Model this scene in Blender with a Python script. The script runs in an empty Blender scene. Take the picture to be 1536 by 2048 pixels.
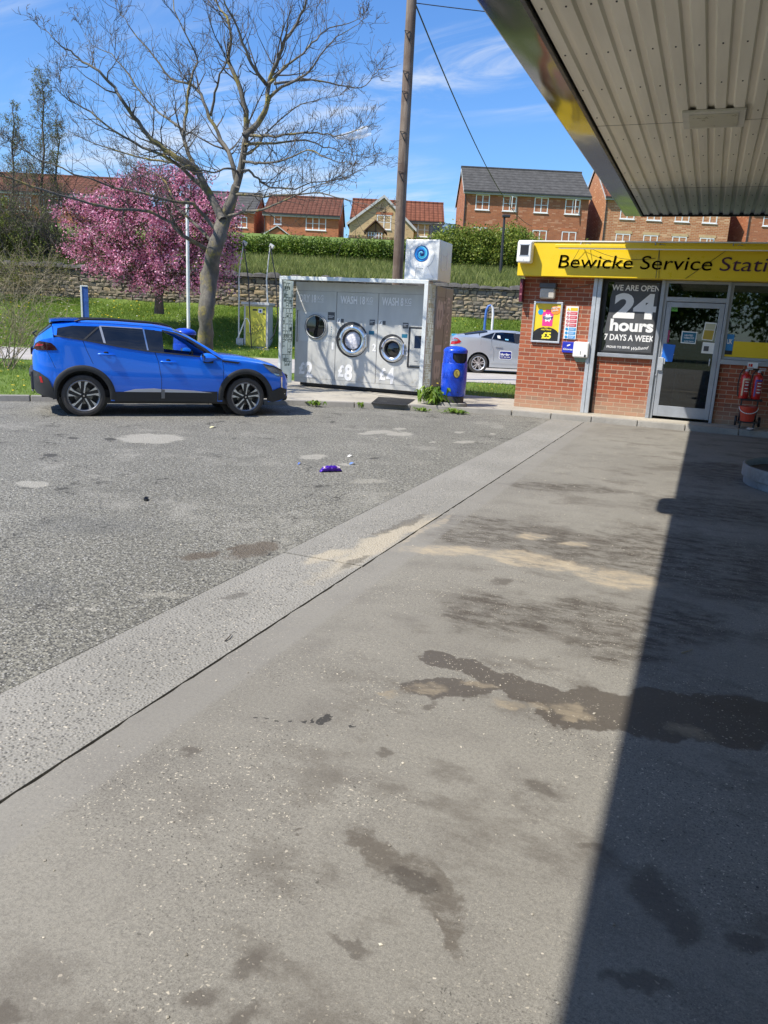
import bpy, bmesh, math, random
import numpy as np
from mathutils import Vector, Matrix
from mathutils.geometry import tessellate_polygon
random.seed(7); rng = np.random.default_rng(7)
S = bpy.context.scene
COL = S.collection
# ---------------------------------------------------------------- camera
FPX = 1540.0; CX, CY = 768.0, 1024.0; EYE = np.array([0.0, 0.0, 1.6])
RW = np.array([[0.92291299, 0.13486972, -0.36061304],
               [0.38187861, -0.20148197, 0.90198323],
               [0.0489932, -0.97016245, -0.23745419]])     # world = RW @ (right, down, forward)
cam = bpy.data.objects.new('camera', bpy.data.cameras.new('camera')); COL.objects.link(cam)
cam.data.sensor_fit = 'VERTICAL'; cam.data.sensor_height = 24.0; cam.data.lens = FPX / 2048 * 24.0
cam.data.clip_start = 0.05; cam.data.clip_end = 3000
M = Matrix.Identity(4)
for i in range(3):
    M[i][0] = RW[i][0]; M[i][1] = -RW[i][1]; M[i][2] = -RW[i][2]; M[i][3] = EYE[i]
cam.matrix_world = M
S.camera = cam
# ---------------------------------------------------------------- light
SUNV = Vector((0.476, 0.62, -1.0)).normalized()            # direction the light travels
world = bpy.data.worlds.new('World'); S.world = world; world.use_nodes = True
sun = bpy.data.objects.new('sun', bpy.data.lights.new('sun', 'SUN')); COL.objects.link(sun)
sun.data.energy = 5.0; sun.data.angle = math.radians(0.53); sun.data.color = (1.0, 0.94, 0.83)
sun.rotation_euler = SUNV.to_track_quat('-Z', 'Y').to_euler()
S.view_settings.view_transform = 'Standard'; S.view_settings.look = 'None'
S.view_settings.exposure = 0.42; S.view_settings.gamma = 1.0
S.cycles.max_bounces = 6; S.cycles.transparent_max_bounces = 16

def sky():
    nt = world.node_tree; N = nt.nodes; L = nt.links; N.clear()
    out = N.new('ShaderNodeOutputWorld'); bg = N.new('ShaderNodeBackground'); bg.inputs[1].default_value = 0.088
    sk = N.new('ShaderNodeTexSky'); sk.sky_type = 'NISHITA'; sk.sun_disc = False
    sk.sun_elevation = math.asin(-SUNV.z); sk.sun_rotation = math.atan2(-SUNV.x, -SUNV.y)
    sk.altitude = 30; sk.air_density = 1.25; sk.dust_density = 0.25; sk.ozone_density = 2.2
    hs = N.new('ShaderNodeHueSaturation'); hs.inputs['Saturation'].default_value = 1.08; hs.inputs['Value'].default_value = 1.0
    L.new(sk.outputs[0], hs.inputs['Color'])
    tc = N.new('ShaderNodeTexCoord')
    sep = N.new('ShaderNodeSeparateXYZ'); L.new(tc.outputs['Generated'], sep.inputs[0])
    mx = N.new('ShaderNodeMath'); mx.operation = 'MAXIMUM'; mx.inputs[1].default_value = 0.0; L.new(sep.outputs[2], mx.inputs[0])
    ad = N.new('ShaderNodeMath'); ad.operation = 'ADD'; ad.inputs[1].default_value = 0.22; L.new(mx.outputs[0], ad.inputs[0])
    dv = N.new('ShaderNodeVectorMath'); dv.operation = 'DIVIDE'; L.new(tc.outputs['Generated'], dv.inputs[0])
    cb = N.new('ShaderNodeCombineXYZ')
    for k in range(3): L.new(ad.outputs[0], cb.inputs[k])
    L.new(cb.outputs[0], dv.inputs[1])
    mp = N.new('ShaderNodeMapping'); mp.inputs['Rotation'].default_value = (0, 0, math.radians(-38)); mp.inputs['Scale'].default_value = (0.8, 2.3, 0.6)
    mp.inputs['Location'].default_value = (3.3, 1.1, 0)
    L.new(dv.outputs[0], mp.inputs[0])
    def noise(sc, det, rg, dist=0.0):
        n = N.new('ShaderNodeTexNoise'); n.inputs['Scale'].default_value = sc; n.inputs['Detail'].default_value = det
        n.inputs['Roughness'].default_value = rg; n.inputs['Distortion'].default_value = dist; L.new(mp.outputs[0], n.inputs['Vector']); return n
    a = noise(2.6, 9, 0.66, 0.7); b = noise(1.05, 4, 0.5, 0.3)
    def ramp(s, lo, hi):
        r = N.new('ShaderNodeMapRange'); r.interpolation_type = 'SMOOTHSTEP'; r.inputs[1].default_value = lo; r.inputs[2].default_value = hi; L.new(s, r.inputs[0]); return r.outputs[0]
    m = N.new('ShaderNodeMath'); m.operation = 'MULTIPLY'; L.new(ramp(a.outputs[0], 0.40, 0.74), m.inputs[0]); L.new(ramp(b.outputs[0], 0.34, 0.60), m.inputs[1])
    m2 = N.new('ShaderNodeMath'); m2.operation = 'MULTIPLY'; m2.inputs[1].default_value = 0.72; L.new(m.outputs[0], m2.inputs[0])
    mix = N.new('ShaderNodeMixRGB'); mix.inputs[2].default_value = (7.4, 7.9, 8.6, 1)
    tn = N.new('ShaderNodeMixRGB'); tn.blend_type = 'MULTIPLY'; tn.inputs[0].default_value = 1.0; tn.inputs[2].default_value = (0.76, 1.10, 1.60, 1); L.new(hs.outputs[0], tn.inputs[1])
    L.new(m2.outputs[0], mix.inputs[0]); L.new(tn.outputs[0], mix.inputs[1])
    L.new(mix.outputs[0], bg.inputs[0]); L.new(bg.outputs[0], out.inputs[0])
sky()

# ---------------------------------------------------------------- helpers
def ray(px, py):
    return RW @ np.array([px - CX, py - CY, FPX])
AZ = math.atan2(0.36061304, 0.90198323)                     # heading of the view, left of +Y
RT = np.array([math.cos(AZ), math.sin(AZ), 0.0]); FH = np.array([-math.sin(AZ), math.cos(AZ), 0.0])
def V(px, py, D):                                           # point of the photo at level distance D
    v = ray(px, py); return EYE + v * (D / (v @ FH))
def G(px, py, z=0.0):
    v = ray(px, py); return EYE + v * ((z - EYE[2]) / v[2])
def F(px, py, y=15.6):
    v = ray(px, py); p = EYE + v * (y / v[1]); return (float(p[0]), float(p[2]))
def B(u, v, z=0.0):                                         # coordinates of the street behind -> world
    p = RT * u + FH * v; return (float(p[0]), float(p[1]), float(z))
def Bm(u, v, z=0.0): return Matrix.Translation(B(u, v, z)) @ Matrix.Rotation(AZ, 4, 'Z')

MATS = {}
class NT:
    def __init__(s, name):
        m = bpy.data.materials.new(name); m.use_nodes = True; s.m = m; s.t = m.node_tree; s.N = s.t.nodes; s.L = s.t.links
        s.N.clear(); s.out = s.N.new('ShaderNodeOutputMaterial'); s.p = s.N.new('ShaderNodeBsdfPrincipled'); s.L.new(s.p.outputs[0], s.out.inputs[0])
        s.tc = s.N.new('ShaderNodeTexCoord'); s.obj = s.tc.outputs['Object']; MATS[name] = m
    def set(s, k, v):
        if hasattr(v, 'links') or isinstance(v, bpy.types.NodeSocket): s.L.new(v, s.p.inputs[k])
        else:
            if k == 'Base Color' and len(v) == 3: v = (*v, 1)
            s.p.inputs[k].default_value = v
        return s
    def _in(s, sock, v):
        if isinstance(v, bpy.types.NodeSocket): s.L.new(v, sock)
        elif v is not None:
            if sock.type == 'RGBA' and not isinstance(v, (int, float)) and len(v) == 3: v = (*v, 1)
            sock.default_value = v
    def map(s, vec=None, loc=(0, 0, 0), rot=(0, 0, 0), sc=(1, 1, 1)):
        n = s.N.new('ShaderNodeMapping'); s.L.new(vec or s.obj, n.inputs[0])
        n.inputs[1].default_value = loc; n.inputs[2].default_value = rot; n.inputs[3].default_value = sc; return n.outputs[0]
    def noise(s, sc, det=3, rg=.5, vec=None, dist=0, col=False):
        n = s.N.new('ShaderNodeTexNoise'); s.L.new(vec or s.obj, n.inputs['Vector']); n.inputs['Scale'].default_value = sc
        n.inputs['Detail'].default_value = det; n.inputs['Roughness'].default_value = rg; n.inputs['Distortion'].default_value = dist
        return n.outputs[1 if col else 0]
    def voro(s, sc, vec=None, feat='F1', out=0):
        n = s.N.new('ShaderNodeTexVoronoi'); s.L.new(vec or s.obj, n.inputs['Vector']); n.inputs['Scale'].default_value = sc; n.feature = feat; return n.outputs[out]
    def math(s, op, a, b=0.0, clamp=False):
        n = s.N.new('ShaderNodeMath'); n.operation = op; n.use_clamp = clamp; s._in(n.inputs[0], a); s._in(n.inputs[1], b); return n.outputs[0]
    def step(s, x, lo, hi, a=0.0, b=1.0):
        n = s.N.new('ShaderNodeMapRange'); n.interpolation_type = 'SMOOTHSTEP'; s._in(n.inputs[0], x)
        for k, v in zip((1, 2, 3, 4), (lo, hi, a, b)): n.inputs[k].default_value = v
        return n.outputs[0]
    def mix(s, f, a, b, mode='MIX'):
        n = s.N.new('ShaderNodeMixRGB'); n.blend_type = mode; s._in(n.inputs[0], f); s._in(n.inputs[1], a); s._in(n.inputs[2], b); return n.outputs[0]
    def sepxyz(s, v):
        n = s.N.new('ShaderNodeSeparateXYZ'); s.L.new(v, n.inputs[0]); return n.outputs
    def comb(s, x, y, z):
        n = s.N.new('ShaderNodeCombineXYZ'); [s._in(n.inputs[i], v) for i, v in enumerate((x, y, z))]; return n.outputs[0]
    def bump(s, h, st=.3, d=.01):
        n = s.N.new('ShaderNodeBump'); n.inputs['Strength'].default_value = st; n.inputs['Distance'].default_value = d
        s.L.new(h, n.inputs['Height']); s.L.new(n.outputs[0], s.p.inputs['Normal']); return s
    def island(s):
        return s.N.new('ShaderNodeNewGeometry').outputs['Random Per Island']

def pm(name, c, rough=.5, metal=0.0, var=.12, sc=6.0, bump=0.0, bs=60.0, bd=.004, coat=0.0, rv=.1, stretch=(1, 1, 1), spec=.5):
    if name in MATS: return MATS[name]
    n = NT(name); v = n.map(sc=stretch)
    a = n.noise(sc, 5, .6, v); b = n.noise(sc * 7.3, 3, .6, v)
    f = n.math('ADD', n.math('MULTIPLY', a, .65), n.math('MULTIPLY', b, .35))
    k = n.step(f, .3, .7)
    lo = tuple(x * (1 - var) for x in c); hi = tuple(min(1, x * (1 + var)) for x in c)
    n.set('Base Color', n.mix(k, lo, hi)); n.set('Metallic', metal)
    n.set('Roughness', n.step(f, .3, .7, max(.02, rough - rv), min(1, rough + rv)))
    n.set('Specular IOR Level', spec)
    if coat: n.set('Coat Weight', coat); n.set('Coat Roughness', .04)
    if bump: n.bump(n.noise(bs, 4, .6), bump, bd)
    return n.m

class MB:
    def __init__(s): s.v = []; s.f = []; s.m = []; s.mi = 0; s.marks = []
    def mark(s): s.marks.append((len(s.v), len(s.f))); return s
    def add(s, vs, fs):
        o = len(s.v); s.v.extend([tuple(map(float, p)) for p in vs]); s.f.extend([tuple(o + i for i in f) for f in fs]); s.m.extend([s.mi] * len(fs)); return s
    def box(s, x0, x1, y0, y1, z0, z1, T=None):
        vs = [(x, y, z) for z in (z0, z1) for y in (y0, y1) for x in (x0, x1)]
        if T is not None: vs = [T @ Vector(p) for p in vs]
        return s.add(vs, [(0, 2, 3, 1), (4, 5, 7, 6), (0, 1, 5, 4), (2, 6, 7, 3), (0, 4, 6, 2), (1, 3, 7, 5)])
    def tube(s, pts, rs, n=8, cap=True, up=None):
        P = [Vector(p) for p in pts]
        if isinstance(rs, (int, float)): rs = [rs] * len(P)
        vs = []; fs = []; prev = None
        for i, p in enumerate(P):
            d = (P[min(i + 1, len(P) - 1)] - P[max(i - 1, 0)]); d = d.normalized() if d.length > 1e-9 else Vector((0, 0, 1))
            if prev is None:
                a = Vector((0, 0, 1)) if abs(d.z) < .9 else Vector((1, 0, 0)); x = d.cross(a).normalized()
            else:
                x = prev - d * prev.dot(d); x = x.normalized() if x.length > 1e-6 else d.orthogonal().normalized()
            prev = x; y = d.cross(x)
            for k in range(n):
                t = 2 * math.pi * k / n; vs.append(p + (x * math.cos(t) + y * math.sin(t)) * rs[i])
        for i in range(len(P) - 1):
            for k in range(n):
                a = i * n + k; b = i * n + (k + 1) % n; fs.append((a, b, b + n, a + n))
        if cap: fs.append(tuple(range(n - 1, -1, -1))); fs.append(tuple(range((len(P) - 1) * n, len(P) * n)))
        return s.add(vs, fs)
    def lathe(s, prof, n=24, T=None, a0=0, a1=2 * math.pi):     # prof (r, h) round local Z
        T = T or Matrix.Identity(4); vs = []; fs = []; full = abs(a1 - a0 - 2 * math.pi) < 1e-6; m = n if full else n + 1
        for r, h in prof:
            for k in range(m):
                t = a0 + (a1 - a0) * k / n; vs.append(T @ Vector((r * math.cos(t), r * math.sin(t), h)))
        for i in range(len(prof) - 1):
            for k in range(n):
                a = i * m + k; b = i * m + (k + 1) % m; fs.append((a, b, b + m, a + m))
        return s.add(vs, fs)
    def poly(s, pts, depth, O=(0, 0, 0), X=(1, 0, 0), Y=(0, 0, 1), holes=()):   # 2-D outline extruded along X x Y by depth
        O = Vector(O); X = Vector(X); Y = Vector(Y); Z = X.cross(Y).normalized()
        loops = [list(pts)] + [list(h) for h in holes]
        flat = [p for l in loops for p in l]
        tri = tessellate_polygon([[Vector((p[0], p[1], 0)) for p in l] for l in loops])
        n = len(flat); vs = [O + X * p[0] + Y * p[1] for p in flat] + [O + X * p[0] + Y * p[1] + Z * depth for p in flat]
        fs = []
        for t in tri:
            a, b, c = [Vector(flat[i]) for i in t]
            ccw = (b - a).cross(c - a) > 0
            t = tuple(t) if ccw else tuple(reversed(t))
            fs.append(tuple(n + i for i in t)); fs.append(tuple(reversed(t)))
        o = 0
        for l in loops:
            m = len(l)
            for i in range(m): fs.append((o + i, o + (i + 1) % m, n + o + (i + 1) % m, n + o + i))
            o += m
        return s.add(vs, fs)
    def grid(s, rows):                                        # rows of equal length
        n = len(rows[0]); vs = [p for r in rows for p in r]
        return s.add(vs, [(i * n + j, i * n + j + 1, (i + 1) * n + j + 1, (i + 1) * n + j) for i in range(len(rows) - 1) for j in range(n - 1)])
    def T(s, M):
        s.v = [tuple(M @ Vector(p)) for p in s.v]; return s

MWD = {}
def link(o, parent=None):
    COL.objects.link(o)
    if parent is not None: o.parent = parent
    return o
def obj(name, mb, mat, parent=None, bevel=0, smooth=None, label=None, local=False, seg=2):
    if len(mb.marks) > 1:                                     # one object per marked piece
        mk = mb.marks + [(len(mb.v), len(mb.f))]; first = None
        for (v0, f0), (v1, f1) in zip(mk[:-1], mk[1:]):
            if f1 == f0: continue
            q = MB(); q.v = mb.v[v0:v1]; q.f = [tuple(i - v0 for i in f) for f in mb.f[f0:f1]]; q.m = mb.m[f0:f1]
            o = obj(name, q, mat, parent, bevel, smooth, label, local, seg); first = first or o
        return first
    me = bpy.data.meshes.new(name); v = mb.v
    if parent is not None and not local and parent.name in MWD:
        inv = MWD[parent.name].inverted(); v = [tuple(inv @ Vector(p)) for p in v]
    me.from_pydata(v, [], mb.f); me.update()
    for m in (mat if isinstance(mat, (list, tuple)) else [mat]): me.materials.append(m)
    if isinstance(mat, (list, tuple)) and len(mat) > 1: me.polygons.foreach_set('material_index', mb.m)
    if smooth is not None:
        me.polygons.foreach_set('use_smooth', [True] * len(me.polygons)); me.set_sharp_from_angle(angle=math.radians(smooth))
    o = bpy.data.objects.new(name, me); link(o, parent)
    if parent is not None and parent.name in MWD: MWD[o.name] = MWD[parent.name]
    if bevel:
        b = o.modifiers.new('bevel', 'BEVEL'); b.width = bevel; b.segments = seg; b.limit_method = 'ANGLE'; b.angle_limit = math.radians(40); b.harden_normals = False
    if label: o['label'] = label
    return o
def tag(o, label, cat, group=None):
    o['label'] = label; o['category'] = cat
    if group: o['group'] = group
    return o
def thing(name, label, cat, loc=(0, 0, 0), rotz=0.0, group=None, scale=1.0):
    o = bpy.data.objects.new(name, None); COL.objects.link(o); o.empty_display_size = .2
    o.location = tuple(map(float, loc)); o.rotation_euler = (0, 0, rotz); o.scale = (scale,) * 3
    MWD[o.name] = Matrix.Translation(Vector(o.location)) @ Matrix.Rotation(rotz, 4, 'Z') @ Matrix.Scale(scale, 4)
    return tag(o, label, cat, group)
def struct(name, mb, mat, **k):
    o = obj(name, mb, mat, **k); o['kind'] = 'structure'; return o
def stuff(name, mb, mat, label, cat, **k):
    o = obj(name, mb, mat, **k); o['kind'] = 'stuff'; return tag(o, label, cat)
def dup(root, loc, rotz=None, label=None):
    def cp(o, par):
        c = o.copy(); COL.objects.link(c)
        if par is not None: c.parent = par
        for ch in [q for q in bpy.data.objects if q.parent == o]: cp(ch, c)
        return c
    r = cp(root, None); r.location = tuple(map(float, loc))
    if rotz is not None: r.rotation_euler = (0, 0, rotz)
    if label: r['label'] = label
    return r
def npobj(name, verts, faces, mat, parent=None):             # big numpy meshes: faces (n,k)
    me = bpy.data.meshes.new(name); v = np.asarray(verts, dtype=np.float32); f = np.asarray(faces, dtype=np.int32); k = f.shape[1]
    if parent is not None and parent.name in MWD:
        inv = np.array(MWD[parent.name].inverted()); v = v @ inv[:3, :3].T + inv[:3, 3]
    me.vertices.add(len(v)); me.vertices.foreach_set('co', v.astype(np.float32).ravel())
    me.loops.add(f.size); me.loops.foreach_set('vertex_index', f.ravel())
    me.polygons.add(len(f)); me.polygons.foreach_set('loop_start', np.arange(0, f.size, k, dtype=np.int32))
    me.update(calc_edges=True); me.validate()
    me.materials.append(mat)
    return link(bpy.data.objects.new(name, me), parent)

def text_mb(s, size, O, X=(1, 0, 0), Y=(0, 0, 1), depth=.004, bold=0.0, sx=1.0, shear=0.0, align='LEFT', width=None, mb=None, space=1.0):
    c = bpy.data.curves.new('t', 'FONT'); c.body = s; c.size = 1.0; c.extrude = 0.0; c.offset = bold; c.shear = shear; c.align_x = 'LEFT'; c.resolution_u = 4; c.space_character = space
    o = bpy.data.objects.new('t', c); COL.objects.link(o)
    me = bpy.data.meshes.new_from_object(o.evaluated_get(bpy.context.evaluated_depsgraph_get()))
    bpy.data.objects.remove(o); bpy.data.curves.remove(c)
    bm = bmesh.new(); bm.from_mesh(me); bmesh.ops.remove_doubles(bm, verts=bm.verts, dist=1e-5)
    r = bmesh.ops.extrude_face_region(bm, geom=bm.faces[:])
    for v in [e for e in r['geom'] if isinstance(e, bmesh.types.BMVert)]: v.co.z = 1.0
    bm.verts.ensure_lookup_table(); bm.faces.ensure_lookup_table()
    xs = [v.co.x for v in bm.verts] or [0]; x0, x1 = min(xs), max(xs)
    k = size / .729                                           # size = cap height
    if width: sx = width / ((x1 - x0) * k)
    off = {'LEFT': x0, 'CENTER': (x0 + x1) / 2, 'RIGHT': x1}[align]
    O = Vector(O); X = Vector(X).normalized(); Y = Vector(Y).normalized(); Z = X.cross(Y)
    for v in bm.verts: v.index = v.index
    bm.verts.index_update()
    vs = [O + X * ((v.co.x - off) * k * sx) + Y * (v.co.y * k) + Z * (v.co.z * depth) for v in bm.verts]
    fs = [tuple(v.index for v in f.verts) for f in bm.faces]
    mb = mb or MB(); mb.mark(); mb.add(vs, fs); bm.free(); bpy.data.meshes.remove(me); return mb

def quads_cloud(centres, size, asp=1.0, up=0.0, jit=.35):    # one small bent leaf quad per centre
    n = len(centres); a = rng.normal(size=(n, 3)); a[:, 2] += up; a /= np.linalg.norm(a, axis=1)[:, None]
    b = rng.normal(size=(n, 3)); b -= a * np.sum(a * b, axis=1)[:, None]; b /= np.linalg.norm(b, axis=1)[:, None]
    sz = size * (1 + jit * rng.uniform(-1, 1, (n, 1)))
    c = np.asarray(centres); x = a * sz * asp; y = b * sz
    v = np.stack([c - x, c + y * .55, c + x, c - y * .55], axis=1).reshape(-1, 3)
    return v, np.arange(4 * n).reshape(-1, 4)
# ================================================================ ground
def ellipses(n, pos, L):
    f = None
    for (px, py, rx, ry, sl) in L:                            # centre, half sizes and slope, read off the photo, laid on the ground
        c = G(px, py)[:2]; a = G(px + rx, py + rx * sl)[:2] - c; b = G(px, py - ry)[:2] - c
        inv = np.linalg.inv(np.array([a, b]).T)
        d = n.N.new('ShaderNodeVectorMath'); d.operation = 'SUBTRACT'; n.L.new(pos, d.inputs[0]); d.inputs[1].default_value = (c[0], c[1], 0)
        us = []
        for r in inv:
            q = n.N.new('ShaderNodeVectorMath'); q.operation = 'DOT_PRODUCT'; n.L.new(d.outputs[0], q.inputs[0]); q.inputs[1].default_value = (r[0], r[1], 0); us.append(q.outputs['Value'])
        l = n.N.new('ShaderNodeVectorMath'); l.operation = 'LENGTH'; n.L.new(n.comb(us[0], us[1], 0.0), l.inputs[0])
        g = n.math('SUBTRACT', 1.0, l.outputs['Value']); f = g if f is None else n.math('MAXIMUM', f, g)
    return f

def warp(n, a=.26, b=.11, c=.05):                            # ragged outlines: push the lookup position about
    p = n.map(sc=(1, 1, 0)); out = n.obj
    for sc, k in ((2.2, a), (9, b), (34, c)):
        col = n.noise(sc, 3, .6, p, 0, True); s = n.N.new('ShaderNodeVectorMath'); s.operation = 'SUBTRACT'; n.L.new(col, s.inputs[0]); s.inputs[1].default_value = (.5, .5, .5)
        m = n.N.new('ShaderNodeVectorMath'); m.operation = 'SCALE'; n.L.new(s.outputs[0], m.inputs[0]); m.inputs['Scale'].default_value = k
        q = n.N.new('ShaderNodeVectorMath'); q.operation = 'ADD'; n.L.new(out, q.inputs[0]); n.L.new(m.outputs[0], q.inputs[1]); out = q.outputs[0]
    return out
def flat_noise(n, sc, det=4, rg=.55, dist=0):                 # noise on the level plane
    return n.noise(sc, det, rg, n.map(sc=(1, 1, 0)), dist)

def mat_forecourt():
    n = NT('forecourt concrete'); p = n.map(sc=(1, 1, 0))
    big = n.noise(.55, 5, .6, p); mid = n.noise(3.2, 5, .65, p); fine = n.noise(60, 4, .7, p); grain = n.noise(260, 2, .7, p)
    c = n.mix(n.step(big, .3, .7), (.200, .188, .163), (.266, .252, .219))
    c = n.mix(n.math('MULTIPLY', n.step(mid, .46, .72), .55), c, (.15, .138, .122))
    c = n.mix(n.math('MULTIPLY', n.step(fine, .42, .66), .45), c, (.115, .108, .095))
    c = n.mix(n.math('MULTIPLY', n.step(grain, .52, .72), .55), c, (.31, .295, .265)); c = n.mix(n.math('MULTIPLY', n.step(grain, .48, .34), .5), c, (.10, .094, .084))
    worn = n.step(n.noise(1.3, 5, .65, n.map(loc=(7, 3, 0), sc=(1, 1, 0))), .42, .6, .12, 1.0)
    # exposed pale and dark stones
    g3 = n.noise(125, 3, .75, p); c = n.mix(n.math('MULTIPLY', n.step(g3, .50, .66), .38), c, (.34, .32, .28)); c = n.mix(n.math('MULTIPLY', n.math('MULTIPLY', n.step(g3, .47, .36), worn), .62), c, (.085, .078, .068))
    wp = warp(n, 0, .05, .03); wp = n.map(wp, sc=(1, 1, 0))
    vd = n.voro(105, wp); sx = n.sepxyz(n.voro(105, wp, out=1))
    sd = n.math('MULTIPLY', n.step(vd, .40, .24), n.step(sx[1], .80, .90)); c = n.mix(n.math('MULTIPLY', sd, n.math('MULTIPLY', worn, .9)), c, (.06, .056, .05))
    vd2 = n.voro(38, wp); vc2 = n.sepxyz(n.voro(38, wp, out=1)); sp = n.math('MULTIPLY', n.step(vd2, .17, .09), n.step(vc2[0], .90, .94)); c = n.mix(n.math('MULTIPLY', sp, .75), c, (.62, .56, .46))
    pos = warp(n)
    # smudges and old oil
    n1 = n.noise(1.5, 6, .7, n.map(loc=(4, 2, 0), rot=(0, 0, .35), sc=(1, 1.5, 0)))
    ys = n.sepxyz(n.obj)[1]; xs = n.sepxyz(n.obj)[0]
    far = n.math('MULTIPLY', n.step(n1, .5, .64), n.math('MULTIPLY', n.step(xs, -1.9, -.9), .62)); c = n.mix(far, c, (.105, .092, .077))
    wob = n.noise(7, 6, .7, p); wob2 = n.noise(5, 8, .78, n.map(sc=(1, 2.2, 0)))
    def stain(L, lo, hi, col, st, amp=.55, hole=0.0):
        nonlocal c
        f = n.math('ADD', ellipses(n, pos, L), n.math('MULTIPLY', n.math('SUBTRACT', wob, .5), amp))
        m = n.step(f, lo, hi)
        if hole: m = n.math('MULTIPLY', m, n.step(wob2, .47 - hole, .70 - hole, 1.0, .12))
        c = n.mix(n.math('MULTIPLY', m, st), c, col); return m
    broad = [(1110, 1085, 230, 34, .12), (1330, 1110, 200, 60, .1), (1480, 1140, 160, 60, .1), (960, 1048, 120, 16, .1), (1420, 1020, 170, 26, .1), (1480, 950, 120, 22, .05), (1180, 1230, 120, 40, .1), (1340, 1250, 130, 50, .1), (1440, 935, 110, 10, .05), (1000, 1230, 140, 50, .1), (930, 1075, 90, 22, .1), (1240, 1290, 130, 40, .15), (1120, 975, 140, 10, .05)]
    m1 = stain(broad, -.12, .42, (.066, .055, .044), .92, 1.0, .10)
    sand = [(890, 1102, 120, 13, .03), (1080, 1122, 150, 16, .14), (1240, 1158, 110, 20, .16), (850, 1060, 60, 9, -.5), (1060, 1075, 40, 8, 0), (1150, 1090, 40, 6, 0)]
    stain(sand, .0, .45, (.42, .35, .25), .8, .85, .06)
    wet = [(880, 1322, 52, 22, .25), (955, 1348, 70, 28, .45), (1060, 1385, 120, 32, .25), (1190, 1420, 130, 46, .12), (1330, 1430, 130, 56, .12), (1460, 1440, 150, 60, .1), (890, 1382, 100, 22, 0), (1130, 1440, 80, 20, .1)]
    mw = stain(wet, .10, .20, (.074, .061, .048), .82, .5, .0)
    stain([(860, 1385, 66, 13, 0), (1150, 1428, 70, 16, .2), (1010, 1412, 50, 10, .2), (1160, 1443, 26, 8, 0), (1380, 1470, 70, 14, .3), (780, 1392, 26, 7, -.1), (940, 1372, 40, 8, .2), (1070, 1420, 40, 10, .2)], .05, .55, (.27, .225, .16), .75, 1.1, .06)
    wet2 = [(720, 1672, 50, 26, .2), (790, 1720, 80, 46, .6), (865, 1770, 62, 60, .9), (905, 1830, 42, 60, 1.2)]
    stain(wet2, .04, .42, (.090, .076, .061), .80, .6, .03)
    stain([(815, 1750, 55, 20, .2)], .0, .4, (.055, .047, .039), .6, .7)
    stain([(645, 1441, 22, 8, -.05), (612, 1442, 5, 3, 0), (596, 1444, 4, 2.5, 0), (580, 1441, 4, 2, 0), (560, 1442, 4, 2, 0), (540, 1443, 3, 2, 0), (517, 1444, 3, 2, 0), (709, 1458, 7, 3, 0)], .04, .1, (.035, .033, .032), .9, .25)
    stain([(525, 1905, 60, 30, -.3), (395, 1975, 70, 30, -.3), (470, 2030, 90, 40, -.4), (600, 1668, 18, 5, 0), (365, 1514, 28, 9, 0), (760, 1508, 24, 8, 0), (1085, 1578, 36, 16, .4), (1320, 1790, 80, 60, .3), (1360, 1850, 60, 50, 0), (1180, 1700, 30, 12, 0), (40, 2010, 60, 24, 0), (720, 1895, 50, 20, .3), (1000, 1165, 30, 10, 0), (870, 1410, 20, 8, 0), (1500, 1870, 60, 30, 0), (1290, 2000, 80, 30, .2)], .0, .6, (.088, .076, .064), .7, .9)
    st = n.math('MULTIPLY', n.step(vd, .40, .2), n.step(sx[0], .80, .90)); c = n.mix(n.math('MULTIPLY', st, worn), c, (.52, .47, .38))
    # trowelled border along the joint
    bd = n.math('MULTIPLY', n.step(xs, -1.72, -1.76), .4); c = n.mix(bd, c, (.245, .235, .217))
    n.set('Base Color', c); n.set('Roughness', n.mix(mw, (.86,) * 3, (.58,) * 3)); n.set('Specular IOR Level', .35)
    n.bump(n.math('ADD', n.math('MULTIPLY', fine, .4), n.math('MULTIPLY', grain, .5)), .32, .003); return n.m

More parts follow.
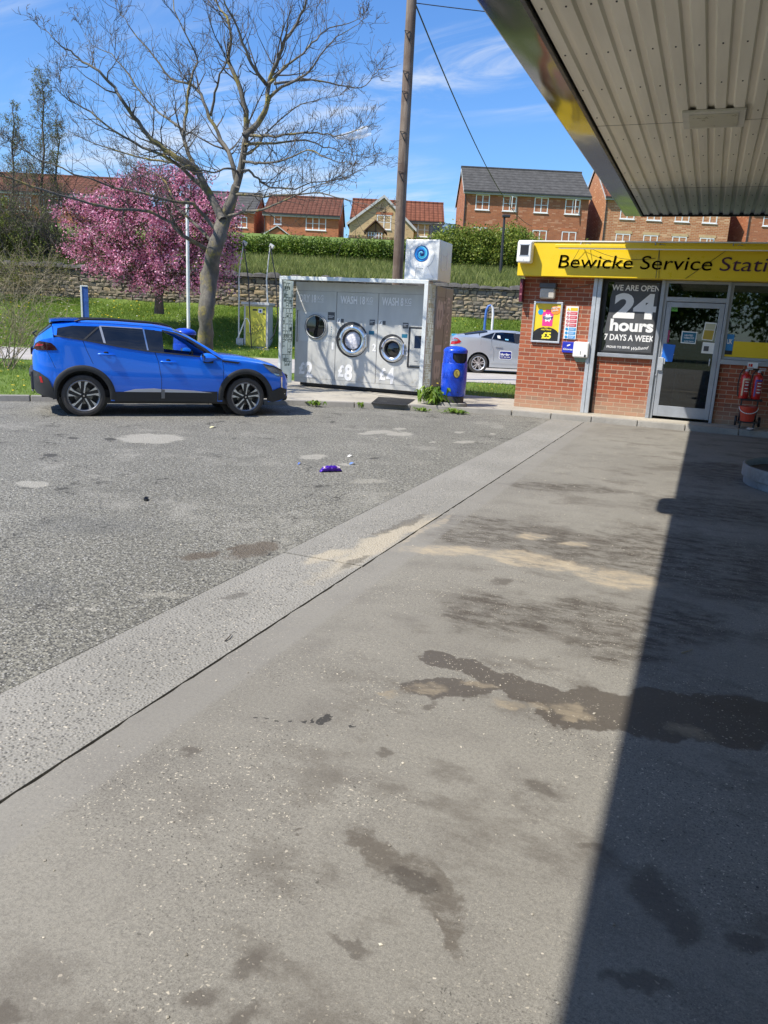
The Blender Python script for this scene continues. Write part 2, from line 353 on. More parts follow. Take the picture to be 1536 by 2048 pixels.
def mat_asphalt():
    n = NT('worn asphalt'); p = n.map(sc=(1, 1, 0))
    big = n.noise(.4, 5, .6, p); mid = n.noise(2.6, 5, .6, p); vd = n.voro(58, p); vc = n.sepxyz(n.voro(58, p, out=1)); fine = n.noise(75, 4, .75, p)
    pos = warp(n); coarse = n.noise(34, 6, .82, p); c = n.mix(n.step(big, .3, .7), (.265, .254, .213), (.335, .322, .273))
    c = n.mix(n.math('MULTIPLY', n.step(coarse, .42, .58), .9), c, (.062, .060, .055)); c = n.mix(n.math('MULTIPLY', n.step(fine, .48, .64), .6), c, (.06, .06, .057))
    c = n.mix(n.math('MULTIPLY', n.step(vc[0], .55, .75), n.step(vd, .5, .25)), c, (.40, .39, .365))
    c = n.mix(n.math('MULTIPLY', n.step(vc[1], .82, .9), n.step(vd, .4, .25)), c, (.05, .05, .05))
    c = n.mix(n.math('MULTIPLY', n.step(mid, .48, .72), .5), c, (.12, .116, .102)); lg = n.noise(.9, 7, .72, n.map(loc=(9, 1, 0), sc=(1, 1, 0))); c = n.mix(n.math('MULTIPLY', n.step(lg, .52, .68), .5), c, (.34, .325, .285))
    ce = n.voro(.55, n.map(warp(n, .9, .3, .08), sc=(1, 1, 0)), 'DISTANCE_TO_EDGE'); c = n.mix(n.math('MULTIPLY', n.math('MULTIPLY', n.step(ce, .012, .003), n.step(mid, .45, .6)), .75), c, (.03, .028, .025))
    wob = n.noise(5, 6, .7, p)
    def patch(L, lo, hi, col, st, amp=.6):
        nonlocal c
        f = n.math('ADD', ellipses(n, pos, L), n.math('MULTIPLY', n.math('SUBTRACT', wob, .5), amp)); m = n.step(f, lo, hi); c = n.mix(n.math('MULTIPLY', m, st), c, col); return m
    patch([(300, 877, 78, 11, .0), (66, 969, 40, 7, .03), (150, 1224, 16, 4, 0), (188, 1223, 12, 3, 0), (760, 864, 38, 4, 0), (800, 868, 40, 4, 0), (735, 867, 24, 3, 0), (928, 884, 26, 3, 0), (920, 865, 16, 2.5, 0), (865, 884, 9, 2, 0), (627, 913, 30, 6, 0), (690, 928, 14, 3, 0), (798, 858, 18, 3, 0), (985, 868, 12, 2, 0)], .1, .3, (.40, .38, .33), .62, 1.0)
    patch([(220, 878, 16, 3, 0), (92, 911, 24, 4, 0), (145, 876, 12, 2.5, 0), (752, 917, 12, 3, 0)], .05, .3, (.05, .048, .045), .8, .6)
    m = patch([(505, 1100, 66, 20, -.25), (400, 1112, 60, 10, -.1), (470, 1096, 30, 8, -.3)], .05, .5, (.105, .083, .062), .8, .9)
    patch([(185, 1050, 200, 26, 0), (60, 1180, 90, 40, 0)], .0, .8, (.12, .12, .115), .35, .8)
    patch([(740, 962, 60, 6, 0), (330, 1190, 60, 8, 0)], .1, .6, (.36, .34, .29), .5, .8)
    n.set('Base Color', c); n.set('Roughness', .9); n.set('Specular IOR Level', .3)
    n.bump(n.math('ADD', n.math('MULTIPLY', fine, 1.0), n.math('MULTIPLY', n.step(vd, .1, .6, 1, 0), .8)), .9, .007); return n.m

def mat_strip():
    n = NT('exposed aggregate concrete'); p = n.map(sc=(1, 1, 0))
    big = n.noise(.8, 5, .6, p); vd = n.voro(62, p); vc = n.sepxyz(n.voro(62, p, out=1)); fine = n.noise(90, 3, .7, p); wob = n.noise(5, 6, .7, p)
    c = n.mix(n.step(big, .3, .7), (.25, .24, .217), (.315, .302, .275))
    xs = n.sepxyz(n.obj)[0]; edge = n.math('MAXIMUM', n.step(xs, -2.44, -2.48), n.step(xs, -2.08, -2.04)); keep = n.math('SUBTRACT', 1.0, n.math('MULTIPLY', edge, .75))
    c = n.mix(n.math('MULTIPLY', n.math('MULTIPLY', n.step(vc[0], .52, .6), n.step(vd, .5, .3)), n.math('MULTIPLY', keep, .72)), c, (.085, .082, .074))
    c = n.mix(n.math('MULTIPLY', n.math('MULTIPLY', n.step(vc[1], .8, .88), n.step(vd, .45, .3)), keep), c, (.5, .46, .39))
    c = n.mix(n.math('MULTIPLY', n.step(fine, .44, .62), .55), c, (.15, .145, .13)); pos = warp(n)
    for L, lo, hi, col, st in (([(760, 1085, 120, 24, -.5), (850, 1050, 60, 12, -.4), (660, 1112, 60, 10, -.3)], .0, .6, (.47, .41, .31), .65), ([(800, 1050, 60, 8, -.4), (460, 1192, 34, 7, -.2), (700, 1125, 40, 8, -.4)], .0, .4, (.10, .092, .08), .6)):
        f = n.math('ADD', ellipses(n, pos, L), n.math('MULTIPLY', n.math('SUBTRACT', wob, .5), .8)); c = n.mix(n.math('MULTIPLY', n.step(f, lo, hi), st), c, col)
    n.set('Base Color', c); n.set('Roughness', .9); n.set('Specular IOR Level', .3); n.bump(n.math('ADD', n.math('MULTIPLY', fine, .6), n.step(vd, .1, .6, .8, 0)), .8, .005); return n.m

def concrete(name, c, sc=1.0):
    n = NT(name); a = n.noise(1.2 * sc, 6, .65); b = n.noise(14 * sc, 5, .7); d = n.noise(90 * sc, 3, .7)
    col = n.mix(n.step(a, .3, .7), tuple(x * .85 for x in c), tuple(x * 1.1 for x in c))
    col = n.mix(n.math('MULTIPLY', n.step(b, .5, .72), .5), col, tuple(x * .6 for x in c)); col = n.mix(n.math('MULTIPLY', n.step(d, .5, .75), .4), col, tuple(x * .5 for x in c))
    n.set('Base Color', col); n.set('Roughness', .9); n.bump(n.math('ADD', b, n.math('MULTIPLY', d, .6)), .5, .006); return n.m
def earth(name, c1, c2):
    n = NT(name); a = n.noise(2.0, 6, .7); b = n.noise(25, 4, .7)
    n.set('Base Color', n.mix(n.step(n.math('ADD', n.math('MULTIPLY', a, .5), n.math('MULTIPLY', b, .5)), .38, .62), c1, c2)); n.set('Roughness', .95); n.bump(b, .6, .03); return n.m
M_PAVE = concrete('pavement concrete', (.42, .385, .32)); M_KERB = concrete('kerb concrete', (.30, .285, .26), 1.5); M_ROAD = concrete('service road concrete', (.43, .40, .365))
M_TURF = earth('turf', (.09, .15, .02), (.16, .22, .04))

mb = MB(); mb.box(-900, 900, -900, 900, -.3, -.02); struct('ground', mb, earth('far ground', (.05, .07, .02), (.09, .1, .04)))
KERB = [(14, 14.92), (-.2, 14.9), (-1.85, 14.82), (-3.34, 14.72), (-4.46, 14.34), (-5.18, 14.05), (-6.16, 13.60), (-6.85, 13.20), (-7.6, 12.62), (-10.66, 10.02), (-17, 3.3), (-26, -6.2)]
mb = MB(); mb.poly([(-2.575, -14), (-2.575, 14.76)] + KERB[3:] + [(-26, -14)], -.03, (0, 0, -.0), (1, 0, 0), (0, 1, 0)); struct('asphalt_yard', mb, mat_asphalt())
mb = MB()
for y0, y1 in ((-14, 4.55), (4.57, 14.75)): mb.box(-2.565, -1.965, y0, y1, -.02, .004)
struct('concrete_strip', mb, mat_strip())
mb = MB()
js = [-14, 4.6, 9.7, 14.9]
ed = [(-1.951 + random.uniform(-.004, .004) - (.006 if random.random() < .06 else 0), y_) for y_ in np.arange(-14, 14.83, .07)]
mb.poly([(14, 14.83)] + [(x_, y_) for x_, y_ in ed[::-1]] + [(14, -14)], .024, (0, 0, -.02), (1, 0, 0), (0, 1, 0)); struct('forecourt', mb, mat_forecourt())
mb = MB(); mb.box(-30, 14, -14, 15, -.03, -.014); struct('joint_filler', mb, pm('joint dirt', (.03, .027, .023), .95))
# raised pavement, kerb stones
mb = MB(); mb.poly([(14, 15.02), (-.2, 15.01), (-1.9, 14.93), (-3.38, 14.83), (-4.5, 14.45), (-5.23, 14.16), (-6.22, 13.71), (-6.92, 13.30), (-7.68, 12.72), (-8.3, 12.25), (-9.1, 13.4), (-9.9, 15.2), (-9.9, 17.3), (14, 17.3)], .094, (0, 0, 0), (1, 0, 0), (0, 1, 0)); struct('pavement', mb, M_PAVE)
mb = MB(); L = [Vector((*p, 0)) for p in KERB]
for a, b in zip(L[:-1], L[1:]):
    d = b - a; l = d.length; k = max(1, round(l / .915)); t = d / l; nrm = Vector((t.y, -t.x, 0))
    if nrm.y < 0 and abs(nrm.y) > .3: nrm = -nrm
    if nrm.x > 0 and abs(nrm.y) <= .71 and nrm.y < 0: nrm = -nrm
    for i in range(k):
        p = a + t * (l * i / k + .006); q = a + t * (l * (i + 1) / k - .006); h = .098 + random.uniform(-.004, .006)
        vs = [p + Vector((0, 0, -.03)), q + Vector((0, 0, -.03)), q + nrm * .125 + Vector((0, 0, -.03)), p + nrm * .125 + Vector((0, 0, -.03))]
        vs += [p + nrm * .022 + Vector((0, 0, h)), q + nrm * .022 + Vector((0, 0, h)), q + nrm * .125 + Vector((0, 0, h)), p + nrm * .125 + Vector((0, 0, h))]
        mb.add(vs, [(0, 3, 2, 1), (4, 5, 6, 7), (0, 1, 5, 4), (1, 2, 6, 5), (2, 3, 7, 6), (3, 0, 4, 7)])
struct('kerb', mb, M_KERB, bevel=.012)
# verge, service road and bank: level bands across the view
def far_edge(u): return float(np.interp(u, [-12, 4], [28.5, 31.2]))
def bank_z(u, v):
    f = far_edge(u); z = np.interp(v, [f, f + 1.2, 34.9, 35.1, 36, 50, 58, 66], [.10, .34, 1.95, 2.0, 3.3, 5.15, 7.4, 8.0])
    return float(z)
mb = MB(); rows = []
us = np.linspace(-60, 60, 121)
for v in list(np.linspace(0, 1, 9)) + list(np.linspace(36, 66, 31)) + [80, 120, 300]:
    r = []
    for u in us:
        vv = far_edge(u) + v * (35.2 - far_edge(u)) if v <= 1 else v
        z = bank_z(u, vv) + (.05 * math.sin(u * 1.7 + vv) * math.sin(vv * 1.3) if .05 < v else 0)
        if vv > 66: z = 8.0
        r.append(B(u, vv, z))
    rows.append(r)
mb.grid(rows); struct('bank', mb, M_TURF, smooth=60)
mb = MB(); rows = [[B(u, 22.2, .105) for u in np.linspace(-60, 45, 30)], [B(u, far_edge(u) + .15, .105) for u in np.linspace(-60, 45, 30)]]
mb.grid(rows); struct('service_road', mb, M_ROAD)
mb = MB(); mb.poly([(-8.3, 12.27), (-9.1, 13.4), (-9.9, 15.2), (-9.9, 17.3), (-4.9, 17.3), (-3.55, 17.6), (-3.5, 20), B(3.4, 22.15)[:2], B(-8, 22.15)[:2], B(-40, 22.15)[:2], (-27, -6.0), (-17.1, 3.4), (-10.75, 10.1)], .092, (0, 0, 0), (1, 0, 0), (0, 1, 0)); struct('verge', mb, M_TURF)
# grass
def inpoly(x, y, P):
    c = np.zeros(len(x), bool); j = len(P) - 1
    for i in range(len(P)):
        xi, yi = P[i]; xj, yj = P[j]; t = ((yi > y) != (yj > y)) & (x < (xj - xi) * (y - yi) / (yj - yi + 1e-12) + xi); c ^= t; j = i
    return c
def blade_mesh(P, h, w, lean=.5):
    n = len(P); a = rng.uniform(0, 2 * np.pi, n); hh = h * rng.uniform(.45, 1.25, n); d = np.stack([np.cos(a), np.sin(a), 0 * a], 1)
    l = rng.normal(size=(n, 3)) * lean; l[:, 2] = 0; tip = P + np.stack([0 * a, 0 * a, hh], 1) + l * hh[:, None]
    ww = (w * rng.uniform(.6, 1.3, n))[:, None]; v = np.stack([P - d * ww, P + d * ww, tip], 1).reshape(-1, 3); return v, np.arange(3 * n).reshape(-1, 3)
def leafmat(name, cols, rough=.6, trans=.0, spec=.3, patch=.35):
    n = NT(name); r = n.island(); ra = n.N.new('ShaderNodeValToRGB'); n.L.new(r, ra.inputs[0]); ra.color_ramp.interpolation = 'LINEAR'
    e = ra.color_ramp.elements
    for i, c in enumerate(cols):
        k = e[i] if i < 2 else e.new(1.0)
        k.position = i / (len(cols) - 1); k.color = (*c, 1)
    big = n.noise(.9, 3, .5); col = n.mix(n.math('MULTIPLY', n.step(big, .35, .65), patch), ra.outputs[0], tuple(x * .6 for x in cols[0]))
    n.set('Base Color', col); n.set('Roughness', rough); n.set('Specular IOR Level', spec)
    if trans:
        t = n.N.new('ShaderNodeBsdfTranslucent'); n.L.new(col, t.inputs[0]); m = n.N.new('ShaderNodeMixShader'); m.inputs[0].default_value = trans
        n.L.new(n.p.outputs[0], m.inputs[1]); n.L.new(t.outputs[0], m.inputs[2]); n.L.new(m.outputs[0], n.out.inputs[0])
    return n.m
M_GRASS = leafmat('grass blades', [(.12, .22, .02), (.21, .34, .04), (.32, .42, .08), (.17, .26, .04)], .55, .35)
M_ROUGH = leafmat('long rough grass', [(.12, .16, .03), (.23, .28, .06), (.38, .38, .15), (.18, .23, .05)], .65, .3, .3, .65)
VG = [(-8.35, 12.32), (-9.15, 13.4), (-9.9, 15.2), (-9.9, 17.3), (-4.9, 17.3), (-3.55, 17.6), (-3.5, 20), B(3.4, 22.15)[:2], B(-18, 22.15)[:2], (-15.2, 5.3), (-10.75, 10.1)]
x = rng.uniform(-30, 4, 260000); y = rng.uniform(3, 25, 260000); k = inpoly(x, y, VG); P = np.stack([x[k], y[k], 0 * x[k] + .09], 1)
print('verge blades', len(P))
v, f = blade_mesh(P, .075, .006); o = npobj('grass', v, f, M_GRASS); o['kind'] = 'stuff'; tag(o, 'short green grass on the verge between kerb and service road', 'grass')
n_ = 150000; u = rng.uniform(-24, 9, n_); t = rng.uniform(0, 1, n_); fe = np.interp(u, [-12, 4], [28.5, 31.2]); vv = fe + .15 + t * (34.95 - fe)
z = np.array([bank_z(a, b) for a, b in zip(u[::1], vv[::1])]); P = RT[None] * u[:, None] + FH[None] * vv[:, None]; P[:, 2] = z
v, f = blade_mesh(P, .13, .012); o = npobj('grass', v, f, M_GRASS); o['kind'] = 'stuff'; tag(o, 'bright green grass slope below the stone wall', 'grass')
n_ = 90000; u = rng.uniform(-22, 12, n_); vv = 35.7 + rng.uniform(0, 1, n_) ** 1.3 * 18; z = np.interp(vv, [35.1, 36, 50, 58], [2, 3.3, 5.15, 7.4]); P = RT[None] * u[:, None] + FH[None] * vv[:, None]; P[:, 2] = z
v, f = blade_mesh(P, .42, .022, .45); o = npobj('long_grass', v, f, M_ROUGH); o['kind'] = 'stuff'; tag(o, 'long rough grass on the bank above the stone wall', 'grass')
# dandelions
def flowers(P, r, name, mat, label):
    n = len(P); v = []; f = []
    for k in range(6): v.append(P + np.array([math.cos(k * math.pi / 3) * r, math.sin(k * math.pi / 3) * r, 0]) + np.stack([0 * P[:, 0], 0 * P[:, 0], rng.uniform(-.3, .3, n) * r], 1))
    v = np.stack(v, 1).reshape(-1, 3); o = npobj(name, v, np.arange(6 * n).reshape(-1, 6), mat); o['kind'] = 'stuff'; tag(o, label, 'flowers')
M_DAND = pm('dandelion yellow', (.85, .62, .02), .6, var=.1); M_DAISY = pm('daisy white', (.8, .78, .68), .6)
def pts_bank(n, lo=-22, hi=9):
    c = rng.uniform(lo, hi, max(1, n // 6)); u = (c[rng.integers(0, len(c), n)] + rng.normal(size=n) * .45); t = np.clip(rng.uniform(0, 1, n), 0, 1); fe = np.interp(u, [-12, 4], [28.5, 31.2]); vv = fe + .2 + t * (34.8 - fe)
    P = RT[None] * u[:, None] + FH[None] * vv[:, None]; P[:, 2] = np.array([bank_z(a, b) for a, b in zip(u, vv)]) + rng.uniform(.08, .18, n); return P
flowers(pts_bank(900), .04, 'dandelions', M_DAND, 'yellow dandelions dotted over the bright grass slope')
flowers(pts_bank(260), .035, 'daisies', M_DAISY, 'white daisies dotted over the bright grass slope')
x = rng.uniform(-18, -3, 2200); y = rng.uniform(8, 24, 2200); k = inpoly(x, y, VG) & (rng.uniform(0, 1, 2200) < .55); P = np.stack([x[k], y[k], .17 + 0 * x[k]], 1)
flowers(P, .022, 'dandelions', M_DAND, 'yellow dandelions in the verge grass behind the kerb')
# pebbles and grit
def pebbles(n, xr, yr, s, name, mat, label):
    a = rng.uniform(xr[0], xr[1], n); b = rng.uniform(yr[0], yr[1], n); r = s * rng.uniform(.4, 1.2, n); v = []; q = []
    base = np.array([(1, 0, 0), (0, 1, 0), (-1, 0, 0), (0, -1, 0), (0, 0, .8), (0, 0, -.3)]); ff = np.array([(0, 1, 4), (1, 2, 4), (2, 3, 4), (3, 0, 4)])
    V_ = base[None] * r[:, None, None] * rng.uniform(.6, 1.3, (n, 6, 3)) + np.stack([a, b, .006 + 0 * a], 1)[:, None]; Fc = ff[None] + (np.arange(n) * 6)[:, None, None]
    o = npobj(name, V_.reshape(-1, 3), Fc.reshape(-1, 3), mat); o['kind'] = 'stuff'; tag(o, label, 'grit')
M_PEB = leafmat('loose grit', [(.12, .11, .10), (.4, .37, .31), (.62, .57, .47)], .85)
pebbles(900, (-1.9, 3), (1, 14.5), .006, 'grit', M_PEB, 'small loose stones scattered on the forecourt concrete')
pebbles(1500, (-10, -2.6), (2, 14), .008, 'grit', M_PEB, 'small loose stones scattered on the worn asphalt')
# ================================================================ stone wall
def stonemat():
    n = NT('field stone'); r = n.island(); ra = n.N.new('ShaderNodeValToRGB'); n.L.new(r, ra.inputs[0]); e = ra.color_ramp.elements
    for i, c in enumerate([(.20, .165, .115), (.33, .27, .185), (.16, .145, .12), (.38, .29, .16), (.24, .215, .17), (.11, .10, .085)]):
        k = e[i] if i < 2 else e.new(1.0)
        k.position = i / 5; k.color = (*c, 1)
    a = n.noise(9, 5, .7); g = n.noise(1.1, 4, .6)
    c = n.mix(n.math('MULTIPLY', n.step(a, .45, .7), .5), ra.outputs[0], (.08, .075, .06)); c = n.mix(n.math('MULTIPLY', n.step(g, .5, .7), .35), c, (.10, .10, .05))
    n.set('Base Color', c); n.set('Roughness', .92); n.bump(n.noise(14, 5, .7), .6, .03); return n.m
M_STONE = stonemat(); M_COPE = pm('weathered coping stone', (.085, .08, .072), .95, var=.5, sc=3, bump=.6, bs=10, bd=.03); M_MORT = pm('dark mortar', (.07, .06, .045), .95, var=.3)
def stone(mb, T, w, h, d):                                    # one rough block: a box with chopped, jittered corners
    vs = []; 
    for z in (0, 1):
        for (x, y) in ((.0, 0), (1, 0), (1, 1), (0, 1)):
            vs.append(T @ Vector((x * w + random.uniform(-.018, .018), y * d * .9 + (0 if y else random.uniform(-.02, .03)), z * h + random.uniform(-.014, .014))))
    cx = T @ Vector((w / 2, -.035 - random.uniform(-.03, .015), h / 2 + random.uniform(-.03, .03)))
    vs.append(cx)
    mb.add(vs, [(0, 1, 8), (1, 5, 8), (5, 4, 8), (4, 0, 8), (1, 2, 6, 5), (3, 0, 4, 7), (4, 5, 6, 7), (2, 3, 7, 6), (0, 3, 2, 1)])
w_t = thing('stone_wall', 'long retaining wall of rough tan stone with dark rounded coping at the top of the grass slope', 'wall', B(-6, 35.0, 2.0))
mb = MB(); u = -42.0
Z0, Z1 = 1.82, 3.28
z = Z0
while z < Z1 - .05:
    h = random.choice([.10, .13, .15, .18, .21]); h = min(h, Z1 - z); u = -42 + random.uniform(0, .3)
    while u < 26:
        w = random.uniform(.16, .46) * (1.0 if h > .12 else .9); stone(mb, Bm(u + .008, 34.97 + random.uniform(-.02, .02), z + .006), w - .018, h - .014, .3); u += w
    z += h
obj('stonework', mb, M_STONE, w_t)
mb = MB(); mb.box(-42, 26, .02, .42, 1.3, Z1 - .01, Bm(0, 34.97, 0)); obj('mortar_core', mb, M_MORT, w_t)
mb = MB(); u = -42
while u < 26:
    w = random.uniform(.35, .75); h = random.uniform(.13, .27); T = Bm(u, 34.9, Z1 - .01) ; n = 7; rows = []
    for i in range(n):
        a = math.pi * i / (n - 1); hh = h * (math.sin(a) ** .6) + .02; rows.append([T @ Vector((w * (.5 - .49 * math.cos(math.pi * k / 6)), .25 - .3 * math.cos(a), hh * (.55 + .45 * math.sin(math.pi * k / 6)) + random.uniform(-.01, .01))) for k in range(7)])
    mb.grid(rows); u += w * .97
obj('coping', mb, M_COPE, w_t, smooth=50)

# ================================================================ brick
def brickmat(name, c1, c2, mortar, sc=1.0, bw=.225, bh=.075, mo=.010, blotch=.25, dirt=True, extra=None):
    n = NT(name); s = n.sepxyz(n.obj); uvw = n.comb(n.math('ADD', s[0], s[1]), s[2], 0.0)
    b = n.N.new('ShaderNodeTexBrick'); n.L.new(uvw, b.inputs['Vector']); b.inputs['Scale'].default_value = 1.0 / sc
    b.inputs['Brick Width'].default_value = bw; b.inputs['Row Height'].default_value = bh; b.inputs['Mortar Size'].default_value = mo * .5; b.inputs['Mortar Smooth'].default_value = .25
    b.inputs['Color1'].default_value = (*c1, 1); b.inputs['Color2'].default_value = (*c2, 1); b.inputs['Mortar'].default_value = (*mortar, 1); b.inputs['Bias'].default_value = -.1
    b2 = n.N.new('ShaderNodeTexBrick'); n.L.new(uvw, b2.inputs['Vector']); b2.inputs['Scale'].default_value = 1.0 / sc
    for k in ('Brick Width', 'Row Height'): b2.inputs[k].default_value = b.inputs[k].default_value
    b2.inputs['Mortar Size'].default_value = 0.0; b2.inputs['Color1'].default_value = (0, 0, 0, 1); b2.inputs['Color2'].default_value = (1, 1, 1, 1); b2.offset_frequency = 2
    rowz = n.math('FLOOR', n.math('DIVIDE', s[2], bh * sc)); wn = n.N.new('ShaderNodeTexWhiteNoise'); n.L.new(n.comb(rowz, n.math('FLOOR', n.math('DIVIDE', n.math('ADD', s[0], s[1]), bw * sc)), 0.0), wn.inputs['Vector'])
    a = n.noise(1.3, 4, .6); g = n.noise(35, 4, .7)
    c = b.outputs[0]
    dark = n.mix(n.step(wn.outputs['Value'], .82, .9), c, n.mix(.55, c, extra or tuple(x * .35 for x in c1)))
    c = n.mix(b.outputs['Fac'], dark, (*mortar, 1))
    c = n.mix(n.math('MULTIPLY', n.step(a, .4, .7), blotch), c, tuple(x * .5 for x in c1)); c = n.mix(n.math('MULTIPLY', n.step(g, .45, .75), .25), c, tuple(min(1, x * 1.6) for x in c1))
    if dirt:                                                   # pale splash-back staining low on the wall
        c = n.mix(n.math('MULTIPLY', n.step(n.math('ADD', s[2], n.math('MULTIPLY', n.noise(3, 4, .6), .25)), .62, .12), .55), c, (.42, .34, .24))
    n.set('Base Color', c); n.set('Roughness', .88); n.bump(n.math('SUBTRACT', n.math('MULTIPLY', g, .3), b.outputs['Fac']), .6, .008); return n.m
M_BR_RED = brickmat('house brick orange red', (.50, .17, .065), (.42, .13, .055), (.34, .21, .13), dirt=False)
M_BR_CREAM = brickmat('house brick buff', (.60, .42, .21), (.54, .36, .17), (.5, .4, .28), dirt=False)
M_BR_APT = brickmat('apartment brick red brown', (.40, .135, .055), (.30, .095, .042), (.30, .21, .14), 1.35, dirt=False, extra=(.6, .33, .2))
M_BR_APT2 = brickmat('apartment brick mottled', (.46, .18, .075), (.38, .13, .055), (.50, .36, .22), 1.7, mo=.02, dirt=False, extra=(.75, .5, .3))
def tilemat(name, c, w, h, lat=.25):
    n = NT(name); s = n.sepxyz(n.obj); row = n.math('FRACT', n.math('DIVIDE', s[2], h)); col = n.math('FRACT', n.math('DIVIDE', n.math('ADD', s[0], 0.0), w))
    e1 = n.step(row, .0, .22, 1, 0); e2 = n.math('MULTIPLY', n.math('ABSOLUTE', n.math('SUBTRACT', col, .5)), 2.0)
    g = n.noise(2.5, 5, .7); k = n.mix(n.step(g, .3, .7), tuple(x * .75 for x in c), tuple(x * 1.25 for x in c))
    k = n.mix(n.math('MULTIPLY', e1, .75), k, tuple(x * .25 for x in c)); k = n.mix(n.math('MULTIPLY', n.step(e2, .6, 1.0), lat * 2), k, tuple(x * .4 for x in c))
    n.set('Base Color', k); n.set('Roughness', .9); n.set('Specular IOR Level', .12); n.bump(n.math('SUBTRACT', 0.0, n.math('ADD', e1, n.math('MULTIPLY', e2, lat))), .7, .05); return n.m
M_T_RED = tilemat('red roof tile', (.19, .075, .046), .42, .28, .45); M_T_GREY = tilemat('grey roof tile', (.085, .083, .08), 1.2, .30, .03); M_T_RED2 = tilemat('brown roof tile', (.14, .062, .043), .42, .28, .4)
M_WHITE = pm('white upvc', (.78, .78, .76), .35, var=.04); M_GUT = pm('dark gutter', (.03, .03, .032), .5); M_LEAD = pm('grey fascia board', (.42, .40, .38), .7); M_BARGE = pm('barge board', (.5, .5, .48), .5)
def glassmat(name, c, spec=.9, rough=.06):
    n = NT(name); g = n.noise(3, 3, .6); n.set('Base Color', n.mix(n.step(g, .35, .7), tuple(x * .5 for x in c), c)); n.set('Roughness', rough); n.set('Specular IOR Level', spec); return n.m
M_HGL = glassmat('house window glass', (.10, .14, .20), .5, .12); M_CURT = pm('net curtain', (.45, .45, .44), .8)
def window(par, T, w, h, nx=2, ny=2, open_=False, juliet=False):
    mb = MB(); fr = .075
    mb.box(-fr, w + fr, -.02, .05, -fr, 0, T); mb.box(-fr, w + fr, -.02, .05, h, h + fr, T); mb.box(-fr, 0, -.02, .05, 0, h, T); mb.box(w, w + fr, -.02, .05, 0, h, T)
    for i in range(1, nx): mb.box(w * i / nx - .04, w * i / nx + .04, -.018, .045, 0, h, T)
    for j in range(1, ny): mb.box(0, w, -.006, .03, h * j / ny - .02, h * j / ny + .02, T)
    mb.box(-.13, w + .13, -.07, .02, -fr - .05, -fr, T)
    o = obj('window', mb, M_WHITE, par); mb = MB(); mb.box(0, w, .03, .04, 0, h, T); p = obj('pane', mb, M_HGL, o)
    if random.random() < .7:
        mb = MB(); k = random.uniform(.15, .35); mb.mark(); mb.box(.02, w * k, .022, .028, .02, h - .02, T); mb.mark(); mb.box(w * (1 - k), w - .02, .022, .028, .02, h - .02, T); obj('curtain', mb, M_CURT, o)
    if open_:
        mb = MB(); T2 = T @ Matrix.Translation((w, -.03, 0)) @ Matrix.Rotation(math.radians(38), 4, 'Z'); a = w / nx
        mb.box(-a, -a + .06, -.04, .0, 0, h, T2); mb.box(-.06, 0, -.04, .0, 0, h, T2); mb.box(-a + .06, -.06, -.04, .0, 0, .06, T2); mb.box(-a + .06, -.06, -.04, .0, h - .06, h, T2); mb.box(-a + .06, -.06, -.039, -.001, h / 2 - .02, h / 2 + .02, T2); obj('open_sash', mb, M_WHITE, o)
    if juliet:
        mb = MB(); mb.box(-.25, w + .25, -.32, -.29, .9, .94, T); mb.box(-.25, w + .25, -.32, -.29, .05, .09, T); k = int((w + .5) / .11)
        for i in range(k + 1): x = -.25 + i * (w + .5) / k; mb.box(x - .009, x + .009, -.318, -.292, .09, .9, T)
        obj('balcony_rail', mb, M_GUT, o)
    return o
def lintel(mb, T, w, h): mb.mark(); mb.box(-.18, w + .18, -.03, .02, h + .08, h + .30, T)

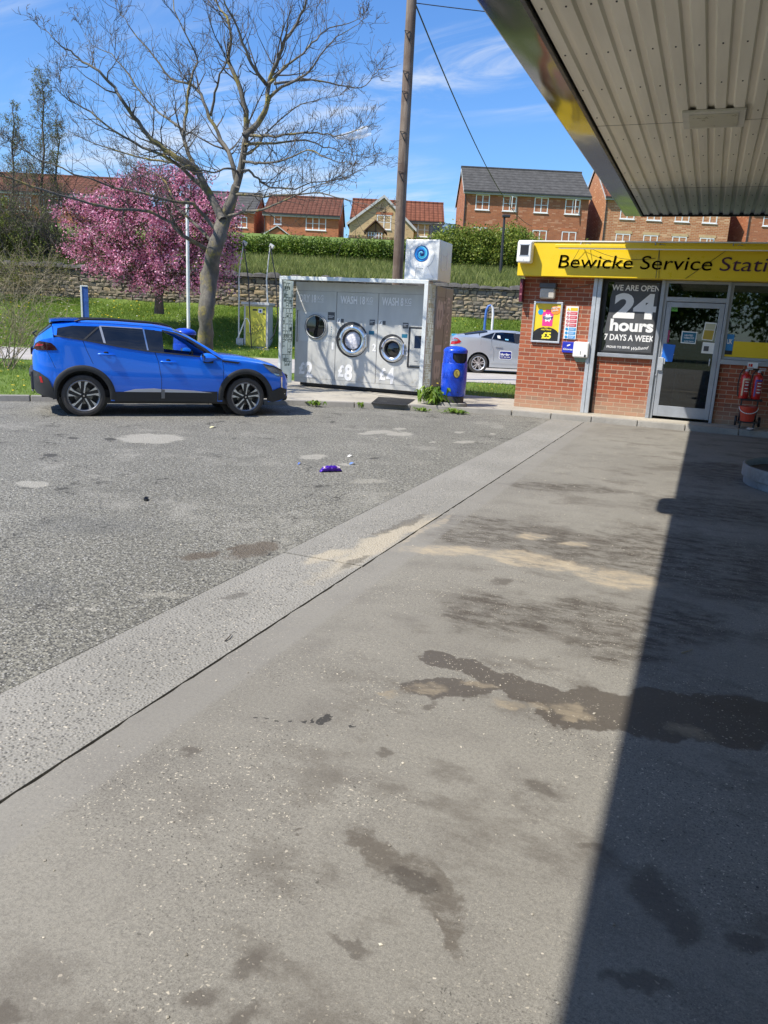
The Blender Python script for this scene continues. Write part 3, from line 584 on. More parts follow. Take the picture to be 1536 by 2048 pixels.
def house(name, label, u0, u1, v, dep, zb, ze, zr, bm_, rm, over=.25, ridge_in=0.0, groove=True, eave_board=M_LEAD):
    t = thing(name, label, 'apartment block' if 'apartment' in name else 'house', B(u0, v, zb), AZ, 'houses on the hill')
    I = Bm(u0, v, zb); W = u1 - u0; H = ze - zb; R = zr - zb
    mb = MB(); vs = [(0, 0, 0), (W, 0, 0), (W, dep, 0), (0, dep, 0), (0, 0, H), (W, 0, H), (W, dep, H), (0, dep, H), (0, dep / 2, R - .06), (W, dep / 2, R - .06)]
    mb.add([I @ Vector(p) for p in vs], [(0, 1, 5, 4), (2, 3, 7, 6), (1, 2, 6, 9, 5), (3, 0, 4, 8, 7), (4, 5, 9, 8), (7, 8, 9, 6)]); obj('wall', mb, bm_, t)
    s = (R - H) / (dep / 2); mb = MB(); o = over
    for sg in (0, 1):
        y0 = -o if sg == 0 else dep + o; vs = [(-.12, y0, H - o * s), (W + .12, y0, H - o * s), (W + .12, dep / 2, R), (-.12, dep / 2, R)]; vs += [(a, b, c + .09) for a, b, c in vs]
        mb.add([I @ Vector(p) for p in vs], [(0, 1, 2, 3), (4, 7, 6, 5), (0, 4, 5, 1), (1, 5, 6, 2), (2, 6, 7, 3), (3, 7, 4, 0)])
    rf = obj('roof', mb, rm, t)
    mb = MB(); mb.tube([I @ Vector((-.15, dep / 2, R + .07)), I @ Vector((W + .15, dep / 2, R + .07))], .13, 8); obj('ridge_tiles', mb, rm, rf)
    mb = MB(); mb.box(-.12, W + .12, -o - .02, -o + .02, H - o * s - .2, H - o * s + .03, I); mb.box(-.12, W + .12, -o, -.01, H - o * s - .2, H - o * s - .17, I); obj('eaves_board', mb, eave_board, t)
    mb = MB(); mb.box(-.14, W + .14, -o - .14, -o - .03, H - o * s - .06, H - o * s + .03, I); mb.tube([I @ Vector((.06, -.06, H - .2)), I @ Vector((.06, -.06, 0))], .045, 6); obj('gutter', mb, M_GUT, t)
    mb = MB()
    for x in (-.13, W + .11):
        mb.mark()
        for a, b in (((x, -o, H - o * s + .02), (x, dep / 2, R + .02)), ((x, dep + o, H - o * s + .02), (x, dep / 2, R + .02))):
            mb.add([I @ Vector(p) for p in (a, (a[0] + .03, a[1], a[2]), (b[0] + .03, b[1], b[2]), b, (a[0], a[1], a[2] - .2), (a[0] + .03, a[1], a[2] - .2), (b[0] + .03, b[1], b[2] - .2), (b[0], b[1], b[2] - .2))], [(0, 1, 2, 3), (7, 6, 5, 4), (0, 4, 5, 1), (3, 2, 6, 7), (0, 3, 7, 4), (1, 5, 6, 2)])
    obj('barge_board', mb, M_BARGE, t)
    return t, I
# right-hand apartment block
t, I = house('apartment_block', 'red brick apartment block with long grey roof rising behind the green bush', 5.35, 15.6, 68, 9.0, 5.0, 12.65, 15.1, M_BR_APT, M_T_GREY)
li = MB()
for i, x in enumerate((1.0, 3.25, 5.85, 8.4)):
    T = I @ Matrix.Translation((x, 0, 6.2)); window(t, T, 1.0 if i != 3 else 1.1, 1.05, open_=i in (1, 3))
for i, x in enumerate((.95, 3.25, 5.9, 8.35)):
    T = I @ Matrix.Translation((x, 0, 2.95 if i in (0, 3) else 3.25)); hh = 1.75 if i in (0, 3) else 1.45; window(t, T, 1.05, hh, juliet=(i == 3)); lintel(li, T, 1.05, hh)
for x in (.95, 3.25, 5.9, 8.35): window(t, I @ Matrix.Translation((x, 0, .6)), 1.05, 1.3)
obj('lintel', li, M_BR_RED, t)
t2, I = house('apartment_block', 'mottled brick apartment block partly hidden behind the forecourt canopy', 17.0, 27.4, 68, 9.0, 5.0, 12.75, 15.9, M_BR_APT2, M_T_RED)
li = MB()
for i, x in enumerate((1.35, 3.6, 5.9, 8.2)): T = I @ Matrix.Translation((x, 0, 6.05)); window(t2, T, 1.05, 1.05)
for i, x in enumerate((1.2, 3.5, 5.9, 8.2)): T = I @ Matrix.Translation((x, 0, 3.0 if i == 0 else 3.3)); window(t2, T, 1.05, 1.75 if i == 0 else 1.45, juliet=i == 0, open_=i == 3); lintel(li, T, 1.05, 1.75 if i == 0 else 1.45)
obj('lintel', li, M_BR_CREAM, t2)
t3, I = house('apartment_block', 'dark red brick apartment block at the far right edge beyond the shop roof', 28.9, 40, 68, 9.0, 5.0, 12.75, 15.9, M_BR_APT, M_T_RED)
li = MB()
for i, x in enumerate((1.3, 3.6, 6, 8.3)):
    for z in (3.1, 6.05): T = I @ Matrix.Translation((x, 0, z)); window(t3, T, 1.05, 1.35 if z < 4 else 1.05)
    lintel(li, I @ Matrix.Translation((x, 0, 3.1)), 1.05, 1.35)
obj('lintel', li, M_BR_RED, t3)
mb = MB(); mb.lathe([(0, .0), (.32, .08), (.33, .1)], 16, Bm(5.35 + 2.55, 67.75, 8.8) @ Matrix.Rotation(math.radians(100), 4, 'X')); mb.tube([B(7.9, 67.9, 8.7), B(7.9, 68.0, 8.5)], .03, 6); d = obj('satellite_dish', mb, M_GUT, None); tag(d, 'dark satellite dish on the red brick apartment block above the green bush', 'satellite dish')
# red brick house
t, I = house('brick_house', 'orange red brick house with brown tiled roof behind the bare tree branches', -12.35, -5.5, 75, 7.5, 7.0, 11.0, 12.9, M_BR_RED, M_T_RED2)
window(t, I @ Matrix.Translation((.98, 0, 3.05)), .52, .78, 1, 2); window(t, I @ Matrix.Translation((3.9, 0, 2.7)), 1.72, 1.02, 3, 2)
mb = MB(); mb.add([I @ Vector(p) for p in [(-.6, -1.2, 0), (3.2, -1.2, 0), (3.2, -1.2, 1.4), (1.4, -1.2, 2.55), (-.6, -1.2, 1.4), (-.6, 0, 0), (3.2, 0, 0), (3.2, 0, 1.4), (1.4, 0, 2.55), (-.6, 0, 1.4)]], [(0, 1, 2, 3, 4), (0, 5, 6, 1), (1, 6, 7, 2), (4, 9, 5, 0)]); obj('gabled_extension', mb, M_BR_RED, t)
mb = MB()
for a, b in (((-.85, 1.28), (1.4, 2.66)), ((3.45, 1.28), (1.4, 2.66))): mb.add([I @ Vector(p) for p in ((a[0], -1.35, a[1]), (b[0], -1.35, b[1]), (b[0], 0, b[1]), (a[0], 0, a[1]), (a[0], -1.35, a[1] + .1), (b[0], -1.35, b[1] + .1), (b[0], 0, b[1] + .1), (a[0], 0, a[1] + .1))], [(0, 1, 2, 3), (7, 6, 5, 4), (0, 4, 5, 1), (1, 5, 6, 2), (2, 6, 7, 3), (3, 7, 4, 0)])
obj('extension_roof', mb, M_BARGE, t)
# buff house with gable
t, I = house('buff_brick_house', 'buff brick house with red tiled roof and front gable left of the wooden pole', -4.35, 4.05, 75, 7.0, 7.0, 10.95, 12.9, M_BR_CREAM, M_T_RED)
gx0, gx1, pk = -.35, 6.0, 2.95
mb = MB(); mb.add([I @ Vector(p) for p in [(gx0 + .25, -1.0, 0), (gx1 - .25, -1.0, 0), (gx1 - .25, -1, 3.2), (pk, -1, 5.55), (gx0 + .25, -1, 3.5), (gx0 + .25, 2, 0), (gx1 - .25, 2, 0), (gx1 - .25, 2, 3.2), (pk, 2, 5.55), (gx0 + .25, 2, 3.5)]], [(0, 1, 2, 3, 4), (1, 6, 7, 2), (4, 9, 5, 0)]); obj('front_gable', mb, M_BR_CREAM, t)
mb = MB(); mb2 = MB()
for a, b in (((gx0, 3.2), (pk, 5.72)), ((gx1, 2.95), (pk, 5.72))):
    mb.add([I @ Vector(p) for p in ((a[0], -1.2, a[1]), (b[0], -1.2, b[1]), (b[0], 3, b[1]), (a[0], 3, a[1]), (a[0], -1.2, a[1] + .09), (b[0], -1.2, b[1] + .09), (b[0], 3, b[1] + .09), (a[0], 3, a[1] + .09))], [(0, 1, 2, 3), (7, 6, 5, 4), (0, 4, 5, 1), (1, 5, 6, 2), (2, 6, 7, 3), (3, 7, 4, 0)])
    mb2.add([I @ Vector(p) for p in ((a[0], -1.24, a[1] - .16), (b[0], -1.24, b[1] - .16), (b[0], -1.24, b[1] + .1), (a[0], -1.24, a[1] + .1), (a[0], -1.19, a[1] - .16), (b[0], -1.19, b[1] - .16), (b[0], -1.19, b[1] + .1), (a[0], -1.19, a[1] + .1))], [(0, 1, 2, 3), (7, 6, 5, 4), (0, 4, 5, 1), (1, 5, 6, 2), (2, 6, 7, 3), (3, 7, 4, 0)])
obj('gable_roof', mb, M_T_RED, t); obj('gable_board', mb2, M_BARGE, t)
T = I @ Matrix.Translation((2.45, -1.0, 2.95)); window(t, T, 1.15, 1.1); mb = MB(); lintel(mb, T, 1.15, 1.1); obj('lintel', mb, M_BR_RED, t)
window(t, I @ Matrix.Translation((6.2, 0, 2.6)), 1.15, 1.05)
mb = MB(); mb.lathe([(0, .16), (.2, .1), (.28, 0)], 12, I @ Matrix.Translation((7.85, -.02, 3.25)) @ Matrix.Rotation(math.pi / 2, 4, 'X')); o = obj('alarm_box', mb, pm('dark green plastic', (.02, .11, .06), .4), t)
# grey roofed house and the far left house
t, I = house('brick_house', 'grey roofed brick house with a dark gable between the blossom and the tree trunk', -20.5, -13.3, 75, 7.5, 7.0, 11.1, 12.95, M_BR_RED, M_T_GREY); window(t, I @ Matrix.Translation((5.6, 0, 2.6)), .9, .8); window(t, I @ Matrix.Translation((2, 0, 2.6)), 1.3, .9)
t, I = house('brick_house', 'long red roofed house behind the thin budding trees at the left edge', -38, -24.6, 70, 8, 7.0, 11.1, 12.95, M_BR_RED, M_T_RED2, eave_board=M_WHITE)
for x in (1, 3.1, 5.0, 7.6, 10): window(t, I @ Matrix.Translation((x, 0, 2.55)), 1.4, 1.0, 3, 1)
# summer house, decking fence and trampoline behind the hedge
M_TIM = pm('brown stained timber', (.10, .045, .022), .7, var=.3); M_TIM2 = pm('orange fence timber', (.30, .15, .06), .75, var=.3)
t = thing('summer_house', 'small timber summer house with brown pitched roof in front of the buff brick house', 'summer house', B(-2.7, 70, 7.4), AZ)
I = Bm(-2.7, 70, 7.4)
mb = MB(); mb.add([I @ Vector(p) for p in [(0, 0, 0), (1.5, 0, 0), (1.5, 0, 1.95), (.75, 0, 2.6), (0, 0, 1.95), (0, 2, 0), (1.5, 2, 0), (1.5, 2, 1.95), (.75, 2, 2.6), (0, 2, 1.95)]], [(0, 1, 2, 3, 4), (1, 6, 7, 2), (4, 9, 5, 0), (5, 9, 8, 7, 6)]); obj('wall', mb, M_TIM2, t)
mb = MB()
for a, b in (((-.25, 1.72), (.75, 2.68)), ((1.75, 1.72), (.75, 2.68))): mb.add([I @ Vector(p) for p in ((a[0], -.3, a[1]), (b[0], -.3, b[1]), (b[0], 2.1, b[1]), (a[0], 2.1, a[1]), (a[0], -.3, a[1] + .12), (b[0], -.3, b[1] + .12), (b[0], 2.1, b[1] + .12), (a[0], 2.1, a[1] + .12))], [(0, 1, 2, 3), (7, 6, 5, 4), (0, 4, 5, 1), (1, 5, 6, 2), (2, 6, 7, 3), (3, 7, 4, 0)])
mb.box(-.05, 1.55, -.06, .0, 1.78, 1.86, I); mb.box(.70, .80, -.06, 0, 1.86, 2.6, I); obj('roof', mb, M_TIM, t)
for x in (.2, .85): window(t, I @ Matrix.Translation((x, 0, 1.25)), .42, .5, 2, 2)
def palings(name, label, u0, u1, v, z0, z1, mat, gap=.13):
    t = thing(name, label, 'fence', B((u0 + u1) / 2, v, z0)); I = Bm(0, v, 0); mb = MB(); u = u0
    while u < u1: mb.box(u, u + gap * .7, 0, .02, z0, z1 + random.uniform(-.02, .02), I); u += gap
    obj('palings', mb, mat, t); mb = MB()
    for z in (z0 + .2, z1 - .2): mb.box(u0, u1, .02, .06, z - .04, z + .04, I)
    obj('rail', mb, mat, t)
palings('timber_fence', 'low brown paling fence behind the hedge in front of the buff brick house', -4.2, .6, 69, 7.6, 8.72, M_TIM)
t = thing('trampoline', 'trampoline with dark safety net between the buff house and the apartment block', 'trampoline', B(3.9, 68.5, 7.6))
mb = MB(); mb.lathe([(1.25, .75), (1.3, .8), (1.25, .85)], 24, Bm(3.9, 68.5, 7.6)); 
for k in range(6): a = k * math.pi / 3; mb.tube([Bm(3.9, 68.5, 7.6) @ Vector((1.3 * math.cos(a), 1.3 * math.sin(a), 0)), Bm(3.9, 68.5, 7.6) @ Vector((1.3 * math.cos(a), 1.3 * math.sin(a), 2.2))], .035, 6)
mb.lathe([(1.3, 2.16), (1.32, 2.2), (1.3, 2.24)], 24, Bm(3.9, 68.5, 7.6)); obj('frame', mb, M_GUT, t)
def netmat():
    n = NT('trampoline net'); n.set('Base Color', (.02, .03, .05)); n.set('Alpha', .55); return n.m
mb = MB(); mb.lathe([(1.26, .8), (1.28, 2.15)], 24, Bm(3.9, 68.5, 7.6)); obj('safety_net', mb, netmat(), t)

# ================================================================ vegetation
def clump_leaves(blobs, n, size, edge=.55, asp=1.0, up=.3, per=14, sp=2.2):
    """leaf quads gathered into twig-end clumps spread through lumpy ellipsoids"""
    tot = sum(b[3] * b[4] * b[5] for b in blobs); out = []
    for (x, y, z, rx, ry, rz) in blobs:
        k = int(n * rx * ry * rz / tot); nc = max(8, k // per); d = rng.normal(size=(nc, 3)); d /= np.linalg.norm(d, axis=1)[:, None]
        r = rng.uniform(0, 1, nc) ** (1 / 3 * (1 - edge) + .02) * rng.uniform(.75, 1.08, nc); c = d * r[:, None] * np.array([rx, ry, rz]) + np.array([x, y, z])
        p = c[rng.integers(0, nc, k)] + rng.normal(size=(k, 3)) * size * sp; out.append(p)
    return quads_cloud(np.concatenate(out), size, asp, up)
M_HEDGE = leafmat('hedge leaves', [(.05, .105, .012), (.12, .20, .022), (.23, .30, .045), (.08, .13, .018)], .45, .3)
M_BUSH = leafmat('bush leaves', [(.10, .16, .02), (.22, .29, .04), (.36, .40, .08), (.13, .19, .03)], .5, .35)
M_TWIG = pm('hedge twig', (.07, .05, .035), .9)
def Bb(u, v, z, ru, rv, rz): p = B(u, v, z); return (*p, ru, rv, rz)
t = thing('hedge', 'long clipped dark green hedge running behind the rough grass bank', 'hedge', B(-3, 50, 5.0))
bl = []
for i in range(44): u = -14.5 + i * .38; bl.append(Bb(u, 50 + rng.normal() * .12, 5.75 + .02 * (u + 9) * .3 + rng.normal() * .05, .48, .55, .60 + rng.uniform(-.14, .16)))
v, f = clump_leaves(bl, 36000, .07, .7, per=30, sp=2.4); npobj('foliage', v, f, M_HEDGE, t)
mb = MB()
for i in range(60): u = -14 + i * .27; p = Vector(B(u, 50, 5.0)); mb.tube([p, p + Vector((rng.normal() * .1, rng.normal() * .1, .5)), p + Vector((rng.normal() * .3, rng.normal() * .2, 1.0))], [.03, .02, .008], 4)
obj('stems', mb, M_TWIG, t)
t = thing('bush', 'large light green bush in front of the red brick apartment block', 'bush', B(5.5, 49, 5.0))
bl = [Bb(*q) for q in [(2.3, 49, 5.9, 1.2, .9, .9), (3.4, 49, 6.3, 1.2, 1, 1.05), (4.6, 49, 6.2, 1.2, 1, 1.2), (5.9, 49, 6.25, 1.3, 1, 1.15), (7.1, 49, 6.45, 1.1, 1, 1.1), (8.1, 49, 6.2, 1.1, 1, .9), (4.0, 49, 6.95, .5, .5, .45), (6.9, 49, 7.1, .5, .5, .5), (9.3, 49.5, 5.8, 1.3, 1, .8), (11.5, 50, 5.9, 1.8, 1, .9), (2.6, 49, 6.9, .35, .35, .4)]]
v, f = clump_leaves(bl, 36000, .075, .6, per=40, sp=3.0); npobj('foliage', v, f, M_BUSH, t)
mb = MB()
for i in range(50): u = 2 + rng.uniform(0, 7); p = Vector(B(u, 49, 5.0)); mb.tube([p, p + Vector((rng.normal() * .2, rng.normal() * .1, .7)), p + Vector((rng.normal() * .5, rng.normal() * .2, 1.5))], [.04, .02, .006], 4)
obj('stems', mb, M_TWIG, t)

# --- branching
class Tree:
    def __init__(s): s.mb = MB(); s.tips = []
    def limb(s, P, R, n=6): s.mb.tube(P, R, n, cap=False)
    def grow(s, p, d, ln, r, lvl, up=.15, curl=.35, kids=(4, 6), shrink=.62, nseg=4, minr=.003, spread=(.5, 1.1), n=4):
        P = [p]; R = [r]; dd = d.copy()
        for i in range(nseg):
            dd = (dd + Vector(rng.normal(size=3)) * curl * .42 + Vector((0, 0, up * .5))).normalized(); P.append(P[-1] + dd * (ln / nseg)); R.append(max(minr, r * (1 - (i + 1) / nseg * .72)))
        s.mb.tube(P, R, n if lvl > 1 else 3, cap=False); s.tips.append((P[-1], dd))
        if lvl <= 0: return
        k = rng.integers(kids[0], kids[1] + 1)
        for i in range(k):
            t = rng.uniform(.22, 1.0) if i else 1.0; j = min(nseg - 1, int(t * nseg)); q = P[j].lerp(P[j + 1], t * nseg - j if t < 1 else 1.0)
            ax = Vector(rng.normal(size=3)).cross(dd).normalized(); base = (P[j + 1] - P[j]).normalized()
            nd = (Matrix.Rotation(rng.uniform(*spread), 3, ax) @ base).normalized()
            s.grow(q, nd, ln * shrink * rng.uniform(.65, 1.15), max(minr, R[j] * .6), lvl - 1, up, curl, kids, shrink, nseg, minr, spread, n)
def barkmat(name, c, lichen=None, amt=.0):
    n = NT(name); a = n.noise(5, 6, .7, n.map(sc=(1, 1, .35))); b = n.noise(30, 4, .7)
    col = n.mix(n.step(a, .35, .65), tuple(x * .6 for x in c), tuple(x * 1.25 for x in c)); col = n.mix(n.math('MULTIPLY', n.step(b, .5, .7), .5), col, tuple(x * .5 for x in c))
    if lichen: col = n.mix(n.math('MULTIPLY', n.step(n.noise(2.2, 5, .7), .5, .66), amt), col, lichen)
    n.set('Base Color', col); n.set('Roughness', .9); n.bump(n.math('ADD', a, n.math('MULTIPLY', b, .6)), .7, .02); return n.m
M_BARK = barkmat('grey bark with ochre lichen', (.15, .135, .11), (.34, .27, .05), .75)
M_BARK2 = barkmat('dark bark', (.11, .09, .072))
# the big bare tree, limbs traced at 16 m
def path16(pts, r0, r1, d0=0.0, d1=0.0, D=16.0):
    P = []; R = []; n = len(pts)
    for i, (x, y) in enumerate(pts): q = i / (n - 1); P.append(Vector(V(x, y, D + d0 + (d1 - d0) * q + .12 * math.sin(i * 2.1 + x)))); R.append(r0 + (r1 - r0) * q ** .8)
    # refine with Catmull-Rom
    Q = []; RR = []
    for i in range(n - 1):
        a, b, c, d = P[max(0, i - 1)], P[i], P[i + 1], P[min(n - 1, i + 2)]
        for k in range(3):
            t = k / 3; Q.append(.5 * ((2 * b) + (c - a) * t + (2 * a - 5 * b + 4 * c - d) * t * t + (3 * b - a - 3 * c + d) * t ** 3)); RR.append(R[i] + (R[i + 1] - R[i]) * t)
    Q.append(P[-1]); RR.append(R[-1]); return Q, RR
LIMBS = [
 ([(445, 440), (421, 391), (405, 364), (391, 337), (353, 315), (331, 298), (304, 279), (276, 246), (246, 203), (226, 174), (197, 143), (166, 122), (140, 104), (114, 86), (92, 58)], .085, .006, 0, -1.2),
 ([(391, 337), (378, 309), (369, 282), (368, 255), (372, 222), (377, 182), (387, 143), (395, 117), (372, 70), (350, 20), (345, -30)], .05, .008, 0, 1.2),
 ([(449, 437), (462, 402), (471, 378), (482, 337), (487, 304), (493, 260), (490, 223), (479, 173), (465, 141), (457, 117), (462, 73), (453, 35), (434, 10), (420, -30)], .10, .012, 0, .6),
 ([(490, 272), (514, 248), (535, 211), (535, 173), (554, 122), (572, 82), (593, 47), (607, 14), (622, -30)], .07, .012, 0, -.8),
 ([(535, 171), (511, 141), (490, 101), (474, 52), (450, 7), (440, -40)], .04, .008, -.2, -1.5),
 ([(537, 170), (555, 150), (570, 134), (607, 105), (631, 77), (661, 56), (697, 47), (722, 35)], .035, .005, -.3, 1.0),
 ([(535, 199), (561, 176), (603, 155), (624, 136), (647, 101), (675, 75), (718, 47)], .035, .005, -.2, -1.0),
 ([(545, 168), (580, 163), (619, 159), (678, 169), (722, 176), (748, 152), (757, 138)], .028, .004, -.3, .5),
 ([(493, 270), (520, 272), (549, 270), (607, 267), (645, 265), (673, 272), (711, 262), (734, 253)], .035, .004, 0, -1.5),
 ([(490, 288), (520, 287), (551, 286), (607, 281), (647, 291), (682, 302), (713, 312)], .035, .004, 0, 1.3),
 ([(484, 323), (510, 325), (537, 326), (572, 319), (617, 300), (645, 312), (680, 325), (700, 320)], .03, .004, 0, -2.0),
 ([(483, 342), (500, 342), (514, 359), (542, 373), (589, 377), (622, 366), (678, 359), (722, 340), (734, 330)], .03, .004, 0, .9),
 ([(468, 389), (493, 389), (525, 391), (594, 389), (640, 386), (690, 400), (752, 412)], .032, .004, 0, -1.4),
 ([(458, 432), (490, 424), (525, 419), (558, 405), (596, 389), (630, 370), (668, 366)], .035, .004, 0, -2.2),
 ([(472, 366), (463, 318), (443, 279), (421, 235), (400, 190), (382, 169), (340, 156), (309, 112), (275, 75), (249, 39), (234, 18)], .055, .005, 0, 1.4),
 ([(421, 232), (432, 185), (440, 150), (452, 120), (430, 70), (415, 30)], .03, .006, .5, -.5),
 ([(432, 460), (408, 432), (383, 408), (339, 402), (285, 386), (230, 375), (150, 345), (80, 318), (30, 290)], .045, .006, 0, -2.2),
 ([(421, 479), (383, 441), (350, 411), (339, 385), (331, 364), (300, 340), (262, 330)], .04, .006, 0, 1.0),
 ([(416, 500), (367, 471), (339, 446), (298, 424), (230, 416), (150, 400), (60, 370), (0, 350), (-40, 345)], .045, .012, 0, -3.0),
 ([(421, 391), (383, 353), (339, 318), (285, 293), (230, 263), (180, 225), (140, 200), (118, 184)], .05, .005, 0, -.6),
 ([(391, 345), (360, 330), (330, 322), (290, 318), (230, 300), (170, 280), (122, 252)], .035, .004, 0, .7),
 ([(368, 262), (340, 240), (318, 225), (280, 185), (258, 150), (222, 110), (185, 90), (165, 60)], .03, .004, .4, 1.6),
 ([(478, 345), (455, 335), (430, 345), (400, 338), (372, 330), (345, 350), (300, 365)], .025, .004, 0, -2.0),
 ([(487, 310), (510, 300), (530, 270), (560, 240), (600, 210), (640, 200), (680, 190)], .03, .004, 0, 1.8),
]
tb = V(415, 760, 16.0); t = thing('bare_tree', 'large bare tree with lichened grey branches standing behind the blue car', 'tree', (tb[0], tb[1], .1))
tr = Tree(); Q, R_ = path16([(419, 805), (415, 760), (412, 720), (411, 680), (412, 640), (414, 600), (417, 572), (421, 540), (428, 505), (438, 470), (447, 442), (456, 420), (465, 396), (473, 372)], .14, .14)
R_ = [np.interp(i / (len(Q) - 1), [0, .08, .29, .42, .49, .55, .67, .80, .9, 1], [.24, .17, .145, .16, .185, .155, .14, .145, .10, .07]) for i in range(len(Q))]
mbt = MB(); mbt.tube(Q, R_, 20)
rngs = rng
for i in range(0, len(mbt.v)):
    x, y, z = mbt.v[i]; k = .012 * math.sin(z * 9 + x * 7) + .01 * math.sin(z * 21 + y * 13); mbt.v[i] = (x + k, y + k * .7, z)
obj('trunk', mbt, M_BARK, t, smooth=60)
mbl = MB(); allL = []
for pts, r0, r1, d0, d1 in LIMBS:
    P, R = path16(pts, r0 * .94, r1 * .95, d0, d1); P = [p + Vector(rng.normal(size=3)) * .016 * (i % 3 == 0) for i, p in enumerate(P)]; mbl.tube(P, R, 8, cap=False); allL.append((P, R))
obj('limb', mbl, M_BARK, t, smooth=60)
for P, R in allL:
    L = sum((b - a).length for a, b in zip(P[:-1], P[1:])); k = int(L * 6.8)
    for i in range(k):
        q = .10 + .9 * rng.uniform() ** .8; j = min(len(P) - 2, int(q * (len(P) - 1))); base = (P[j + 1] - P[j]).normalized(); p = P[j].lerp(P[j + 1], rng.uniform())
        ax = Vector(rng.normal(size=3)).cross(base).normalized(); nd = (Matrix.Rotation(rng.uniform(.5, 1.15), 3, ax) @ base); nd = (nd + Vector((0, 0, .18))).normalized()
        big = rng.uniform() < .33
        tr.grow(p, nd, (rng.uniform(.5, 1.05) if big else rng.uniform(.22, .5)) * (1.15 - .45 * j / len(P)), max(.006, min(.018, R[j] * .5)), 2 if big else 1, up=.26, curl=.5, kids=(3, 5), shrink=.58, nseg=4, minr=.0030, n=4)
    for k in range(3): tr.grow(P[-1], (P[-1] - P[-2]).normalized(), rng.uniform(.2, .45), R[-1] * .8, 2, up=.25, curl=.7, kids=(3, 5), shrink=.6, nseg=4, minr=.0034)
print('bare tree faces', len(tr.mb.f))
obj('twigs', tr.mb, pm('fine grey brown twigs', (.10, .082, .06), .9, var=.25), t)

# pink blossom tree, 31 m off
base = V(318, 612, 31.0); t = thing('blossom_tree', 'spreading tree covered in deep pink blossom in front of the stone wall', 'tree', (base[0], base[1], bank_z(float(np.dot(base, RT)), 31.0)))
M_BLOSS = leafmat('pink blossom', [(.44, .10, .20), (.72, .27, .41), (.87, .55, .66), (.60, .18, .31)], .6, .3)
def Vb(px, py, D, r, ry=None): p = V(px, py, D); s = D / 1540; return (p[0], p[1], p[2], r * s, r * s * .9, (ry or r) * s)
bl = [Vb(*q) for q in [(300, 395, 31, 62, 50), (365, 385, 31.5, 50, 40), (235, 420, 31, 55, 45), (170, 430, 30.5, 42, 34), (150, 425, 30.5, 38, 26), (215, 480, 30, 60, 46), (160, 495, 30, 44, 22), (290, 470, 30, 70, 56), (370, 455, 30.5, 62, 56), (430, 440, 31, 46, 50), (440, 500, 31, 38, 46), (250, 530, 29.8, 52, 26), (330, 540, 29.8, 50, 30), (400, 535, 30.5, 45, 40), (195, 535, 30, 36, 16), (285, 350, 31, 30, 22), (240, 375, 31, 26, 24), (345, 350, 31.5, 28, 20), (410, 395, 31.5, 34, 30), (452, 540, 31, 20, 26), (300, 566, 30, 50, 18), (385, 568, 30, 44, 20), (448, 572, 31, 16, 20), (225, 556, 30, 26, 12), (475, 470, 31, 14, 26), (415, 355, 31.5, 12, 14), (465, 402, 31, 16, 16)]]
v, f = clump_leaves(bl, 38000, .046, .6, up=0, per=42, sp=2.9); npobj('blossom', v, f, M_BLOSS, t)
v, f = clump_leaves(bl, 12000, .05, .1, up=0); npobj('leaves', v, f, leafmat('dark inner leaves', [(.05, .02, .02), (.08, .05, .03), (.05, .07, .02)], .6, .2), t)  # dark leaf quads stand in for the shaded gaps between blossom clumps
tr = Tree(); b0 = Vector(base) - Vector((0, 0, .3)); c0 = Vector(V(322, 575, 30.8)); tr.mb.tube([b0, Vector(V(318, 595, 31)), c0], [.2, .15, .13], 8)
for (x, y, D) in [(200, 470, 30), (260, 500, 29.6), (320, 480, 29.7), (400, 500, 30.3), (300, 420, 31), (360, 420, 31.5), (240, 440, 31), (430, 470, 31), (170, 450, 30.5), (250, 560, 29.5), (400, 560, 30)]:
    e = Vector(V(x, y, D)); m = c0.lerp(e, .5) + Vector((0, 0, .1)); tr.mb.tube([c0, m, e], [.07, .045, .015], 5, cap=False)
    for k in range(9): q = c0.lerp(e, rng.uniform(.3, 1)); tr.grow(q, ((e - c0).normalized() + Vector(rng.normal(size=3)) * .5).normalized(), rng.uniform(.6, 1.4), .02, 1, curl=.5)
obj('trunk', tr.mb, M_BARK2, t, smooth=60)

# thin budding trees behind the wall, left
M_BUD = leafmat('spring buds', [(.12, .14, .03), (.24, .27, .06), (.17, .13, .06)], .6, .3)
def thin_tree(label, px, pyb, pyt, D, spread, nb, leaves, green=0, size=.034):
    b = V(px, pyb, D); top = V(px + 3, pyt, D); t = thing('budding_tree', label, 'tree', b, group='budding trees behind the stone wall')
    tr = Tree(); P = [Vector(b).lerp(Vector(top), i / 8) + Vector(rng.normal(size=3)) * .06 * (i > 0) for i in range(9)]; H = (P[-1] - P[0]).length
    mbt = MB(); mbt.tube(P, [.09 * (1 - i / 8 * .9) + .008 for i in range(9)], 8, cap=False); obj('trunk', mbt, M_BARK2, t, smooth=60)
    for i in range(nb):
        q = rng.uniform(.06, .97); j = min(7, int(q * 8)); p = P[j].lerp(P[j + 1], q * 8 - j); a = rng.uniform(0, 6.283); d = Vector((math.cos(a), math.sin(a), rng.uniform(.5, 1.1))).normalized()
        tr.grow(p, d, spread * (1.1 - q * .85) * rng.uniform(.6, 1.1), .022 * (1 - q * .6), 2, up=.25, curl=.4, kids=(4, 6), shrink=.5, nseg=4, minr=.005)
    obj('branches', tr.mb, M_BARK2, t)
    c = np.array([tuple(p) for p, d in tr.tips]); c = c[rng.integers(0, len(c), leaves)] + rng.normal(size=(leaves, 3)) * .06
    v, f = quads_cloud(c, size); npobj('leaves', v, f, M_BUD, t)
    return t
thin_tree('tall thin budding tree at the left whose tip reaches highest above the far roof', 84, 540, 150, 40, 1.7, 84, 4200)
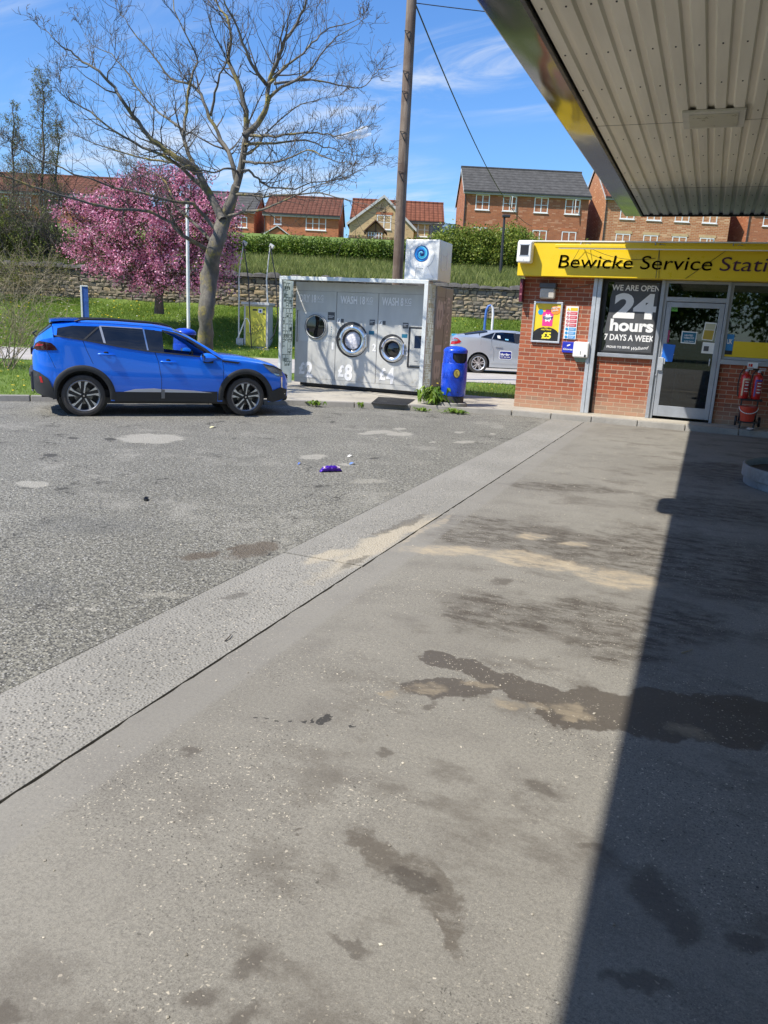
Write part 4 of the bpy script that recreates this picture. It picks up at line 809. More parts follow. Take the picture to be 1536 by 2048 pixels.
thin_tree('shorter thin budding tree leaning at the left edge of the photo', 22, 540, 205, 41, 1.6, 76, 3800)
thin_tree('slight budding tree growing close to the left side of the pink blossom', 112, 545, 240, 42, 1.4, 60, 3000)
t = thing('shrub_row', 'mixed green shrubs growing behind the stone wall at the left edge', 'shrub', B(-15.5, 37, 3.3))
bl = [Vb(*q) for q in [(-20, 480, 37, 50, 50), (30, 470, 37, 42, 46), (60, 500, 37, 40, 30), (110, 490, 38, 34, 40), (80, 440, 38, 30, 36), (140, 515, 38, 34, 22), (10, 425, 38, 34, 30)]]
v, f = clump_leaves(bl, 15000, .05, .3); npobj('foliage', v, f, leafmat('shrub leaves', [(.09, .13, .02), (.19, .25, .04), (.22, .19, .07)], .6, .3), t)
tr = Tree()
for i in range(60): b = Vector(V(rng.uniform(-60, 170), 545, rng.uniform(36.3, 38))); tr.grow(b, Vector((rng.normal() * .3, rng.normal() * .3, 1)).normalized(), rng.uniform(1.6, 3), .03, 2, curl=.4, minr=.006)
obj('stems', tr.mb, M_BARK2, t)
# bare bush on the verge
M_BAREB = pm('pale bare twigs', (.24, .20, .13), .85, var=.3)
t = thing('bare_bush', 'leafless bush with pale tangled twigs on the verge at the left edge', 'bush', V(5, 735, 19))
tr = Tree()
for i in range(34):
    b = Vector(V(rng.uniform(-50, 30), 738, rng.uniform(18.4, 19.8))); b.z = .1; tr.grow(b, Vector((rng.normal() * .5, rng.normal() * .5, 1)).normalized(), rng.uniform(.9, 1.9), .014, 2, up=.1, curl=.5, kids=(4, 6), minr=.0035)
obj('twigs', tr.mb, M_BAREB, t)
c = np.array([tuple(p) for p, d in tr.tips]); c = c[rng.integers(0, len(c), 900)]; v, f = quads_cloud(c, .018); npobj('buds', v, f, M_BUD, t)
t = thing('climbing_shrub', 'wispy pale green shrub climbing the front of the stone wall at the left', 'shrub', V(50, 600, 34))
tr = Tree()
for i in range(30): b = Vector(V(rng.uniform(-20, 90), 600, 34.2)); tr.grow(b, Vector((rng.normal() * .4, rng.normal() * .2, 1)).normalized(), rng.uniform(.8, 1.7), .014, 2, curl=.4, minr=.005)
obj('stems', tr.mb, M_BAREB, t); c = np.array([tuple(p) for p, d in tr.tips]); c = c[rng.integers(0, len(c), 2500)] + rng.normal(size=(2500, 3)) * .06; v, f = quads_cloud(c, .04); npobj('leaves', v, f, M_BUD, t)
# trees behind the viewer, seen only in the shop glass
for i, (x, y, h, r) in enumerate([(6, -30, 9, 4.5), (-4, -34, 8, 5), (-14, -36, 10, 5.5), (16, -34, 9, 5), (-26, -38, 9, 5.5), (26, -36, 10, 6)]):
    t = thing('leafy_tree', ['broad leafy tree behind the viewer facing the shop door', 'second leafy tree behind the viewer, low and wide', 'tall leafy tree behind the viewer to the left', 'leafy tree behind the viewer to the right', 'leafy tree far left behind the viewer', 'tallest leafy tree far right behind the viewer'][i], 'tree', (x, y, 0))
    mb = MB(); mb.tube([(x, y, 0), (x, y, h * .5), (x + .3, y, h * .8)], [.3, .22, .08], 8); obj('trunk', mb, M_BARK2, t)
    v, f = clump_leaves([(x, y, h * .62, r, r, h * .36), (x + r * .5, y, h * .5, r * .7, r * .7, h * .3), (x - r * .5, y + 1, h * .48, r * .7, r * .7, h * .3)], 9000, .18, .5); npobj('crown', v, f, M_HEDGE, t)
# ================================================================ shop
M_BR_SHOP = brickmat('shop brick', (.37, .105, .048), (.23, .062, .035), (.46, .35, .25), 1.0, bw=.232, bh=.078, mo=.012, blotch=.18, extra=(.13, .06, .045))
M_YEL = pm('yellow sign panel', (.80, .56, .015), .35, var=.03, coat=.15); M_ALU = pm('grey aluminium', (.36, .385, .43), .38, .35, var=.08); M_STEEL = pm('galvanised post', (.50, .53, .57), .42, .4, var=.1, sc=3)
M_BLK = pm('black plastic', (.018, .018, .02), .45); M_INK = pm('aubergine lettering', (.055, .008, .045), .4); M_WH = pm('white plastic', (.80, .80, .78), .4, var=.04); M_DKGREY = pm('charcoal vinyl', (.075, .078, .085), .45)
M_LETG = pm('white vinyl letters', (.80, .80, .80), .45, var=.03); M_LETD = pm('shaded white letters', (.36, .38, .43), .45, var=.03); M_DARKIN = pm('shop interior', (.035, .032, .03), .8)  # second letter tone is white vinyl with shade in its colour, unused
def clearglass(name, tint=(.55, .6, .62), refl=.16, base=.5):
    n = NT(name); tr = n.N.new('ShaderNodeBsdfTransparent'); tr.inputs[0].default_value = (*tint, 1); gl = n.N.new('ShaderNodeBsdfGlossy'); gl.inputs['Roughness'].default_value = .015; gl.inputs[0].default_value = (.9, .95, 1, 1)
    fr = n.N.new('ShaderNodeFresnel'); fr.inputs[0].default_value = 1.5; m = n.N.new('ShaderNodeMixShader'); n.L.new(n.math('ADD', n.math('MULTIPLY', fr.outputs[0], 1.0), refl, clamp=True), m.inputs[0]); n.L.new(tr.outputs[0], m.inputs[1]); n.L.new(gl.outputs[0], m.inputs[2]); n.L.new(m.outputs[0], n.out.inputs[0]); return n.m
M_GLASS = clearglass('shop glass', (.36, .39, .40), .05)
t = shop = thing('shop_building', 'single storey brick service station shop with yellow sign band and aluminium door', 'shop', (-3.51, 15.6, 0.095))
Y = 15.6
mb = MB(); mb.box(-3.51, -2.06, Y, Y + .22, 0.095, 2.70); mb.box(-3.51, -3.29, Y + .22, 22, 0.095, 2.7); obj('brick_wall', mb, M_BR_SHOP, t)
mb = MB(); mb.box(-1.965, -.945, Y + .03, Y + .25, 0.095, 1.195); obj('brick_panel', mb, M_BR_SHOP, t)
mb = MB(); mb.box(.235, 8, Y + .03, Y + .25, 0.095, 1.185); obj('brick_panel', mb, M_BR_SHOP, t)
mb = MB(); mb.box(-3.5, 8, 15.95, 21.9, .1, .14); obj('floor', mb, pm('shop floor', (.16, .15, .14), .5), t)
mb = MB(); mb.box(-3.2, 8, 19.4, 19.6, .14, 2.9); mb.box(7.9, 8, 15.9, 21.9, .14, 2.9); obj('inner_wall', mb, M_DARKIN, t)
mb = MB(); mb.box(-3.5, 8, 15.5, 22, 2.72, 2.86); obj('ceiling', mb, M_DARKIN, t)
mb = MB(); mb.box(-3.6, 8.1, 15.33, 22.1, 3.12, 3.2); obj('flat_roof', mb, pm('roof felt', (.08, .08, .08), .9), t)
# sign band
fs = MB(); fs.box(-3.60, 8.1, 15.28, 15.33, 2.625, 3.245); fs.box(-3.60, -3.56, 15.33, 22.0, 2.625, 3.245); fs.box(-3.60, 8.1, 15.33, 15.62, 2.625, 2.655)
fo = obj('sign_band', fs, M_YEL, t, bevel=.006)
mb = MB(); mb.box(-3.615, 8.1, 15.262, 15.36, 3.246, 3.268); obj('top_trim', mb, M_WH, fo)
mb = MB(); mb.box(-1.06, -1.052, 15.274, 15.279, 2.63, 3.24); mb.box(1.93, 1.938, 15.274, 15.279, 2.63, 3.24); mb.box(-2.5, 8, 15.276, 15.279, 3.128, 3.133); obj('panel_joint', mb, M_DKGREY, fo)
mb = MB()
for w_, pa, pb in (('Bewicke', (1116, 537), (1264, 539)), ('Service', (1279.5, 540), (1422.5, 542)), ('Station', (1438, 543), (1592, 545))):
    x0, z0 = F(*pa, 15.279); x1, _ = F(*pb, 15.279); text_mb(w_, .245, (x0, 15.279, 2.785), mb=mb, depth=.012, bold=-.004, shear=.10, width=x1 - x0); obj('lettering', mb, M_INK, fo)
# light bar over the sign
bar = thing('sign_light_bar', 'long yellow light trough held on brackets in front of the yellow shop sign', 'sign light', (-2.87, 15.03, 3.13))
mb = MB(); mb.box(-2.87, 8.0, 14.99, 15.07, 3.112, 3.172); obj('trough', mb, M_YEL, bar, bevel=.008)
mb = MB(); mb.box(-2.8, 7.9, 15.0, 15.06, 3.098, 3.1115); obj('diffuser', mb, M_WH, bar)
mb = MB()
for x in (-2.42, -1.12, .15, 1.5, 3, 4.5, 6): mb.tube([(x, 15.04, 3.17), (x, 15.12, 3.225), (x, 15.27, 3.21)], .009, 6); mb.tube([(x + .06, 15.04, 3.17), (x + .1, 15.2, 3.215), (x + .16, 15.27, 3.20)], .006, 5)
obj('bracket', mb, M_ALU, bar)
# cables on the face
mb = MB(); 
def cat(a, b, sag, n=10): a = Vector(a); b = Vector(b); return [a.lerp(b, i / n) - Vector((0, 0, sag * 4 * (i / n) * (1 - i / n))) for i in range(n + 1)]
mb.tube(cat((-2.4, 15.2, 3.2), (-1.1, 15.26, 2.98), .12), .004, 5); mb.tube(cat((-2.42, 15.2, 3.2), (-2.6, 15.26, 2.86), .02), .004, 5); mb.tube(cat((.05, 15.26, 3.12), (-.55, 15.27, 2.64), .0, 3), .004, 5); mb.tube(cat((-1.06, 15.24, 3.2), (-1.0, 15.265, 2.63), .0, 3), .004, 5)
obj('loose_cable', mb, M_BLK, bar)
mb = MB(); mb.tube(cat((-2.98, 15.57, 2.42), (-2.18, 15.57, 2.54), .05), .008, 6); cb = obj('wall_cable', mb, pm('brown cable', (.12, .09, .07), .6), None); tag(cb, 'thin brown cable sagging across the brick above the poster', 'cable')
# steel post, black strip standing in for the shade of the gap
mb = MB(); mb.box(-2.165, -2.095, 15.49, 15.6, 0.095, 2.62); mb.box(-2.088, -2.012, 15.5, 15.6, 0.095, 2.62); mb.box(-2.095, -2.088, 15.52, 15.6, 0.095, 2.62); po = obj('steel_post', mb, M_STEEL, t, bevel=.004)
mb = MB(); mb.box(-2.06, -1.965, 15.66, 15.8, 0.095, 2.62); obj('gap_shade_strip', mb, M_BLK, t)
# window 1 with charcoal vinyl
def wframe(par, x0, x1, z0, z1, y, w=.05, m=M_ALU, nm='window'):
    mb = MB(); mb.box(x0, x1, y, y + .08, z0, z0 + w); mb.box(x0, x1, y, y + .08, z1 - w, z1); mb.box(x0, x0 + w, y, y + .08, z0 + w, z1 - w); mb.box(x1 - w, x1, y, y + .08, z0 + w, z1 - w); return obj(nm, mb, m, par, bevel=.003)
w1 = wframe(t, -1.965, -.955, 1.265, 2.62, 15.64, .045, M_BLK)
mb = MB(); mb.box(-1.92, -1.0, 15.67, 15.676, 1.31, 2.575); obj('pane', mb, M_GLASS, w1)
mb = MB(); mb.box(-1.965, -.95, 15.545, 15.74, 1.195, 1.262); obj('sill', mb, M_ALU, w1, bevel=.004)
# vinyl with a curved right side (can shaped)
YV = 15.662
def fp(pts, y): return [F(px, py, y) for px, py in pts]
out = fp([(1230, 563), (1331, 568), (1332, 592), (1326, 620), (1318, 645), (1314, 655), (1316, 668), (1313, 690), (1305, 712), (1207, 706), (1206, 700), (1212, 685), (1209, 674), (1211, 650), (1218, 622), (1221, 595)], YV)
mb = MB(); mb.poly(out, .002, (0, YV, 0), (1, 0, 0), (0, 0, 1)); vy = obj('vinyl', mb, M_DKGREY, w1)
mb = MB()
def put(s, px, py, cap, y, mbx, **k): x, z = F(px, py, y); text_mb(s, cap, (x, y, z), mb=mbx, **k)
x0, z0 = F(1224, 578, YV - .003); x1, z1 = F(1323, 582, YV - .003)
text_mb('WE ARE OPEN', .105, (x0, YV - .003, z0 - .02), mb=mb, bold=.02, width=x1 - x0 - .03)
x0, z0 = F(1226, 640, YV - .003); x1, z1 = F(1307, 641, YV - .003)
text_mb('24', .43, (x0 - .01, YV - .003, z0 + .065), mb=mb, bold=.045, width=x1 - x0 + .03); obj('lettering', mb, M_LETG, vy)
mb = MB()
x0, z0 = F(1219, 660, YV - .004); x1, z1 = F(1306, 661, YV - .004); text_mb('hours', .215, (x0, YV - .004, z0), mb=mb, bold=.04, width=x1 - x0)
x0, z0 = F(1208, 679, YV - .004); x1, z1 = F(1308, 681, YV - .004); text_mb('7 DAYS A WEEK', .115, (x0, YV - .004, z0), mb=mb, bold=.025, width=x1 - x0)
x0, z0 = F(1213, 695, YV - .004); x1, z1 = F(1259, 697, YV - .004); text_mb('PROUD TO SERVE', .042, (x0, YV - .004, z0), mb=mb, bold=.025, width=x1 - x0)
x0, z0 = F(1262, 701, YV - .004); x1, z1 = F(1298, 692, YV - .004); text_mb('Wallsend', .062, (x0, YV - .004, z0 + .002), X=(1, 0, .13), mb=mb, bold=.008, shear=.35, width=x1 - x0)
obj('lettering', mb, M_LETG, vy)
# digits are one white; their bright lower part is sunlight, not painted
mb = MB()
# jamb, door frame, door
mb = MB(); mb.box(-.95, -.885, 15.54, 15.68, 0.095, 2.62); mb.box(-.885, -.83, 15.58, 15.7, 0.095, 2.62); mb.box(.178, .228, 15.56, 15.7, 0.095, 2.62); mb.box(-.83, .178, 15.57, 15.7, 2.255, 2.335); mb.box(-.83, .178, 15.57, 15.7, 2.575, 2.62); obj('door_frame', mb, M_ALU, t, bevel=.004)
mb = MB(); mb.box(-.83, .178, 15.64, 15.646, 2.335, 2.575); obj('transom_pane', mb, M_GLASS, t)
dz0, dz1, dx0, dx1 = .15, 2.245, -.822, .170
mb = MB(); mb.box(dx0, dx0 + .085, 15.59, 15.64, dz0, dz1); mb.box(dx1 - .085, dx1, 15.59, 15.64, dz0, dz1); mb.box(dx0 + .085, dx1 - .085, 15.59, 15.64, dz1 - .09, dz1); mb.box(dx0 + .085, dx1 - .085, 15.59, 15.64, dz0, dz0 + .2); door = obj('door', mb, M_ALU, t, bevel=.004)
mb = MB(); mb.box(dx0 + .085, dx1 - .085, 15.612, 15.618, dz0 + .2, dz1 - .09); obj('pane', mb, M_GLASS, door)
mb = MB(); mb.box(dx0 - .02, dx0 + .07, 15.545, 15.60, 1.0, 1.24); mb.box(dx0 + .07, dx0 + .1, 15.56, 15.6, 1.12, 1.22); obj('lock_box', mb, M_STEEL, door, bevel=.006)
mb = MB(); mb.tube([(-.86, 15.56, .9), (-.86, 15.56, .93)], .006, 6); mb.tube([(.045, 15.6, 1.14), (.045, 15.55, 1.15), (.045, 15.55, 1.25), (.045, 15.6, 1.26)], .012, 8); obj('handle', mb, M_STEEL, door, smooth=60)
YS = 15.605
def sticker(name, pts, mat, par, y=YS, d=.003): mb = MB(); mb.poly(fp(pts, y), d, (0, y, 0)); return obj(name, mb, mat, par)
C = lambda n, c, **k: pm(n, c, .45, var=.06, **k)
M_TEAL = C('teal sticker', (.01, .13, .22)); M_MAG = C('magenta sticker', (.38, .03, .14)); M_BLUS = C('blue leaflet', (.02, .16, .62)); M_GREENS = C('green sticker', (.12, .42, .05))
s1 = sticker('tobacco_notice', [(1361, 686), (1391, 688), (1395, 664), (1364, 662)][::1], M_WH, door); sticker('field', [(1363, 684), (1389.5, 686), (1393, 666), (1365.5, 664)], M_TEAL, s1, YS - .003)
mb = MB()
for s_, px, py, w in (('HEATED', 1369, 672, 17), ('TOBACCO', 1367, 677, 21), ('sold here', 1368, 683, 19)):
    x0, z0 = F(px, py, YS - .005); x1, _ = F(px + w, py, YS - .005); text_mb(s_, .03 if s_ != 'sold here' else .022, (x0, YS - .005, z0), mb=mb, bold=.02, width=x1 - x0)
obj('lettering', mb, M_LETG, s1)
sticker('magenta_sticker', [(1330, 684), (1337, 685), (1340, 661), (1333, 660)], M_MAG, door)
s2 = sticker('landscape_notice', [(1403, 679), (1425, 682), (1434, 646), (1411, 644)], M_WH, door); sticker('field', [(1405, 678), (1424, 680), (1428.5, 661), (1409, 660)], C('ochre print', (.42, .30, .04)), s2, YS - .003); sticker('sky', [(1409.3, 659), (1428.8, 660), (1432, 648), (1412, 647)], C('pale print', (.5, .48, .33)), s2, YS - .003)
s3 = sticker('white_notice', [(1402, 706), (1426, 708), (1430, 686), (1406, 684)], M_WH, door)
mb = MB(); a = fp([(1408, 692), (1418, 693)], YS - .004); x0, z0 = a[0]; mb.box(x0, a[1][0], YS - .006, YS - .004, z0 - .09, z0); s_ = obj('grey_block', mb, M_DKGREY, s3)
s4 = sticker('cash_sticker', [(1338, 622), (1355, 623), (1356, 612), (1339, 611)], M_GREENS, door); mb = MB(); x0, z0 = F(1340, 619, YS - .004); text_mb('CASH', .055, (x0, YS - .004, z0), mb=mb, bold=.0, width=.13); obj('lettering', mb, M_BLK, s4)
# blue leaflet holder on the frame
lf = sticker('leaflet', [(1322, 722), (1344, 724), (1351, 690), (1327, 687)], M_BLUS, door, 15.575, .006)
for q, m in (([(1324, 704), (1347, 706), (1348, 710), (1323, 708)][::-1], M_WH), ([(1333, 716), (1345, 717), (1346, 714), (1334, 713)], M_WH), ([(1328, 696), (1345, 698), (1346, 693), (1329, 691)], C('light blue print', (.1, .4, .8)))): mb = MB(); mb.poly(fp(q, 15.572), .002, (0, 15.572, 0)); obj('print', mb, m, lf)
# right window with yellow band
w2 = wframe(t, .228, 3.2, 1.27, 2.62, 15.62, .05); mb = MB(); mb.box(.278, 3.15, 15.65, 15.656, 1.32, 2.57); obj('pane', mb, M_GLASS, w2); mb = MB(); mb.box(.228, 8, 15.545, 15.74, 1.185, 1.268); obj('sill', mb, M_ALU, w2, bevel=.004)
mb = MB(); mb.box(.280, 3.148, 15.644, 15.648, 1.322, 1.60); obj('yellow_band', mb, M_YEL, w2)
s5 = MB(); x0, z0 = F(1446, 711, 15.64); s5.box(.275, .40, 15.638, 15.643, 1.36, 1.72); s5 = obj('payment_sticker', s5, C('blue card sticker', (.03, .22, .50)), w2)
mb = MB(); mb.box(.275, .40, 15.636, 15.6375, 1.36, 1.43); obj('foot', mb, M_BLK, s5); mb = MB(); text_mb('UK', .085, (.29, 15.636, 1.55), mb=mb, bold=.03, width=.09); obj('lettering', mb, M_LETG, s5)
mb = MB(); mb.box(3.2, 8, Y + .03, Y + .25, 1.2, 2.7); obj('brick_panel', mb, M_BR_SHOP, t)
# shelves inside
cols = [(.5, .05, .04), (.55, .4, .05), (.05, .2, .5), (.5, .5, .48), (.08, .35, .1), (.5, .2, .03)]
gm = [pm('goods %d' % i, c, .5) for i, c in enumerate(cols)]
for k, (sx, sy) in enumerate([(-.6, 17.6), (1.1, 17.4), (2.6, 17.8), (-2.2, 18.2)]):
    st = thing('shop_shelf', ['shelf unit of goods seen through the shop door', 'shelf unit of goods behind the right window beside the door', 'shelf unit of goods further right inside the shop', 'shelf unit of goods behind the vinyl covered window'][k], 'shelf', (sx, sy, .14))
    mb = MB(); mb.box(sx, sx + 1.1, sy + .4, sy + .44, .14, 1.7)
    for z in (.3, .65, 1.0, 1.35, 1.68): mb.box(sx, sx + 1.1, sy, sy + .4, z, z + .025)
    obj('frame', mb, M_ALU, st)
    mb = MB()
    for z in (.325, .675, 1.025, 1.375):
        x = sx + .03
        while x < sx + .98: w = random.uniform(.07, .16); h = random.uniform(.12, .26); mb.mi = random.randrange(6); mb.box(x, x + w - .01, sy + .03, sy + .3, z, z + h); x += w
    obj('goods', mb, gm, st)
# ---------------------------------------------------------------- fittings on the shop wall
YP = 15.565
pf = thing('poster_frame', 'aluminium poster frame with a yellow laundry powder offer on the brick wall', 'poster', (*[F(1061, 683, YP)[0], YP], F(1061, 683, YP)[1]))
a = F(1069.5, 602, YP); b = F(1126, 605, YP); c = F(1119, 687.5, YP); d = F(1061, 683, YP); X0, X1, Zb, Zt = (a[0] + d[0]) / 2, (b[0] + c[0]) / 2, (c[1] + d[1]) / 2, (a[1] + b[1]) / 2
mb = MB(); fw = .035
mb.box(X0, X1, YP - .02, 15.598, Zb, Zb + fw); mb.box(X0, X1, YP - .02, 15.598, Zt - fw, Zt); mb.box(X0, X0 + fw, YP - .02, 15.598, Zb + fw, Zt - fw); mb.box(X1 - fw, X1, YP - .02, 15.598, Zb + fw, Zt - fw); obj('frame', mb, M_STEEL, pf, bevel=.004)
W, H = X1 - X0 - 2 * fw, Zt - Zb - 2 * fw; ox, oz = X0 + fw, Zb + fw; y0 = YP
def U(u, v): return (ox + u * W, oz + v * H)
mb = MB(); mb.box(ox, ox + W, y0, y0 + .006, oz, oz + H); ps = obj('poster', mb, C('poster yellow', (.85, .60, .03)), pf)
def disc(cx, cz, rx, rz, n=28, a0=0, a1=2 * math.pi): return [(cx + rx * math.cos(a0 + (a1 - a0) * i / n), cz + rx * 0 + rz * math.sin(a0 + (a1 - a0) * i / n)) for i in range(n + (a1 - a0 < 6.28))]
def lay(pts, y, m, nm, par=ps): mb = MB(); mb.poly(pts, .0012, (0, y, 0)); return obj(nm, mb, m, par)
lay([U(0, 0), U(1, 0)] + [U(.5 + .52 * math.cos(a), .155 + .215 * math.sin(a)) for a in np.linspace(0, math.pi, 20)], y0 - .002, M_BLK, 'black_arch')
lay([U(.32, .40), U(.72, .40), U(.74, .78), U(.30, .78)], y0 - .002, C('poster pink', (.80, .05, .28)), 'packet'); lay([U(.40, .78), U(.64, .78), U(.60, .84), U(.42, .84)], y0 - .0035, C('poster pink dark', (.6, .02, .18)), 'packet_top')
lay([(U(.52, .60)[0] + (.10 if i % 2 else .07) * math.cos(i * math.pi / 8), U(.52, .62)[1] + (.085 if i % 2 else .055) * math.sin(i * math.pi / 8)) for i in range(16)], y0 - .0035, M_WH, 'burst')
lay(disc(*U(.22, .77), .052, .052), y0 - .0035, C('poster blue', (.02, .30, .62)), 'blue_spot'); lay(disc(*U(.80, .83), .10, .08), y0 - .0035, C('poster orange', (.85, .30, .05)), 'orange_burst')
mb = MB(); text_mb('Surf', .055, (*U(.33, .0)[:1], y0 - .006, U(0, .585)[1]), mb=mb, bold=.03, width=.19); obj('lettering', mb, C('poster navy', (.01, .06, .18)), ps)
mb = MB(); text_mb('MEGA', .035, (U(.63, 0)[0], y0 - .006, U(0, .85)[1]), X=(1, 0, .2), mb=mb, bold=.02, width=.17); text_mb('DEAL', .03, (U(.66, 0)[0], y0 - .006, U(0, .79)[1]), X=(1, 0, .2), mb=mb, bold=.02, width=.13); obj('lettering', mb, M_WH, ps)
mb = MB(); text_mb('£5', .115, (U(.34, 0)[0], y0 - .005, U(0, .07)[1]), mb=mb, bold=.05, width=.185); text_mb('HALF PRICE', .028, (U(.30, 0)[0], y0 - .005, U(0, .285)[1]), mb=mb, bold=.03, width=.20); text_mb('ONLY', .022, (U(.42, 0)[0], y0 - .005, U(0, .34)[1]), mb=mb, bold=.03, width=.07); obj('lettering', mb, C('poster yellow letters', (.9, .75, .05)), ps)
# hazard notice
a = F(1133, 612, 15.59); b = F(1158, 613, 15.59); c = F(1151, 679, 15.59); d = F(1127, 677, 15.59); X0, X1, Zb, Zt = (a[0] + d[0]) / 2, (b[0] + c[0]) / 2, (c[1] + d[1]) / 2, (a[1] + b[1]) / 2
nt = thing('safety_notice', 'tall white safety notice with yellow, red and blue rows right of the poster', 'sign', (X0, 15.59, Zb)); mb = MB(); mb.box(X0, X1, 15.58, 15.598, Zb, Zt); obj('board', mb, M_WH, nt)
rowc = [C('notice yellow', (.8, .55, .03))] + [C('notice red', (.62, .03, .07))] * 4 + [C('notice blue', (.02, .30, .65))] * 3
rh = (Zt - Zb) / 8.3
for i in range(8):
    z1 = Zt - .03 - i * rh; mb = MB(); mb.box(X0 + .085, X1 - .015, 15.576, 15.58, z1 - rh * .74, z1); obj('row', mb, rowc[i], nt)
    mb = MB(); cx, cz = X0 + .047, z1 - rh * .37
    if i == 0: mb.poly([(cx - .03, cz - .022), (cx + .03, cz - .022), (cx, cz + .03)], .003, (0, 15.578, 0))
    elif i < 5: mb.poly(disc(cx, cz, .027, .027, 20), .003, (0, 15.578, 0), holes=[disc(cx, cz, .019, .019, 20)]); mb.add([(cx - .02, 15.574, cz + .014), (cx - .014, 15.574, cz + .02), (cx + .02, 15.574, cz - .014), (cx + .014, 15.574, cz - .02)], [(0, 1, 2, 3)])
    else: mb.poly(disc(cx, cz, .027, .027, 20), .003, (0, 15.578, 0))
    obj('symbol', mb, rowc[i], nt)
    if i in (1, 2, 3, 4, 5, 6, 7):
        mb = MB(); mb.box(X0 + .095, X1 - .03, 15.5745, 15.576, z1 - rh * .32, z1 - rh * .24); mb.box(X0 + .095, X1 - .05, 15.5745, 15.576, z1 - rh * .56, z1 - rh * .48); obj('text_line', mb, M_WH, nt)
# glove box and towel dispenser
a = F(1125.5, 683, 15.5); c = F(1146, 706, 15.5)
g = thing('glove_dispenser', 'small blue box of gloves on the brick wall beside the towel dispenser', 'dispenser', (a[0], 15.5, c[1])); mb = MB(); mb.box(a[0], c[0], 15.5, 15.598, c[1], a[1]); obj('box', mb, C('dispenser blue', (.015, .03, .42)), g, bevel=.008)
mb = MB(); text_mb('Gloves', .036, (a[0] + .02, 15.499, c[1] + .05), mb=mb, bold=.02, width=c[0] - a[0] - .035); mb.poly([(a[0] + .09, a[1] - .09), (a[0] + .15, a[1] - .065), (a[0] + .15, a[1] - .04), (a[0] + .09, a[1] - .06)], .001, (0, 15.499, 0)); obj('lettering', mb, M_LETG, g)
a = F(1147.5, 683, 15.42); c = F(1172, 716, 15.42)
g = thing('towel_dispenser', 'white paper towel dispenser on the brick wall beside the steel post', 'dispenser', (a[0], 15.42, c[1])); X0, X1, Z0, Z1 = a[0], c[0] + .03, c[1], a[1]
mb = MB(); mb.box(X0, X1, 15.42, 15.598, Z0, Z1); obj('cover', mb, M_WH, g, bevel=.03, seg=4)
mb = MB(); mb.add([(X0 + .02, 15.47, Z0), (X1 - .02, 15.47, Z0), (X1 - .02, 15.598, Z0), (X0 + .02, 15.598, Z0), (X0 + .06, 15.52, Z0 - .09), (X1 - .05, 15.52, Z0 - .09), (X1 - .05, 15.598, Z0 - .09), (X0 + .06, 15.598, Z0 - .09)], [(0, 1, 5, 4), (1, 2, 6, 5), (3, 0, 4, 7), (4, 5, 6, 7)]); obj('chute', mb, pm('smoked green plastic', (.12, .20, .17), .3), g)
mb = MB(); mb.box((X0 + X1) / 2 - .004, (X0 + X1) / 2 + .004, 15.415, 15.42, Z0 + .06, Z0 + .12); obj('slot', mb, M_DKGREY, g)
a = F(1170, 703, 15.45); g = thing('gate_latch', 'small white latch with a black padlock on the steel post', 'latch', (a[0], 15.45, a[1] - .08)); mb = MB(); mb.box(a[0] - .01, a[0] + .06, 15.44, 15.50, a[1] - .05, a[1] + .02); obj('plate', mb, M_WH, g, bevel=.005); mb = MB(); mb.lathe([(0, 0), (.022, 0), (.022, .05), (0, .05)], 10, Matrix.Translation((a[0] + .01, 15.43, a[1] - .11))); mb.tube([(a[0] + .0, 15.43, a[1] - .055), (a[0] + .045, 15.43, a[1] - .08)], .01, 6); obj('padlock', mb, M_BLK, g)
# bulkhead light
a = F(1080, 573, 15.45); c = F(1108, 600, 15.45)
g = thing('bulkhead_light', 'grey bulkhead wall light with frosted cover above the poster', 'wall light', (a[0], 15.45, c[1])); mb = MB(); mb.box(a[0] - .01, c[0] + .01, 15.44, 15.598, a[1] - .02, a[1] + .07); obj('hood', mb, M_DKGREY, g, bevel=.01)
mb = MB(); mb.box(a[0], c[0] - .0, 15.46, 15.598, c[1] + .02, a[1] - .02); obj('cover', mb, pm('frosted diffuser', (.50, .46, .40), .5, var=.2), g, bevel=.035, seg=4)
# white floodlight box on the sign corner
a = F(1035, 482, 15.05); c = F(1060, 525, 15.05)
g = thing('floodlight', 'white boxy floodlight with dark glass on the left corner of the yellow sign', 'floodlight', (a[0], 15.05, c[1])); X0, X1, Z0, Z1 = a[0] + .01, c[0] + .01, c[1], a[1]
mb = MB(); mb.box(X0, X1, 15.03, 15.27, Z0, Z1); obj('housing', mb, M_WH, g, bevel=.03, seg=3)
mb = MB(); mb.box(X0 + .065, X1 - .055, 15.022, 15.03, Z0 + .13, Z1 - .07); obj('glass', mb, M_BLK, g); mb = MB(); mb.box(X0 + .05, X1 - .04, 15.024, 15.03, Z0 + .115, Z0 + .13); mb.box(X0 + .05, X1 - .04, 15.024, 15.03, Z1 - .07, Z1 - .055); mb.box((X0 + X1) / 2 - .006, (X0 + X1) / 2 + .006, 15.026, 15.03, Z0 + .04, Z0 + .052); obj('bezel', mb, M_STEEL, g)
